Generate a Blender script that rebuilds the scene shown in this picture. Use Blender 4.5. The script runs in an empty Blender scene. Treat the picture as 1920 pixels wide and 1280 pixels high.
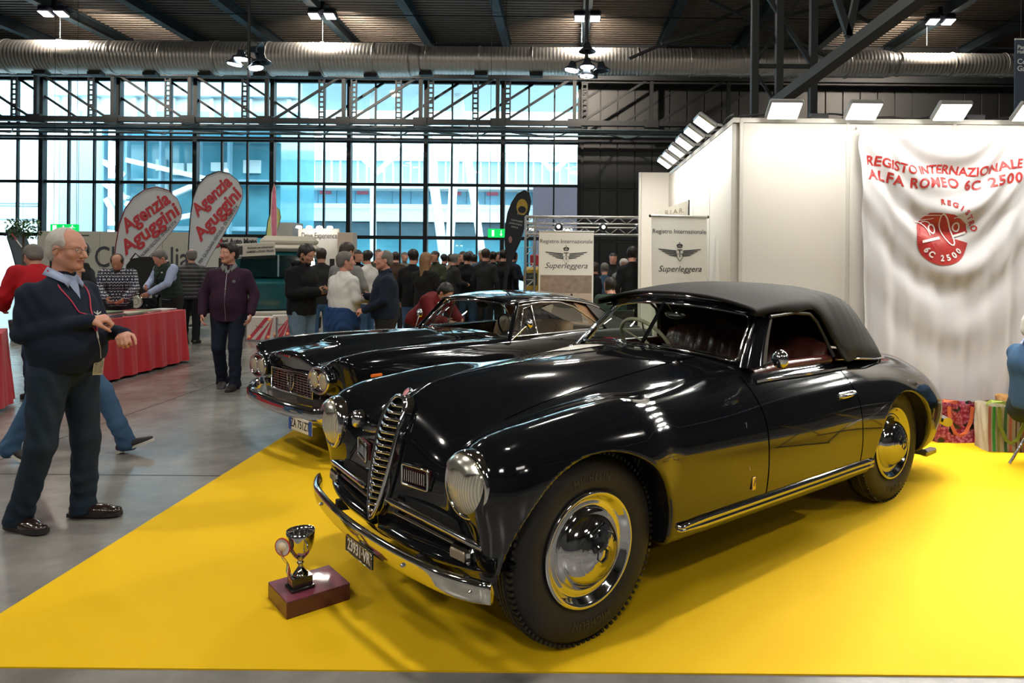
import bpy, bmesh, math, random
import numpy as np
from mathutils import Vector, Matrix
random.seed(7)
rng = np.random.RandomState(3)
SC = bpy.context.scene
COL = SC.collection
PI = math.pi

# ------------------------------------------------------------------ camera
F_PX, PX0, PY0, ROLL, CAM_H = 1300.0, 1060.0, 488.0, 0.009, 1.56
cam_d = bpy.data.cameras.new('camera')
cam_d.sensor_width = 36.0
cam_d.lens = 36.0 * F_PX / 1920
cam_d.shift_x = (960 - PX0) / 1920
cam_d.shift_y = (PY0 - 640) / 1920
cam_d.clip_end = 300
cam = bpy.data.objects.new('camera', cam_d)
cam.location = (0, 0, CAM_H)
cam.rotation_euler = (PI / 2, -ROLL, 0)
COL.objects.link(cam)
SC.camera = cam

# ------------------------------------------------------------------ view, world
SC.view_settings.view_transform = 'Standard'
SC.view_settings.look = 'None'
SC.view_settings.gamma = 1.0
SC.view_settings.use_curve_mapping = False
SC.view_settings.exposure = 0.0
cy = SC.cycles
cy.use_denoising = True
cy.max_bounces = 10
cy.diffuse_bounces = 3
cy.glossy_bounces = 5
cy.transmission_bounces = 6
cy.transparent_max_bounces = 12
cy.caustics_reflective = False
cy.caustics_refractive = False
cy.sample_clamp_indirect = 4.0
cy.use_light_tree = True
W = bpy.data.worlds.new('overcast_sky')
SC.world = W
W.use_nodes = True
wn = W.node_tree.nodes
wl = W.node_tree.links
bg = wn['Background']
tc = wn.new('ShaderNodeTexCoord'); sep = wn.new('ShaderNodeSeparateXYZ'); cr = wn.new('ShaderNodeValToRGB')
wl.new(tc.outputs['Generated'], sep.inputs[0]); wl.new(sep.outputs['Z'], cr.inputs[0]); wl.new(cr.outputs[0], bg.inputs[0])
cr.color_ramp.elements[0].position = 0.0; cr.color_ramp.elements[0].color = (.80, .93, .97, 1)
cr.color_ramp.elements[1].position = 0.6; cr.color_ramp.elements[1].color = (.66, .86, .98, 1)
bg.inputs[1].default_value = 8.5

def area(name, loc, aim, size, energy, col=(1, 1, 1), size_y=None, spread=PI):
    d = bpy.data.lights.new(name, 'AREA'); d.energy = energy; d.color = col
    d.shape = 'RECTANGLE' if size_y else 'SQUARE'; d.size = size
    if size_y: d.size_y = size_y
    d.spread = spread
    o = bpy.data.objects.new(name, d); COL.objects.link(o); o.location = loc
    o.rotation_euler = (Vector(aim) - Vector(loc)).to_track_quat('-Z', 'Y').to_euler()
    return o
# hall high-bay lamps: pairs under the ceiling; the fixtures in view get housings further down
HALL_Z = 10.85
HB = [(-19.7, 26.6), (-9.4, 26.6), (0.76, 26.6), (14.3, 26.6)]
LAMPS = list(HB) + [(x, y) for y in (14, 2.5, -9) for x in (-19.7, -9.4, 0.76, 14.3)]
for i, (x, y) in enumerate(LAMPS):
    area('high_bay_light', (x, y, HALL_Z - .05), (x, y, 0), .9, 430 if y < 26 else 260, (1.0, .93, .82), .35)
# wall wash of the ceiling lamps onto the duct right under them
for x, y in HB:
    l = area('duct_glow_light', (x, y - .1, HALL_Z - .25), (x, y + 1.6, 9.6), .35, 420, (1.0, .84, .68), spread=2.2)
# stand floods: one LED flood per visible fixture on the partition walls
FLOOD_BACK = [(1.95, 6.28), (2.66, 6.28), (3.45, 6.28), (4.17, 6.28), (4.95, 6.28), (5.7, 6.28)]
FLOOD_SIDE = [(1.50, 6.85), (1.50, 7.42), (1.50, 8.0), (1.50, 8.55), (1.50, 9.1), (1.50, 9.6)]
for x, y in FLOOD_BACK:
    area('stand_flood_light', (x, y - .42, 2.90), (x, y + .15, 0.6), .26, 8, (1.0, .97, .90), .18)
for x, y in FLOOD_BACK:      # the same heads throw most of their light out over the cars and the carpet
    area('stand_flood_light', (x, y - .48, 2.90), (x - .5, y - 3.2, 0), .26, 37, (1.0, .97, .90), .18, spread=2.3)
for x, y in FLOOD_SIDE:
    area('stand_flood_light', (x - .40, y, 2.90), (x + .22, y, .4), .26, 8, (1.0, .97, .90), .18)
# added fill lamps, unseen behind the camera, washing down over the carpet
for x, y, e in ((-3.4, -1.6, 34), (0.2, -2.2, 22), (3.6, -1.0, 14)):
    area('rig_light', (x, y, 4.6), (x * .35, 4.2, .3), .9, e, (1.0, .96, .88), .5)

# ------------------------------------------------------------------ helpers
def link(o, parent=None):
    COL.objects.link(o)
    if parent is not None: o.parent = parent
    return o
def tag(o, label=None, cat=None, group=None, kind=None):
    if label: o['label'] = label
    if cat: o['category'] = cat
    if group: o['group'] = group
    if kind: o['kind'] = kind
    return o
def empty(name, loc=(0, 0, 0), rz=0.0, label=None, cat=None, group=None, kind=None):
    o = bpy.data.objects.new(name, None); o.empty_display_size = .1
    COL.objects.link(o); o.location = loc; o.rotation_euler = (0, 0, rz)
    return tag(o, label, cat, group, kind)

def ray(px, py):
    u = (px - PX0) / F_PX; v = -(py - PY0) / F_PX; c, s = math.cos(ROLL), math.sin(ROLL)
    return Vector((u * c - v * s, 1.0, u * s + v * c))
def P(px, py, Y):
    r = ray(px, py); return Vector((r.x * Y, Y, CAM_H + r.z * Y))
def G(px, py, z=0.0):
    r = ray(px, py); t = (z - CAM_H) / r.z; return Vector((r.x * t, r.y * t, z))

MATS = {}
def M(name, col=(.5, .5, .5), rough=.5, metal=0.0, coat=0.0, noise=None, bump=None, emit=None, estr=1.0,
      spec=None, trans=0.0, alpha=None, sheen=0.0, stretch=None, crough=.03):
    """principled material with procedural colour variation (noise=(scale, amount)) and relief (bump=(scale, strength))"""
    if name in MATS: return MATS[name]
    m = bpy.data.materials.new(name); m.use_nodes = True; nt = m.node_tree; n = nt.nodes; l = nt.links
    b = n['Principled BSDF']; c4 = tuple(col) + (1,)
    b.inputs['Base Color'].default_value = c4; b.inputs['Roughness'].default_value = rough
    b.inputs['Metallic'].default_value = metal
    if coat: b.inputs['Coat Weight'].default_value = coat; b.inputs['Coat Roughness'].default_value = crough
    if spec is not None: b.inputs['Specular IOR Level'].default_value = spec
    if trans: b.inputs['Transmission Weight'].default_value = trans
    if alpha is not None: b.inputs['Alpha'].default_value = alpha
    if sheen: b.inputs['Sheen Weight'].default_value = sheen
    if emit: b.inputs['Emission Color'].default_value = tuple(emit) + (1,); b.inputs['Emission Strength'].default_value = estr
    if noise or bump:
        t = n.new('ShaderNodeTexCoord'); mp = n.new('ShaderNodeMapping'); l.new(t.outputs['Object'], mp.inputs[0])
        if stretch: mp.inputs['Scale'].default_value = stretch
    if noise:
        z = n.new('ShaderNodeTexNoise'); z.inputs['Scale'].default_value = noise[0]; z.inputs['Detail'].default_value = 4
        l.new(mp.outputs[0], z.inputs[0])
        x = n.new('ShaderNodeMix'); x.data_type = 'RGBA'
        a = noise[1]
        x.inputs[6].default_value = tuple(max(0, v * (1 - a)) for v in col) + (1,)
        x.inputs[7].default_value = tuple(min(1, v * (1 + a)) for v in col) + (1,)
        l.new(z.outputs[0], x.inputs[0]); l.new(x.outputs[2], b.inputs['Base Color'])
    if bump:
        z2 = n.new('ShaderNodeTexNoise'); z2.inputs['Scale'].default_value = bump[0]; z2.inputs['Detail'].default_value = 3
        l.new(mp.outputs[0], z2.inputs[0])
        bp = n.new('ShaderNodeBump'); bp.inputs['Strength'].default_value = bump[1]; bp.inputs['Distance'].default_value = .01
        l.new(z2.outputs[0], bp.inputs['Height']); l.new(bp.outputs[0], b.inputs['Normal'])
    MATS[name] = m
    return m
def glass_mat(name, tint=(.9, .97, .98), refl=.12):
    """thin sheet glass: clear with a fresnel mirror layer"""
    if name in MATS: return MATS[name]
    m = bpy.data.materials.new(name); m.use_nodes = True; n = m.node_tree.nodes; l = m.node_tree.links
    n.remove(n['Principled BSDF']); o = n['Material Output']
    t = n.new('ShaderNodeBsdfTransparent'); t.inputs[0].default_value = tuple(tint) + (1,)
    g = n.new('ShaderNodeBsdfGlossy'); g.inputs['Roughness'].default_value = .02
    f = n.new('ShaderNodeLayerWeight'); pw = n.new('ShaderNodeMath'); pw.operation = 'POWER'; pw.inputs[1].default_value = 5.0; l.new(f.outputs['Facing'], pw.inputs[0])
    mx = n.new('ShaderNodeMixShader')
    mul = n.new('ShaderNodeMath'); mul.operation = 'MULTIPLY_ADD'; mul.inputs[1].default_value = .75; mul.inputs[2].default_value = .035 + refl * .2
    l.new(pw.outputs[0], mul.inputs[0]); l.new(mul.outputs[0], mx.inputs[0]); l.new(t.outputs[0], mx.inputs[1]); l.new(g.outputs[0], mx.inputs[2])
    l.new(mx.outputs[0], o.inputs[0]); MATS[name] = m
    return m

class MB:
    """collects simple solids and links them as one mesh object"""
    def __init__(s): s.v = []; s.f = []; s.m = []; s.sm = []; s.mi = 0
    def add(s, vs, fs, smooth=False):
        b = len(s.v); s.v += [tuple(v) for v in vs]
        for f in fs: s.f.append(tuple(b + i for i in f)); s.m.append(s.mi); s.sm.append(smooth)
    def box(s, c, d, R=None, bev=0.0):
        c = Vector(c); x, y, z = d[0] / 2, d[1] / 2, d[2] / 2
        if bev:
            b = min(bev, x * .9, y * .9, z * .9)
            vs = []
            for sx in (-1, 1):
                for sy in (-1, 1):
                    for sz in (-1, 1):
                        vs += [(sx * x, sy * (y - b), sz * (z - b)), (sx * (x - b), sy * y, sz * (z - b)), (sx * (x - b), sy * (y - b), sz * z)]
            bm = bmesh.new(); bv = [bm.verts.new(v) for v in vs]; r = bmesh.ops.convex_hull(bm, input=bv)
            bmesh.ops.dissolve_limit(bm, angle_limit=.02, verts=bm.verts, edges=bm.edges)
            bm.verts.index_update(); vv = [v.co.copy() for v in bm.verts]; ff = [[v.index for v in f.verts] for f in bm.faces]; bm.free()
        else:
            vv = [Vector((i, j, k)) for i in (-x, x) for j in (-y, y) for k in (-z, z)]
            ff = [(0, 1, 3, 2), (4, 6, 7, 5), (0, 4, 5, 1), (2, 3, 7, 6), (0, 2, 6, 4), (1, 5, 7, 3)]
        if R is not None: vv = [R @ v for v in vv]
        s.add([v + c for v in vv], ff); return s
    def bar(s, a, b, w, h=None):
        a = Vector(a); b = Vector(b); h = h or w; d = b - a
        q = d.to_track_quat('Z', 'Y' if abs(d.normalized().y) < .9 else 'X').to_matrix()
        return s.box((a + b) / 2, (w, h, d.length), q)
    def cyl(s, a, b, r, r2=None, n=12, cap=True):
        a = Vector(a); b = Vector(b); r2 = r if r2 is None else r2
        q = (b - a).to_track_quat('Z', 'Y').to_matrix()
        vs = [a + q @ Vector((r * math.cos(t), r * math.sin(t), 0)) for t in [2 * PI * i / n for i in range(n)]]
        vs += [b + q @ Vector((r2 * math.cos(t), r2 * math.sin(t), 0)) for t in [2 * PI * i / n for i in range(n)]]
        base = len(s.v); s.add(vs, [(i, (i + 1) % n, n + (i + 1) % n, n + i) for i in range(n)], True)
        if cap: s.add(vs[:n], [tuple(range(n))[::-1]]); s.add(vs[n:], [tuple(range(n))])
        return s
    def tube(s, pts, r, n=8, closed=False, sq=None):
        pts = [Vector(p) for p in pts]; N = len(pts); vs = []; rr = r if hasattr(r, '__len__') else [r] * N
        t0 = (pts[1] - pts[0]).normalized(); u = t0.orthogonal().normalized()
        for i, p in enumerate(pts):
            a = pts[(i - 1) % N] if (i or closed) else pts[0]; b = pts[(i + 1) % N] if (i < N - 1 or closed) else pts[-1]
            t = (b - a).normalized(); u = (u - t * u.dot(t)).normalized(); w = t.cross(u)
            for j in range(n):
                an = 2 * PI * j / n; vs.append(p + (u * math.cos(an) + w * math.sin(an)) * rr[i])
        fs = []
        for i in range(N if closed else N - 1):
            k = (i + 1) % N
            for j in range(n): fs.append((i * n + j, i * n + (j + 1) % n, k * n + (j + 1) % n, k * n + j))
        s.add(vs, fs, True)
        if not closed: s.add(vs[:n], [tuple(range(n))[::-1]]); s.add(vs[-n:], [tuple(range(n))])
        return s
    def strip(s, pts, w, t, up=(0, 0, 1)):
        """flat bar following pts: w across 'up', t thick"""
        pts = [Vector(p) for p in pts]; N = len(pts); vs = []
        for i, p in enumerate(pts):
            tg = (pts[min(i + 1, N - 1)] - pts[max(i - 1, 0)]).normalized(); U = Vector(up); U = (U - tg * U.dot(tg)).normalized(); S = tg.cross(U)
            ww = w[i] if hasattr(w, '__len__') else w
            for a, b in ((-.5, -.5), (.5, -.5), (.5, .5), (-.5, .5)): vs.append(p + U * (a * ww) + S * (b * t))
        fs = [(i * 4 + j, i * 4 + (j + 1) % 4, i * 4 + 4 + (j + 1) % 4, i * 4 + 4 + j) for i in range(N - 1) for j in range(4)]
        fs += [(3, 2, 1, 0), tuple(N * 4 - 4 + j for j in range(4))]
        s.add(vs, fs); return s
    def lathe(s, prof, c=(0, 0, 0), R=None, n=32, smooth=True):
        """prof: (radius, height) about local Z"""
        c = Vector(c); vs = []; k = len(prof)
        for i in range(n):
            a = 2 * PI * i / n
            for r, z in prof:
                v = Vector((r * math.cos(a), r * math.sin(a), z)); vs.append(c + (R @ v if R is not None else v))
        s.add(vs, [(i * k + j, ((i + 1) % n) * k + j, ((i + 1) % n) * k + j + 1, i * k + j + 1) for i in range(n) for j in range(k - 1)], smooth); return s
    def prism(s, poly, o, u, v, t):
        """polygon in plane (o,u,v) extruded by vector t"""
        o, u, v, t = map(Vector, (o, u, v, t)); k = len(poly)
        a = [o + u * p[0] + v * p[1] for p in poly]; b = [p + t for p in a]
        s.add(a + b, [tuple(range(k))[::-1], tuple(range(k, 2 * k))] + [(i, (i + 1) % k, k + (i + 1) % k, k + i) for i in range(k)]); return s
    def ball(s, c, r, n=12, R=None):
        c = Vector(c); r = (r, r, r) if not hasattr(r, '__len__') else r
        m = n // 2; vs = []
        for i in range(m + 1):
            a = PI * i / m
            for j in range(n):
                b = 2 * PI * j / n; v = Vector((r[0] * math.sin(a) * math.cos(b), r[1] * math.sin(a) * math.sin(b), r[2] * math.cos(a)))
                vs.append(c + (R @ v if R is not None else v))
        s.add(vs, [(i * n + j, (i + 1) * n + j, (i + 1) * n + (j + 1) % n, i * n + (j + 1) % n) for i in range(m) for j in range(n)], True); return s
    def build(s, name, mats, parent=None, clean=False):
        me = bpy.data.meshes.new(name); me.from_pydata(s.v, [], s.f)
        for m in (mats if isinstance(mats, (list, tuple)) else [mats]): me.materials.append(m)
        me.polygons.foreach_set('material_index', s.m); me.polygons.foreach_set('use_smooth', s.sm)
        if clean:
            bm = bmesh.new(); bm.from_mesh(me); bmesh.ops.remove_doubles(bm, verts=bm.verts, dist=1e-5)
            bmesh.ops.recalc_face_normals(bm, faces=bm.faces); bm.to_mesh(me); bm.free()
        me.update(); o = bpy.data.objects.new(name, me); return link(o, parent)
def dup(o, parent=None, loc=None, rz=None, label=None):
    c = o.copy(); COL.objects.link(c)
    if parent is not None: c.parent = parent
    if loc is not None: c.location = loc
    if rz is not None: c.rotation_euler = (0, 0, rz)
    if label: c['label'] = label
    return c
def dup_tree(o, parent=None, **k):
    c = dup(o, parent, **k)
    for ch in o.children: dup_tree(ch, c)
    return c
def text_geo(body, size=.1, ext=.002, shear=0.0, bold=0.0, sx=1.0, align='CENTER', spacing=1.0):
    """mesh data of lettering in the XY plane, front towards +Z"""
    cu = bpy.data.curves.new('lettering', 'FONT'); cu.body = body; cu.size = size; cu.extrude = ext; cu.shear = shear
    cu.offset = bold; cu.align_x = align; cu.align_y = 'CENTER'; cu.space_character = spacing; cu.resolution_u = 3; cu.fill_mode = 'BOTH'
    o = bpy.data.objects.new('lettering', cu); COL.objects.link(o)
    dg = bpy.context.evaluated_depsgraph_get(); me = bpy.data.meshes.new_from_object(o.evaluated_get(dg))
    bpy.data.objects.remove(o); bpy.data.curves.remove(cu)
    if sx != 1.0:
        for v in me.vertices: v.co.x *= sx
    return me
def text(body, mat, o, u, v, size, parent=None, name='lettering', **k):
    """lettering lying in plane through o with reading direction u and up direction v"""
    me = text_geo(body, size, **k); u = Vector(u).normalized(); v = Vector(v).normalized(); w = u.cross(v)
    Mx = Matrix((u, v, w)).transposed().to_4x4(); Mx.translation = Vector(o)
    me.transform(Mx); me.materials.clear(); me.materials.append(mat)
    ob = bpy.data.objects.new(name, me); return link(ob, parent)

# ------------------------------------------------------------------ splines and implicit surfaces
class Spl:
    """natural cubic through knots, evaluated as basis matrix"""
    def __init__(s, x):
        s.x = x = np.array(x, float); n = len(x); h = np.diff(x); A = np.zeros((n, n)); B = np.zeros((n, n)); A[0, 0] = A[-1, -1] = 1
        for i in range(1, n - 1):
            A[i, i - 1] = h[i - 1]; A[i, i] = 2 * (h[i - 1] + h[i]); A[i, i + 1] = h[i]
            B[i, i - 1] = 6 / h[i - 1]; B[i, i] = -6 / h[i - 1] - 6 / h[i]; B[i, i + 1] = 6 / h[i]
        s.D = np.linalg.solve(A, B); s.h = h; s.I = np.eye(n)
    def basis(s, q):
        q = np.clip(np.asarray(q, float).ravel(), s.x[0], s.x[-1]); i = np.clip(np.searchsorted(s.x, q) - 1, 0, len(s.h) - 1)
        h = s.h[i]; b = (q - s.x[i]) / h; a = 1 - b
        return (a[:, None] * s.I[i] + b[:, None] * s.I[i + 1] + ((a ** 3 - a) * h * h / 6)[:, None] * s.D[i] + ((b ** 3 - b) * h * h / 6)[:, None] * s.D[i + 1])
class Tab:
    def __init__(s, x, y, t): s.sx = Spl(x); s.sy = Spl(y); s.t = np.array(t, float)
    def __call__(s, a, b):
        A = s.sx.basis(a) @ s.t; B = s.sy.basis(b)
        if a.ndim == 1: return np.sum(A * B, axis=1)
        R = A @ B.T; sh = [1, 1, 1]; ia = int(np.argmax(a.shape)); ib = int(np.argmax(b.shape)); sh[ia] = a.size; sh[ib] = b.size
        return (R if ia < ib else R.T).reshape(sh)
def cur(x, y):
    sp = Spl(x); y = np.array(y, float)
    return lambda q: (sp.basis(q) @ y).reshape(np.shape(q))
def smax(a, b, k): h = np.maximum(k - np.abs(a - b), 0) / k; return np.maximum(a, b) + h * h * k * .25
def smin(a, b, k): h = np.maximum(k - np.abs(a - b), 0) / k; return np.minimum(a, b) - h * h * k * .25
EDG = [(a, b) for a in range(8) for b in range(a + 1, 8) if bin(a ^ b).count('1') == 1]
def snets(Fv, ax):
    """surface nets on a (non-uniform) grid; ax = three coordinate arrays"""
    S = Fv < 0; nx, ny, nz = S.shape
    c = [S[i:nx - 1 + i, j:ny - 1 + j, k:nz - 1 + k] for i in (0, 1) for j in (0, 1) for k in (0, 1)]
    an = c[0].copy(); al = c[0].copy()
    for q in c[1:]: an |= q; al &= q
    act = an & ~al; idx = np.argwhere(act)
    if len(idx) == 0: return np.zeros((0, 3)), np.zeros((0, 4), int)
    ID = np.full(act.shape, -1, np.int32); ID[act] = np.arange(len(idx))
    off = np.array([(i, j, k) for i in (0, 1) for j in (0, 1) for k in (0, 1)])
    V = np.stack([Fv[idx[:, 0] + o[0], idx[:, 1] + o[1], idx[:, 2] + o[2]] for o in off], 1)
    acc = np.zeros((len(idx), 3)); cnt = np.zeros(len(idx))
    for a, b in EDG:
        m = (V[:, a] < 0) != (V[:, b] < 0); t = V[m, a] / (V[m, a] - V[m, b])
        acc[m] += off[a] + (off[b] - off[a]) * t[:, None]; cnt[m] += 1
    p = idx + acc / cnt[:, None]
    out = np.stack([np.interp(p[:, d], np.arange(len(ax[d])), ax[d]) for d in range(3)], 1)
    Q = []
    for d in range(3):
        e = (d + 1) % 3; f = (d + 2) % 3; sl0 = [slice(None)] * 3; sl1 = [slice(None)] * 3; sl0[d] = slice(0, -1); sl1[d] = slice(1, None)
        for q in (e, f): sl0[q] = slice(1, -1); sl1[q] = slice(1, -1)
        A = S[tuple(sl0)]; B = S[tuple(sl1)]
        for w, msk in ((0, A & ~B), (1, ~A & B)):
            g = np.argwhere(msk); g[:, e] += 1; g[:, f] += 1
            def cell(de, df):
                h = g.copy(); h[:, e] -= de; h[:, f] -= df; return ID[h[:, 0], h[:, 1], h[:, 2]]
            q = np.stack([cell(1, 1), cell(0, 1), cell(0, 0), cell(1, 0)], 1)
            Q.append(q if w == 0 else q[:, ::-1])
    return out, np.concatenate(Q)
def relax(v, q, it=2, lam=.5):
    a = q.ravel(); b = np.roll(q, -1, 1).ravel(); n = len(v)
    deg = np.bincount(a, minlength=n) + np.bincount(b, minlength=n)
    for _ in range(it):
        s = np.stack([np.bincount(a, v[b, d], n) + np.bincount(b, v[a, d], n) for d in range(3)], 1)
        v = v + lam * (s / np.maximum(deg, 1)[:, None] - v)
    return v
def quads_obj(name, v, q, mats, parent=None, mi=None, smooth=True):
    me = bpy.data.meshes.new(name); me.vertices.add(len(v)); me.vertices.foreach_set('co', np.asarray(v, np.float32).ravel())
    me.loops.add(q.size); me.loops.foreach_set('vertex_index', q.astype(np.int32).ravel())
    me.polygons.add(len(q)); me.polygons.foreach_set('loop_start', np.arange(0, q.size, 4, dtype=np.int32))
    me.polygons.foreach_set('use_smooth', np.full(len(q), smooth))
    for m in (mats if isinstance(mats, (list, tuple)) else [mats]): me.materials.append(m)
    if mi is not None: me.polygons.foreach_set('material_index', np.asarray(mi, np.int32))
    me.update(calc_edges=True); me.validate()
    return link(bpy.data.objects.new(name, me), parent)
def implicit(fun, ax, newton=3, sym=True, proj_max=.01):
    """mesh of fun(x, |y|, z) < 0; ax[1] starts at 0 when symmetric"""
    X = ax[0][:, None, None]; Y = ax[1][None, :, None]; Z = ax[2][None, None, :]
    Fv = np.ascontiguousarray(np.broadcast_to(fun(X, Y, Z), (len(ax[0]), len(ax[1]), len(ax[2])))).astype(np.float32)
    if sym: Fv = np.concatenate([Fv[:, :0:-1], Fv], 1); ax = [ax[0], np.concatenate([-ax[1][:0:-1], ax[1]]), ax[2]]
    v, q = snets(Fv, ax)
    f = lambda p: fun(p[:, 0], np.abs(p[:, 1]), p[:, 2])
    e = 1e-3
    for _ in range(newton):
        d = f(v); g = np.stack([f(v + np.eye(3)[i] * e) - f(v - np.eye(3)[i] * e) for i in range(3)], 1) / (2 * e)
        st = -(d / np.maximum((g * g).sum(1), .05))[:, None] * g
        ln = np.linalg.norm(st, axis=1, keepdims=True); st *= np.minimum(1, proj_max / np.maximum(ln, 1e-9)); v = v + st
    return v, q

CHROME = M('chrome', (.78, .78, .80), .06, 1.0, noise=(40, .03))
CHROME_D = M('chrome_worn', (.55, .55, .56), .2, 1.0, noise=(60, .15))
STEEL = M('painted_dark_steel', (.008, .011, .013), .6, .1, noise=(3, .3))
STEEL_B = M('bluish_grey_steel', (.05, .075, .088), .45, .3, noise=(3, .25))
ALU = M('aluminium', (.55, .56, .55), .3, .9, noise=(20, .08))
BLACKP = M('black_plastic', (.012, .012, .013), .45, noise=(30, .3))
WHITEP = M('white_panel', (.68, .65, .595), .55, noise=(2, .03))
RUBBER = M('rubber', (.014, .0135, .013), .62, noise=(18, .35), bump=(90, .15))
# ================================================================== THE HALL
def concrete():
    m = bpy.data.materials.new('polished_concrete'); m.use_nodes = True; n = m.node_tree.nodes; l = m.node_tree.links; b = n['Principled BSDF']
    t = n.new('ShaderNodeTexCoord')
    a = n.new('ShaderNodeTexNoise'); a.inputs['Scale'].default_value = .55; a.inputs['Detail'].default_value = 7; a.inputs['Distortion'].default_value = 1.2
    c = n.new('ShaderNodeTexNoise'); c.inputs['Scale'].default_value = 3.0; c.inputs['Detail'].default_value = 8; c.inputs['Roughness'].default_value = .7
    l.new(t.outputs['Object'], a.inputs[0]); l.new(t.outputs['Object'], c.inputs[0])
    r1 = n.new('ShaderNodeValToRGB'); r1.color_ramp.elements[0].position = .3; r1.color_ramp.elements[1].position = .7
    r1.color_ramp.elements[0].color = (.15, .142, .13, 1); r1.color_ramp.elements[1].color = (.34, .335, .315, 1)
    r2 = n.new('ShaderNodeValToRGB'); r2.color_ramp.elements[0].position = .25; r2.color_ramp.elements[1].position = .75
    r2.color_ramp.elements[0].color = (.6, .6, .6, 1); r2.color_ramp.elements[1].color = (1.15, 1.15, 1.15, 1)
    l.new(a.outputs[0], r1.inputs[0]); l.new(c.outputs[0], r2.inputs[0])
    mx = n.new('ShaderNodeMix'); mx.data_type = 'RGBA'; mx.blend_type = 'MULTIPLY'; mx.inputs[0].default_value = 1
    l.new(r1.outputs[0], mx.inputs[6]); l.new(r2.outputs[0], mx.inputs[7]); l.new(mx.outputs[2], b.inputs['Base Color'])
    mr = n.new('ShaderNodeMapRange'); mr.inputs[3].default_value = .12; mr.inputs[4].default_value = .34
    l.new(c.outputs[0], mr.inputs[0]); l.new(mr.outputs[0], b.inputs['Roughness'])
    bp = n.new('ShaderNodeBump'); bp.inputs['Strength'].default_value = .05; l.new(a.outputs[0], bp.inputs['Height']); l.new(bp.outputs[0], b.inputs['Normal'])
    return m
HX0, HX1, HY0, HY1 = -30.0, 24.0, -16.0, 32.04
fl = MB(); fl.box(((HX0 + HX1) / 2, (HY0 + HY1) / 2, -.1), (HX1 - HX0, HY1 - HY0, .2))
floor = tag(fl.build('floor', concrete()), kind='structure')
jt = MB()
for x in (-8.6, -4.3): jt.box((x, 8, .0005), (.012, 46, .001))
for y in (4.95, 9.9, 15): jt.box((-3, y, .0005), (50, .012, .001))
tag(jt.build('joint', M('joint_filler', (.03, .03, .03), .8, noise=(5, .3)), floor), kind='stuff')

# corrugated roof deck, ribs run along X
CEIL = 11.55
cm = MB(); prof = []
y = HY0; k = 0
while y < HY1:
    prof += [(y, 0), (y + .11, 0), (y + .14, .07), (y + .25, .07)]; y += .28
vs = []; fs = []
for i, (a, z) in enumerate(prof): vs += [(HX0, a, CEIL + z), (HX1, a, CEIL + z)]
fs = [(2 * i, 2 * i + 1, 2 * i + 3, 2 * i + 2) for i in range(len(prof) - 1)]
cm.add(vs, fs)
cm.box(((HX0 + HX1) / 2, (HY0 + HY1) / 2, CEIL + .25), (HX1 - HX0, HY1 - HY0, .2))
ceiling = tag(cm.build('ceiling', M('roof_deck', (.15, .125, .10), .42, .35, noise=(1.5, .25))), kind='structure')
bmsh = MB(); bmsh.box((0, 0, 0), (.34, HY1 - HY0, .03)); bmsh.box((0, 0, .22), (.06, HY1 - HY0, .42)); bmsh.box((0, 0, .43), (.34, HY1 - HY0, .03))
b0 = bmsh.build('roof_beam', STEEL_B, ceiling); b0.location = (.76, (HY0 + HY1) / 2, CEIL - .45)
for kk in list(range(-8, 0)) + list(range(1, 7)): dup(b0, ceiling, (.76 + 3.48 * kk, (HY0 + HY1) / 2, CEIL - .45))
pr = MB(); pr.cyl((HX0, 26.9, CEIL - .55), (HX1, 26.9, CEIL - .55), .02, n=6); pr.build('conduit', STEEL, ceiling)

wm = M('hall_wall_cladding', (.035, .036, .036), .55, .1, noise=(2, .2))
for nm, c, d in (('wall_left', (HX0 - .1, (HY0 + HY1) / 2, 5.8), (.2, HY1 - HY0, 11.6)), ('wall_right', (HX1 + .1, (HY0 + HY1) / 2, 5.8), (.2, HY1 - HY0, 11.6)),
                 ('wall_rear', ((HX0 + HX1) / 2, HY0 - .1, 5.8), (HX1 - HX0, .2, 11.6))):
    w = MB(); w.box(c, d); tag(w.build(nm, wm), kind='structure')
# far wall: cladding to the right of the glazing, above the glazing a spandrel
WX = .62; WT = 9.84
w = MB(); w.box(((WX + HX1) / 2, HY1 + .25, 5.8), (HX1 - WX, .3, 11.6)); w.box(((HX0 + WX) / 2, HY1 + .25, (WT + 11.6) / 2), (WX - HX0, .3, 11.6 - WT))
wf = tag(w.build('wall_far', wm), kind='structure')
pm = M('cladding_panel', (.028, .030, .031), .5, .15, noise=(1.2, .18))
pb = MB(); pb.box((0, 0, 0), (.76, .05, 2.3), bev=.012); p0 = None
for r, z in enumerate((1.25, 3.65, 6.05, 8.45)):
    for i in range(29):
        x = WX + .55 + i * .8
        if p0 is None: p0 = pb.build('wall_panel', pm, wf); p0.location = (x, HY1 + .06, z)
        else: dup(p0, wf, (x, HY1 + .06, z))

# glazed front
fr = MB(); fr.box(((HX0 + WX) / 2, HY1 + .1, WT - .03), (WX - HX0, .2, .26)); fr.box((WX - .02, HY1 + .1, WT / 2), (.16, .2, WT)); fr.box(((HX0 + WX) / 2, HY1 + .1, .06), (WX - HX0, .2, .12))
win = tag(fr.build('window_1', STEEL), kind='structure')
for z, h in ((7.62, .2), (7.0, .16), (5.0, .13), (2.55, .16)):
    t = MB(); t.box(((HX0 + WX) / 2, HY1 + .1, z), (WX - HX0, .16, h)); t.build('transom', STEEL, win)
col0 = None; mul0 = None; n = 0
colm = MB(); colm.box((0, 0, WT / 2), (.19, .3, WT))
mulm = MB(); mulm.box((0, 0, WT / 2), (.075, .14, WT))
lightm = MB(); lightm.box((0, 0, 2.5), (.17, .06, 9)); 
PALE = M('pale_frame', (.42, .55, .62), .5, noise=(3, .1))
lt0 = None
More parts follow.
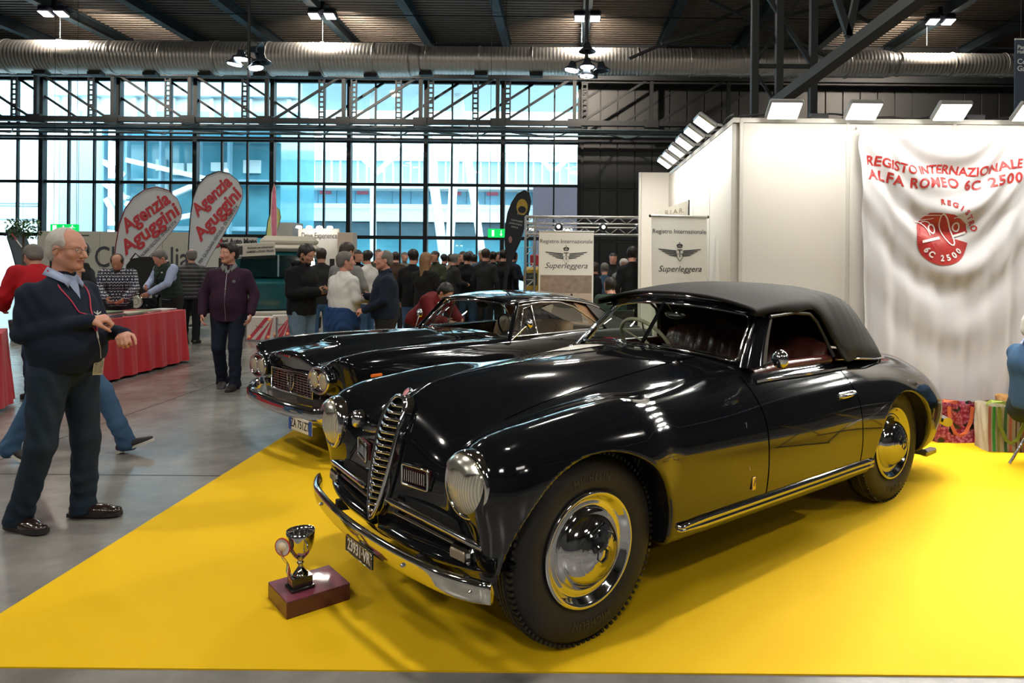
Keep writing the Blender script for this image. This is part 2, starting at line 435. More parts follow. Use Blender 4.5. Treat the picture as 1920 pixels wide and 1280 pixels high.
for i in range(0, 26):
    x = WX - 1.1833 * i
    if x < HX0: break
    if i % 3 == 0 and i > 0:
        if col0 is None: col0 = colm.build('column', STEEL, win); col0.location = (x, HY1 + .05, 0)
        else: dup(col0, win, (x, HY1 + .05, 0))
    elif i:
        if mul0 is None: mul0 = mulm.build('mullion', STEEL, win); mul0.location = (x, HY1 + .1, 0)
        else: dup(mul0, win, (x, HY1 + .1, 0))
gl = glass_mat('window_glass', (.86, .96, .98))
rows = ((7.7, 9.72), (7.1, 7.54), (5.07, 6.92), (2.63, 4.93), (.12, 2.47))
for a, b in rows:
    g = MB(); g.box((0, 0, 0), (1.12, .012, b - a)); first = None
    for i in range(25):
        x = WX - 1.1833 * (i + .5)
        if x < HX0: break
        if first is None: first = g.build('pane', gl, win); first.location = (x, HY1 + .14, (a + b) / 2)
        else: dup(first, win, (x, HY1 + .14, (a + b) / 2))

# truss in front of the glazing: lattice of posts, diagonals, two chords
TY = 31.2
tr = empty('roof_truss', (0, TY, 0), 0, 'dark steel lattice truss running across the top of the glazed wall', 'truss')
for z, h in ((9.78, .26), (7.72, .22)):
    m = MB(); m.box((-3, 0, z), (54, .3, h)); m.build('chord', STEEL, tr)
def lace(x, z0, z1, w=.22):
    m = MB()
    for s in (-1, 1): m.box((x + s * w / 2, 0, (z0 + z1) / 2), (.06, .08, z1 - z0))
    k = int((z1 - z0) / .22)
    for i in range(k): m.box((x, 0, z0 + (i + .5) * (z1 - z0) / k), (w, .07, .07))
    return m
for i in range(-2, 10):
    x = .35 - 3.46 * i
    m = MB(); m.box((x, 0, 8.7), (.16, .16, 2.0)); m.build('post', STEEL, tr)
    if i > 0: lace(x - 1.0, 7.8, 9.6).build('post', STEEL, tr)
    if 0 <= i < 4: lace(x + .45, 7.8, 9.6).build('post', STEEL, tr)
    sgn = -1 if i >= 4 else 1
    for off, yy in ((0, 0), (1.75, .9)):
        if i >= 4: a, b = (x - 3.2 + off, yy, 9.7), (x - .2 + off, yy, 7.75)
        else: a, b = (x - 3.2 + off, yy, 7.75), (x - .2 + off, yy, 9.7)
        m = MB(); m.bar(a, b, .1); m.build('diagonal', STEEL, tr)
    m = MB(); m.box((x, -.02, 7.72), (.62, .34, .36)); m.build('gusset', STEEL, tr)
# walkway / wind girder lying flat below the truss
wg = empty('wind_girder', (0, TY, 0), 0, 'flat bluish steel wind girder with wavy lacing just below the truss', 'girder')
for yy, z, r in ((-1.1, 7.12, .07), (.2, 7.18, .06), (-.6, 7.32, .045)):
    m = MB(); m.cyl((-30, yy, z), (23.5, yy, z), r, n=8); m.build('chord', STEEL_B, wg)
m = MB(); pts = []
for i in range(0, 215): pts.append((-29.8 + i * .25, -.45 + .65 * math.sin(i * .45), 7.15 + .05 * math.sin(i * .9)))
m.tube(pts, .035, 6); m.build('lacing', STEEL_B, wg)
m = MB(); m.box((-3, .3, 6.98), (54, .25, .1)); m.build('rail', STEEL, wg)

# ventilation duct
DY = 27.2
duct_m = M('spiral_duct_steel', (.60, .56, .52), .38, .8, noise=(4, .1))
du = empty('ventilation_duct', (0, DY, 0), 0, 'big round spiral duct of bare sheet metal under the roof', 'duct')
def spiral(x0, x1, r0, r1, z):
    m = MB(); n = int((x1 - x0) / .14); prof = []
    for i in range(n + 1):
        x = x0 + (x1 - x0) * i / n; r = r0 + (r1 - r0) * i / n
        prof += [(r, x), (r + .009, x + .03), (r + .009, x + .045), (r, x + .07)]
    m.lathe(prof, (0, 0, z), Matrix(((0, 0, 1), (0, 1, 0), (-1, 0, 0))), 28); return m
for x0, x1, r0, r1 in ((-29.8, -6.15, .63, .63), (-6.15, -5.75, .63, .53), (-5.75, 12.4, .53, .53), (12.4, 12.8, .53, .44), (12.8, 23.6, .44, .44)):
    spiral(x0, x1, r0, r1, 9.36).build('duct_segment', duct_m, du)
for x in list(np.arange(-28, 22, 2.05)):
    r = .65 if x < -6 else .55 if x < 12.5 else .46
    m = MB(); m.lathe([(r, -.02), (r + .02, -.02), (r + .02, .02), (r, .02)], (x, 0, 9.36), Matrix(((0, 0, 1), (0, 1, 0), (-1, 0, 0))), 28); m.build('flange', duct_m, du)
for x, _ in HB:
    m = MB(); m.cyl((x - .2, 0, 10.1), (x - .2, 0, CEIL), .012, n=6); m.build('hanger_rod', STEEL_B, du)
m = MB()
for x in np.arange(-27, 1, 2.15): m.box((x, -.1, 8.68 if x < -6 else 8.78), (.5, .35, .12))
tag(m.build('outlet_nozzle', STEEL, du), kind='stuff')

# pairs of high bay lamps
LED = M('lamp_face', (1, 1, 1), .3, emit=(1.0, .93, .84), estr=16)
places = ['at the far left of the roof', 'left of the hanging lamp cluster, near the top edge', 'straight above the five-lamp pendant at the centre', 'to the right, above the white stand wall']
for i, (x, y) in enumerate(HB):
    t = empty('high_bay_lamp', (x, y, HALL_Z + .30), 0, 'pair of square high-bay lamps ' + places[i], 'lamp', 'high-bay lamp pairs')
    m = MB(); m.box((0, 0, .1), (.12, .12, .3)); m.box((0, 0, -.05), (1.05, .08, .06)); m.build('bracket', STEEL, t)
    for s in (-1, 1):
        R = Matrix.Rotation(-.25, 3, 'X')
        h = MB(); h.box((s * .3, 0, -.2), (.44, .44, .26), R, bev=.05); hh = h.build('housing', M('lamp_housing', (.03, .035, .06), .4, noise=(9, .2)), t)
        h = MB(); h.box(Vector((s * .3, 0, -.2)) + R @ Vector((0, 0, -.135)), (.36, .36, .02), R); h.build('lens', LED, hh)

# pendant clusters of bowl reflectors
BOWL = M('spun_reflector', (.035, .045, .06), .35, .5, noise=(9, .2))
def cluster(px, topy, lamps, Y, label):
    base = P(px, 90, Y); t = empty('pendant_lamp', base, 0, label, 'lamp')
    m = MB(); m.cyl((0, 0, -.9), (0, 0, CEIL - base.z), .05, n=8); m.build('pole', STEEL, t)
    for lx, ly, on, s in lamps:
        p = P(lx, ly, Y) - base
        m = MB(); R = Matrix.Rotation(s, 3, 'Y')
        m.lathe([(.02, .26), (.09, .25), (.12, .12), (.26, .0), (.27, -.02), (.25, -.02), (.10, .1)], p, R, 20); h = m.build('reflector', BOWL, t)
        if on:
            m = MB(); m.lathe([(0, .0), (.20, .0), (.20, -.03), (0, -.045)], p, R, 20); m.build('bulb_face', M('lamp_face_cool', (1, 1, 1), .3, emit=(.9, .97, 1.0), estr=20), h)
        m = MB(); m.bar(p + Vector((0, 0, .2)), (0, 0, p.z + .35), .04); m.build('arm', STEEL, t)
cluster(467, 90, ((440, 120, 1, .15), (452, 110, 1, 0), (480, 127, 1, -.2), (492, 117, 0, -.1), (487, 96, 0, -1.3)), 21, 'hanging cluster of bowl lamps on a pole, left of centre')
cluster(1100, 90, ((1072, 131, 1, .15), (1101, 125, 1, 0), (1100, 142, 1, 0), (1128, 132, 0, -.1), (1101, 96, 0, 0)), 21, 'hanging cluster of bowl lamps on a pole, right of the glazing')

# lattice roof mast on the right and the long raking tie
MY = 15.0
ms = empty('lattice_mast', (0, MY, 0), 0, 'dark braced steel mast rising behind the white stand wall', 'mast')
mx = [P(x, 200, MY).x for x in (1414, 1460, 1524)]
for j, x in enumerate(mx):
    for dy in (0,):
        m = MB(); m.box((x, dy, (CEIL - .46) / 2), (.15, .15, CEIL - .46)); m.build('post', STEEL, ms)
zz = 2.0; k = 0
while zz < 10.5:
    a, b = (mx[0], mx[2]) if k % 2 else (mx[2], mx[0])
    m = MB(); m.bar((a, 0, zz), (b, 0, zz + 1.9), .08); m.build('brace', STEEL, ms)
    m = MB(); m.bar((b, .15, zz), (a, .15, zz + 1.9), .06); m.build('brace', STEEL, ms)
    m = MB(); m.box(((a + b) / 2, 0, zz), (abs(a - b), .08, .08)); m.build('rung', STEEL, ms)
    zz += 1.9; k += 1
ti = MB(); a = P(1452, 196, 13.0); b = P(1735, -14, 9.4)
ti.bar(a, b + (b - a) * .9, .17, .23); tie = tag(ti.build('raking_tie', M('tie_grey', (.034, .038, .038), .5, .2, noise=(2, .2))), 'long grey steel box strut raking up to the top right over the white wall', 'strut')
bb = MB()
q = P(1596, 80, 11.3)
bb.bar(q, q + Vector((-.55, 0, 1.6)), .1); bb.bar(q + Vector((-.06, 0, .1)), q + Vector((.32, 0, 1.9)), .1)
bb.build('brace', STEEL, tie)
# roof bracing cross rods at right
cr2 = empty('roof_bracing', (0, 0, 0), 0, 'thin crossing roof bracing rods above the duct at right', 'bracing')
for x0, y0, x1, y1, yy in ((1330, 0, 1560, 110, 22), (1240, 82, 1600, 0, 22), (1180, 110, 1430, 0, 23), (1560, 0, 1660, 60, 23)):
    m = MB(); m.bar(P(x0, y0, yy), P(x1, y1, yy), .09); m.build('rod', STEEL, cr2)

# exit signs
def exit_sign(px, py, Y, w, h, glyphs, label):
    c = P(px, py, Y); t = empty('exit_sign', c, 0, label, 'exit sign')
    m = MB(); m.box((0, .04, 0), (w, .08, h), bev=.02); m.build('light_box', M('exit_green', (.0, .35, .08), .5, emit=(0.0, .62, .10), estr=1.1), t)
    m = MB()
    for k in glyphs:
        if k[0] == 'door': m.box((k[1] * w, -.006, 0), (.13 * w, .01, h * .7))
        elif k[0] == 'arrow':
            x = k[1] * w; m.box((x, -.006, h * .06), (.035 * w, .01, h * .55)); m.prism([(-.07 * w, 0), (.07 * w, 0), (0, -h * .26)], (x, -.001, -h * .1), (1, 0, 0), (0, 0, 1), (0, -.01, 0))
        else:
            x = k[1] * w; m.ball((x, -.01, h * .28), (h * .1, .005, h * .1), 8); m.bar((x, -.006, h * .18), (x - .03 * w, -.006, -h * .08), .05 * w, .01)
            for dx, dz in ((.08, -.32), (-.1, -.3)): m.bar((x - .03 * w, -.006, -h * .05), (x - .03 * w + dx * w, -.006, h * dz), .035 * w, .01)
            for dx, dz in ((.09, .0), (-.1, .05)): m.bar((x, -.006, h * .14), (x + dx * w, -.006, h * dz), .03 * w, .01)
    m.build('pictogram', M('exit_white', (.8, .9, .85), .5, emit=(.8, 1, .85), estr=1.0), t)
    for s in (-.4, .4):
        m = MB(); m.cyl((s * w, .05, h / 2), (s * w, .05, CEIL - .46 - c.z), .008, n=6); m.build('hanger', STEEL, t)
exit_sign(120, 427, 24, .98, .26, (('door', -.33), ('arrow', -.02), ('man', .3)), 'green lit exit sign with running man, at the left above the grey hair man')
exit_sign(932, 437, 24, .64, .30, (('door', -.22), ('arrow', .22)), 'green lit exit sign with door and arrow, left of the black sail flag')

# ---------------------------------------------------------------- outside, beyond the glass
gout = MB(); gout.box((-10, 62, -.1), (140, 59.5, .2)); tag(gout.build('ground_outside', M('outside_paving', (.42, .43, .43), .8, noise=(.4, .15))), kind='structure')
WH = M('white_render', (.92, .94, .94), .7, noise=(.6, .04)); TEAL = M('teal_curtain_glass', (.13, .36, .44), .12, .0, noise=(.5, .35)); LBL = M('light_blue_glass', (.50, .74, .84), .2, noise=(.7, .2))
RED = M('red_blind', (.35, .06, .09), .7, noise=(2, .2))
def bx(o, name, mat, x0, x1, y0, y1, z0, z1):
    m = MB(); m.box(((x0 + x1) / 2, (y0 + y1) / 2, (z0 + z1) / 2), (x1 - x0, y1 - y0, z1 - z0)); return m.build(name, mat, o)
YB = 55.0; sc = F_PX / YB
def bz(py): return (487 - py) / sc + CAM_H
def bX(px): return (px - PX0) / sc
ob = empty('office_building', (0, YB, 0), 0, 'long white building with window bands seen through the right half of the glazing', 'building')
bx(ob, 'wall', WH, bX(505), bX(1200), .5, 8, 0, bz(300)); 
bx(ob, 'wall', LBL, bX(505), bX(1200), .3, .6, bz(345), bz(303))
bx(ob, 'parapet', WH, bX(505), bX(1200), 0, .8, bz(303), bz(272) - .6)
bx(ob, 'floor_slab', WH, bX(505), bX(1200), -.3, .8, bz(355), bz(345)); bx(ob, 'floor_slab', WH, bX(505), bX(1200), -.9, .8, bz(418), bz(394))
bx(ob, 'shopfront', TEAL, bX(505), bX(1200), .1, .5, .2, bz(420)); bx(ob, 'soffit', M('soffit_grey', (.12, .17, .2), .7, noise=(1, .2)), bX(505), bX(1200), -.2, .3, bz(444), bz(420))
wn_ = MB(); wn_.box((0, 0, 0), (1.55, .2, 1.0)); w0 = None
for i in range(18):
    px = 575 + i * 35
    m = dup(w0, ob) if w0 else wn_.build('window', M('office_window', (.13, .25, .32), .15, noise=(.9, .5)), ob); w0 = w0 or m
    m.location = (bX(px), .45, bz(371))
for i in (1, 3, 8, 10, 13): bx(ob, 'blind', RED, bX(575 + i * 35) - .6, bX(575 + i * 35) + .3, .28, .36, bz(366), bz(360))
wn2 = MB(); wn2.box((0, 0, 0), (.12, .3, (345 - 303) / sc)); w0 = None
for i in range(40):
    m = dup(w0, ob) if w0 else wn2.build('pilaster', WH, ob); w0 = w0 or m
    m.location = (bX(520 + i * 16.5), .25, bz(324))
for z in (388, 391.5): 
    m = MB(); m.cyl((bX(505), -1.0, bz(z)), (bX(1200), -1.0, bz(z)), .04, n=6); m.build('handrail', WH, ob)
bx(ob, 'red_hall', M('dark_red_cladding', (.10, .06, .07), .6, noise=(.6, .2)), bX(1000), bX(1200), -1.5, 0, 0, bz(352))
# great canopy on tree columns between the halls
cp = empty('street_canopy', (0, 44, 0), 0, 'high white canopy over the street on slanted white tube columns', 'canopy')
s2 = F_PX / 44
bx(cp, 'canopy_roof', M('canopy_grey', (.62, .74, .78), .7, noise=(.3, .1)), (530 - 1060) / s2, 6, -3, 5, (487 - 178) / s2 + 1.56, (487 - 150) / s2 + 1.56)
for a, b, r0, r1 in (((838, 610), (800, 262), .30, .30), ((838, 610), (856, 262), .26, .30), ((905, 480), (872, 262), .22, .3), ((699, 600), (699, 160), .2, .2)):
    A = P(a[0], a[1], 44); B = P(b[0], b[1], 44); B2 = A + (B - A) * 1.35
    A.z = max(A.z, .02); m = MB(); m.cyl(A - Vector((0, 44, 0)), B2 - Vector((0, 44, 0)), r0, r1, 14); m.build('tube_column', WH, cp)
for a, b in (((650, 270), (705, 320)), ((760, 275), (700, 330)), ((985, 262), (1035, 320)), ((1090, 275), (1040, 320))):
    m = MB(); m.bar(P(a[0], a[1], 44) - Vector((0, 44, 0)), P(b[0], b[1], 44) - Vector((0, 44, 0)), .3); m.build('bracket', WH, cp)
# stair tower
ST = 42.5; s3 = F_PX / ST
def tz(py): return (487 - py) / s3 + 1.56
def tX(px): return (px - PX0) / s3
st = empty('stair_tower', (0, ST, 0), 0, 'teal glass stair tower with white flights behind the sail banners', 'building')
bx(st, 'glass_core', TEAL, tX(192), tX(510), 1.2, 7, 0, tz(200))
bx(st, 'roof', WH, tX(190), tX(515), 0, 7, tz(202), tz(190))
for z in (262, 343, 432): bx(st, 'landing', M('landing_blue', (.25, .42, .5), .6, noise=(1, .2)), tX(192), tX(510), .2, 1.2, tz(z + 5), tz(z - 3))
for px in (193, 236, 300, 372, 428, 508): bx(st, 'frame', M('frame_blue', (.2, .36, .44), .5, noise=(1, .2)), tX(px) - .07, tX(px) + .07, -.1, .3, 0, tz(200))
for a, b in (((190, 300), (236, 330)), ((190, 340), (240, 372)), ((238, 300), (430, 345)), ((300, 375), (430, 320)), ((238, 380), (300, 430)), ((300, 415), (430, 390)), ((200, 372), (226, 420))):
    m = MB(); m.bar(P(a[0], a[1], ST) - Vector((0, ST, 0)), P(b[0], b[1], ST) - Vector((0, ST, 0)), .32, .3); m.build('flight', WH, st)
for x0, x1, y0, y1 in ((272, 290, 300, 322), (303, 326, 307, 330), (332, 356, 307, 330), (272, 296, 345, 368), (378, 410, 305, 322), (440, 472, 300, 325)):
    bx(st, 'bright_panel', WH, tX(x0), tX(x1), 1.0, 1.25, tz(y1), tz(y0))
wb = empty('white_hall', (0, 38, 0), 0, 'pale panelled hall outside, at the far left behind the glazing', 'building')
s4 = F_PX / 38
for x0, x1, mt in ((-30, 42, WH), (42, 110, WH), (110, 146, M('pale_blue_panel', (.55, .66, .74), .6, noise=(.5, .05))), (146, 184, M('pale_blue_panel', (.55, .66, .74), .6))):
    bx(wb, 'facade_panel', mt, (x0 - 1060) / s4 + .02, (x1 - 1060) / s4 - .02, 0, .3, 0, (487 - 262) / s4 + 1.56)
bx(wb, 'glass_band', LBL, -34, (530 - 1060) / s4, 2, 2.3, (487 - 220) / s4 + 1.56, (487 - 200) / s4 + 1.56)
bx(wb, 'white_band', WH, -34, (530 - 1060) / s4, 2, 2.4, (487 - 200) / s4 + 1.56, (487 - 173) / s4 + 1.56)
bx(wb, 'white_band', WH, -34, (530 - 1060) / s4, 1.9, 2.4, (487 - 235) / s4 + 1.56, (487 - 221) / s4 + 1.56)
bx(wb, 'roof_band', LBL, -34, (530 - 1060) / s4, 1.5, 2.6, (487 - 173) / s4 + 1.56, (487 - 140) / s4 + 1.56)
for i in range(14):
    x = (20 + i * 38 - 1060) / s4; bx(wb, 'pier', WH, x - .1, x + .1, 1.8, 2.1, (487 - 235) / s4 + 1.56, (487 - 175) / s4 + 1.56)
for z in (390, 395, 420): 
    m = MB(); m.cyl(((-30 - 1060) / s4, -.2, (487 - z) / s4 + 1.56), ((90 - 1060) / s4, -.2, (487 - z) / s4 + 1.56), .05, n=6); m.build('pipe_rail', M('pipe_grey', (.2, .25, .28), .5, noise=(2, .1)), wb)
# ================================================================== THE STAND: carpet, partition walls, floods, cloth banner
def carpet_mat():
    m = M('yellow_needle_felt', (.80, .50, .004), .8, noise=(1.3, .07), bump=(500, .25), spec=.25)
    return m
cb = MB(); cb.box((1.78, 6.31, .003), (8.44, 7.38, .006)); 
carpet = tag(cb.build('carpet', carpet_mat()), 'bright yellow exhibition carpet laid on the grey concrete under both dark cars', 'carpet')
BWY = 6.40; BX0 = 1.59; BH = 2.89
pw = empty('partition_wall', (BX0, BWY, 0), 0, 'white panelled stand wall behind the cabriolet, carrying the red and white cloth', 'partition wall')
p0 = MB(); p0.box((0, 0, 0), (.955, .05, BH - .09), bev=.004); pp_ = None
for i in range(5):
    x = .52 + i * .985
    if pp_ is None: pp_ = p0.build('panel', WHITEP, pw); pp_.location = (x, .03, BH / 2)
    else: dup(pp_, pw, (x, .03, BH / 2))
po = MB(); po.box((0, 0, 0), (.035, .06, BH), bev=.004); p1 = None
for i in range(6):
    x = .027 + i * .985
    if p1 is None: p1 = po.build('post', M('satin_aluminium', (.60, .58, .53), .4, .1, noise=(8, .05)), pw); p1.location = (x, .03, BH / 2)
    else: dup(p1, pw, (x, .03, BH / 2))
for z in (.025, BH - .02):
    m = MB(); m.box((2.5, .03, z), (4.95, .056, .045), bev=.004); m.build('rail', MATS['satin_aluminium'], pw)
pw2 = empty('partition_wall', (BX0 - .02, BWY, 0), 0, 'white stand wall running away from the corner, seen at an angle behind the roll-up banner', 'partition wall')
p2 = MB(); p2.box((0, 0, 0), (.05, .955, BH - .09), bev=.004); pq = None
for i in range(4):
    y = .56 + i * .985
    if pq is None: pq = p2.build('panel', WHITEP, pw2); pq.location = (0, y, BH / 2)
    else: dup(pq, pw2, (0, y, BH / 2))
pos = MB(); pos.box((0, 0, 0), (.06, .035, BH), bev=.004); pr1 = None
for i in range(5):
    y = .06 + i * .985
    if pr1 is None: pr1 = pos.build('post', MATS['satin_aluminium'], pw2); pr1.location = (0, y, BH / 2)
    else: dup(pr1, pw2, (0, y, BH / 2))
for z in (.025, BH - .02):
    m = MB(); m.box((0, 2.0, z), (.056, 4.0, .045)); m.build('rail', MATS['satin_aluminium'], pw2)
x0 = (1203 - PX0) / 130
pw3 = empty('partition_wall', (x0, 10.42, 0), 0, 'narrow white end panel of the stand wall, furthest from the camera', 'partition wall')
m = MB(); m.box(((BX0 - x0) / 2, 0, BH / 2), (BX0 - x0 - .06, .05, BH), bev=.004); m.build('panel', WHITEP, pw3)
m = MB(); m.box((.01, 0, BH / 2), (.035, .06, BH), bev=.004); m.build('post', MATS['satin_aluminium'], pw3)

FL_F = M('flood_face', (1, 1, 1), .3, emit=(1.0, .98, .94), estr=8)
FL_H = M('flood_housing', (.35, .36, .36), .4, .6, noise=(10, .1))
def flood(x, y, dx, dy, label, grp):
    t = empty('floodlight', (x, y, BH), math.atan2(dy, dx), label, 'floodlight', grp)
    # local +x = away from the wall face; head tilts so that its face looks back down to the wall and the stand
    R = Matrix.Rotation(-.62, 3, 'Y') @ Matrix.Rotation(.0, 3, 'Z'); c = Vector((.20, 0, .045))
    m = MB(); m.box(c, (.22, .30, .05), R, bev=.015); hd_ = m.build('head', FL_H, t)
    m = MB(); m.box(c + R @ Vector((0, 0, -.028)), (.185, .265, .008), R); m.build('lens', FL_F, hd_)
    m = MB()
    m = MB(); m.bar((-.02, 0, .01), (.13, 0, .03), .03, .02); m.build('arm', FL_H, t)
    m = MB(); m.box((-.03, 0, .0), (.08, .07, .05)); m.build('clamp', FL_H, t)
ords = ['nearest the wall corner', 'second from the corner', 'third from the corner', 'fourth from the corner', 'fifth from the corner', 'sixth from the corner']
for i, (x, y) in enumerate(FLOOD_BACK[:5]): flood(x, BWY + .02, 0, -1, 'lit floodlight on top of the wall with the cloth, ' + ords[i], 'floods on the front stand wall')
for i, (x, y) in enumerate(FLOOD_SIDE): flood(BX0 - .02, y, -1, 0, 'lit floodlight on the receding side wall, ' + ords[i], 'floods on the side stand wall')
cab = MB(); pts = [(BX0 + .02 + t, BWY + .06, BH + .03 + .03 * math.sin(t * 9) * math.sin(t * 2.3)) for t in np.arange(0, 4.9, .06)]; cab.tube(pts, .009, 6)
cab.tube([(BX0 - .04 + .01 * math.sin(t * 14), BWY + t, BH + .03 + .025 * math.sin(t * 8)) for t in np.arange(0.05, 3.8, .06)], .009, 6)
for x in (2.35, 3.8): cab.box((x, BWY + .06, BH + .03), (.16, .06, .05))
tag(cab.build('power_cable', BLACKP), 'thin black power cable running along the top of the white stand walls', 'cable', kind='stuff')

# --- satin cloth with the register's lettering, pinned at two corners so that it hangs in swags
CX0, CX1, CZ0, CZ1 = 2.645, 4.31, .30, 2.80
def cloth_pt(u, w):
    """u 0..1 across, w 0 top .. 1 bottom"""
    a = abs(2 * u - 1)
    sag = .115 * (1 - a ** 2.2) * math.exp(-w * 2.2)
    x = CX0 + (CX1 - CX0) * u; x += (.5 - u) * .14 * math.sin(min(w * 1.25, 1) * PI * .5)
    z = CZ1 - sag - (CZ1 - CZ0) * w + .02 * math.sin(u * 17) * (1 - w) + (.06 * a * w)
    vv = w * 2.38 + .72 * (1 - a ** 1.7) * 0 
    arc = w + .34 * a ** 1.8 * (1 - .35 * w)      # folds follow parabolas hanging from the pins
    d = .036 * math.sin(arc * 27 + 1.4 * math.sin(u * 5)) * math.exp(-((arc - .30) / .42) ** 2) * (1 - .25 * a)
    d += .018 * math.sin(arc * 55 + 4 * u + 2) * math.exp(-((arc - .2) / .34) ** 2)
    d += .036 * math.sin(u * 44 + 5 * w + 1.2 * math.sin(w * 5)) * (w ** .8) * (.35 + .65 * a)
    d += .030 * math.sin((u - .5) * (24 + 10 * w)) * w * a
    d += .020 * (1 - w) * math.sin(u * 9)
    return Vector((x, BWY - .13 - d, z))
nu, nv = 150, 170
vs = [cloth_pt(i / nu, j / nv) for i in range(nu + 1) for j in range(nv + 1)]
m = MB(); m.add(vs, [(i * (nv + 1) + j, i * (nv + 1) + j + 1, (i + 1) * (nv + 1) + j + 1, (i + 1) * (nv + 1) + j) for i in range(nu) for j in range(nv)], True)
cloth = m.build('cloth_banner', M('white_satin', (.64, .63, .65), .36, noise=(2, .03), sheen=.3, coat=.15, crough=.3))
tag(cloth, 'white satin cloth with red lettering and round red car emblem, draped on the white wall', 'banner')
so = cloth.modifiers.new('thickness', 'SOLIDIFY'); so.thickness = .002
REDP = M('red_print', (.42, .022, .018), .42, noise=(3, .15), sheen=.2); WPR = M('white_print', (.80, .78, .76), .42, noise=(3, .05))
def on_cloth(me, uc, wc, mat, name, lift=.004, sub=.02):
    """drape flat artwork (metres, x right, y up) over the cloth, its origin at cloth coordinates uc, wc"""
    bm = bmesh.new(); bm.from_mesh(me); bmesh.ops.triangulate(bm, faces=bm.faces)
    for _ in range(3):
        es = [e for e in bm.edges if e.calc_length() > sub * 1.5]
        if not es: break
        bmesh.ops.subdivide_edges(bm, edges=es, cuts=1); bmesh.ops.triangulate(bm, faces=bm.faces)
    for v in bm.verts:
        u = uc + v.co.x / (CX1 - CX0); w = wc - v.co.y / (CZ1 - CZ0)
        p = cloth_pt(u, w); e = .004; n = (cloth_pt(u + e, w) - p).cross(cloth_pt(u, w + e) - p).normalized()
        if n.y > 0: n = -n
        v.co = p + n * lift
    bm.to_mesh(me); bm.free(); me.materials.clear(); me.materials.append(mat); return link(bpy.data.objects.new(name, me), cloth)
def fit_w(me, w):
    xs_ = [v.co.x for v in me.vertices]; k = w / (max(xs_) - min(xs_))
    for v in me.vertices: v.co.x *= k
    return me
on_cloth(fit_w(text_geo('REGISTO INTERNAZIONALE', .122, 0, shear=.06, bold=.003), 1.41), .460, .125, REDP, 'lettering')
on_cloth(fit_w(text_geo('ALFA ROMEO 6C 2500', .132, 0, shear=.04, bold=.004, spacing=1.15), 1.41), .460, .178, REDP, 'lettering')
def arc_text(body, r, a_mid, size, cx, cy, mat, up=1, spc=1.15):
    n = len(body); da = size * .62 * spc / r; parts_ = []
    bm = bmesh.new()
    for i, ch in enumerate(body):
        if ch == ' ': continue
        me = text_geo(ch, size, 0, bold=.003); a = a_mid - up * (i - (n - 1) / 2) * da
        rot = a - PI / 2 if up > 0 else a + PI / 2
        me.transform(Matrix.Translation((cx + r * math.cos(a), cy + r * math.sin(a), 0)) @ Matrix.Rotation(rot, 4, 'Z')); bm.from_mesh(me); bpy.data.meshes.remove(me)
    me = bpy.data.meshes.new('lettering'); bm.to_mesh(me); bm.free(); return me
EU, EW = .455, .378
def flat(poly_list):
    m = MB()
    for p in poly_list: m.add([(a, b, 0) for a, b in p], [tuple(range(len(p)))])
    me = bpy.data.meshes.new('print'); me.from_pydata(m.v, [], m.f); return me
disc = [(.262 * math.cos(a), .262 * math.sin(a) - .02) for a in np.linspace(0, 2 * PI, 48, endpoint=False)]
disc = [(x, y) for x, y in disc if not (x > .02 and y > .10)] 
disc = [(.262 * math.cos(a), .262 * math.sin(a) - .02) for a in np.linspace(2.25, 2 * PI - .12, 40)] + [(.10, -.02), (.26, .05), (.24, .13), (.10, .20), (-.12, .215)]
on_cloth(flat([disc]), EU, EW, REDP, 'round_emblem', .004)
def stroke(pts, w):
    out = []
    for (a, b), (c_, d) in zip(pts, pts[1:]):
        L_ = math.hypot(c_ - a, d - b) or 1; nx, ny = -(d - b) / L_ * w / 2, (c_ - a) / L_ * w / 2; ex, ey = (c_ - a) / L_ * w * .3, (d - b) / L_ * w * .3
        out.append([(a - ex + nx, b - ey + ny), (c_ + ex + nx, d + ey + ny), (c_ + ex - nx, d + ey - ny), (a - ex - nx, b - ey - ny)])
    return out
def ell(cx, cy, rx, ry, rot=0, a0=0, a1=2 * PI, n=18): return [(cx + rx * math.cos(a) * math.cos(rot) - ry * math.sin(a) * math.sin(rot), cy + rx * math.cos(a) * math.sin(rot) + ry * math.sin(a) * math.cos(rot)) for a in np.linspace(a0, a1, n)]
S_ = stroke(ell(.055, .055, .045, .155, .38), .012) + stroke([(-.20, -.055), (-.02, -.03)], .024) + stroke([(.13, .0), (.235, .045)], .020) + stroke(ell(-.26, .0, .14, .14, 0, 0, 1.5), .010) + stroke([(-.22, .15), (-.08, .165)], .008) + stroke([(-.18, .20), (-.02, .19)], .008)
S_ += stroke(ell(-.085, .06, .030, .045, .2), .014) + stroke(ell(.145, .09, .028, .042, .2), .014) + stroke(ell(-.15, .10, .05, .04, 0, .3, 2.4), .008) + stroke(ell(.15, .13, .08, .05, 0, .2, 2.2), .008)
on_cloth(flat(S_), EU, EW, WPR, 'car_drawing', .009, .03)
on_cloth(arc_text('6C 2500', .20, -PI / 2 - .02, .078, 0, -.02, WPR, up=-1, spc=1.3), EU, EW, WPR, 'lettering', .009)
on_cloth(arc_text('REGISTRO', .33, PI / 2 - .62, .070, 0, -.02, REDP, up=1, spc=1.35), EU, EW, REDP, 'lettering', .004)
for x in (CX0 + .02, CX1 - .02):
    m = MB(); m.ball((x, BWY - .03, CZ1 - .0), .012, 8); m.build('pin', ALU, cloth)
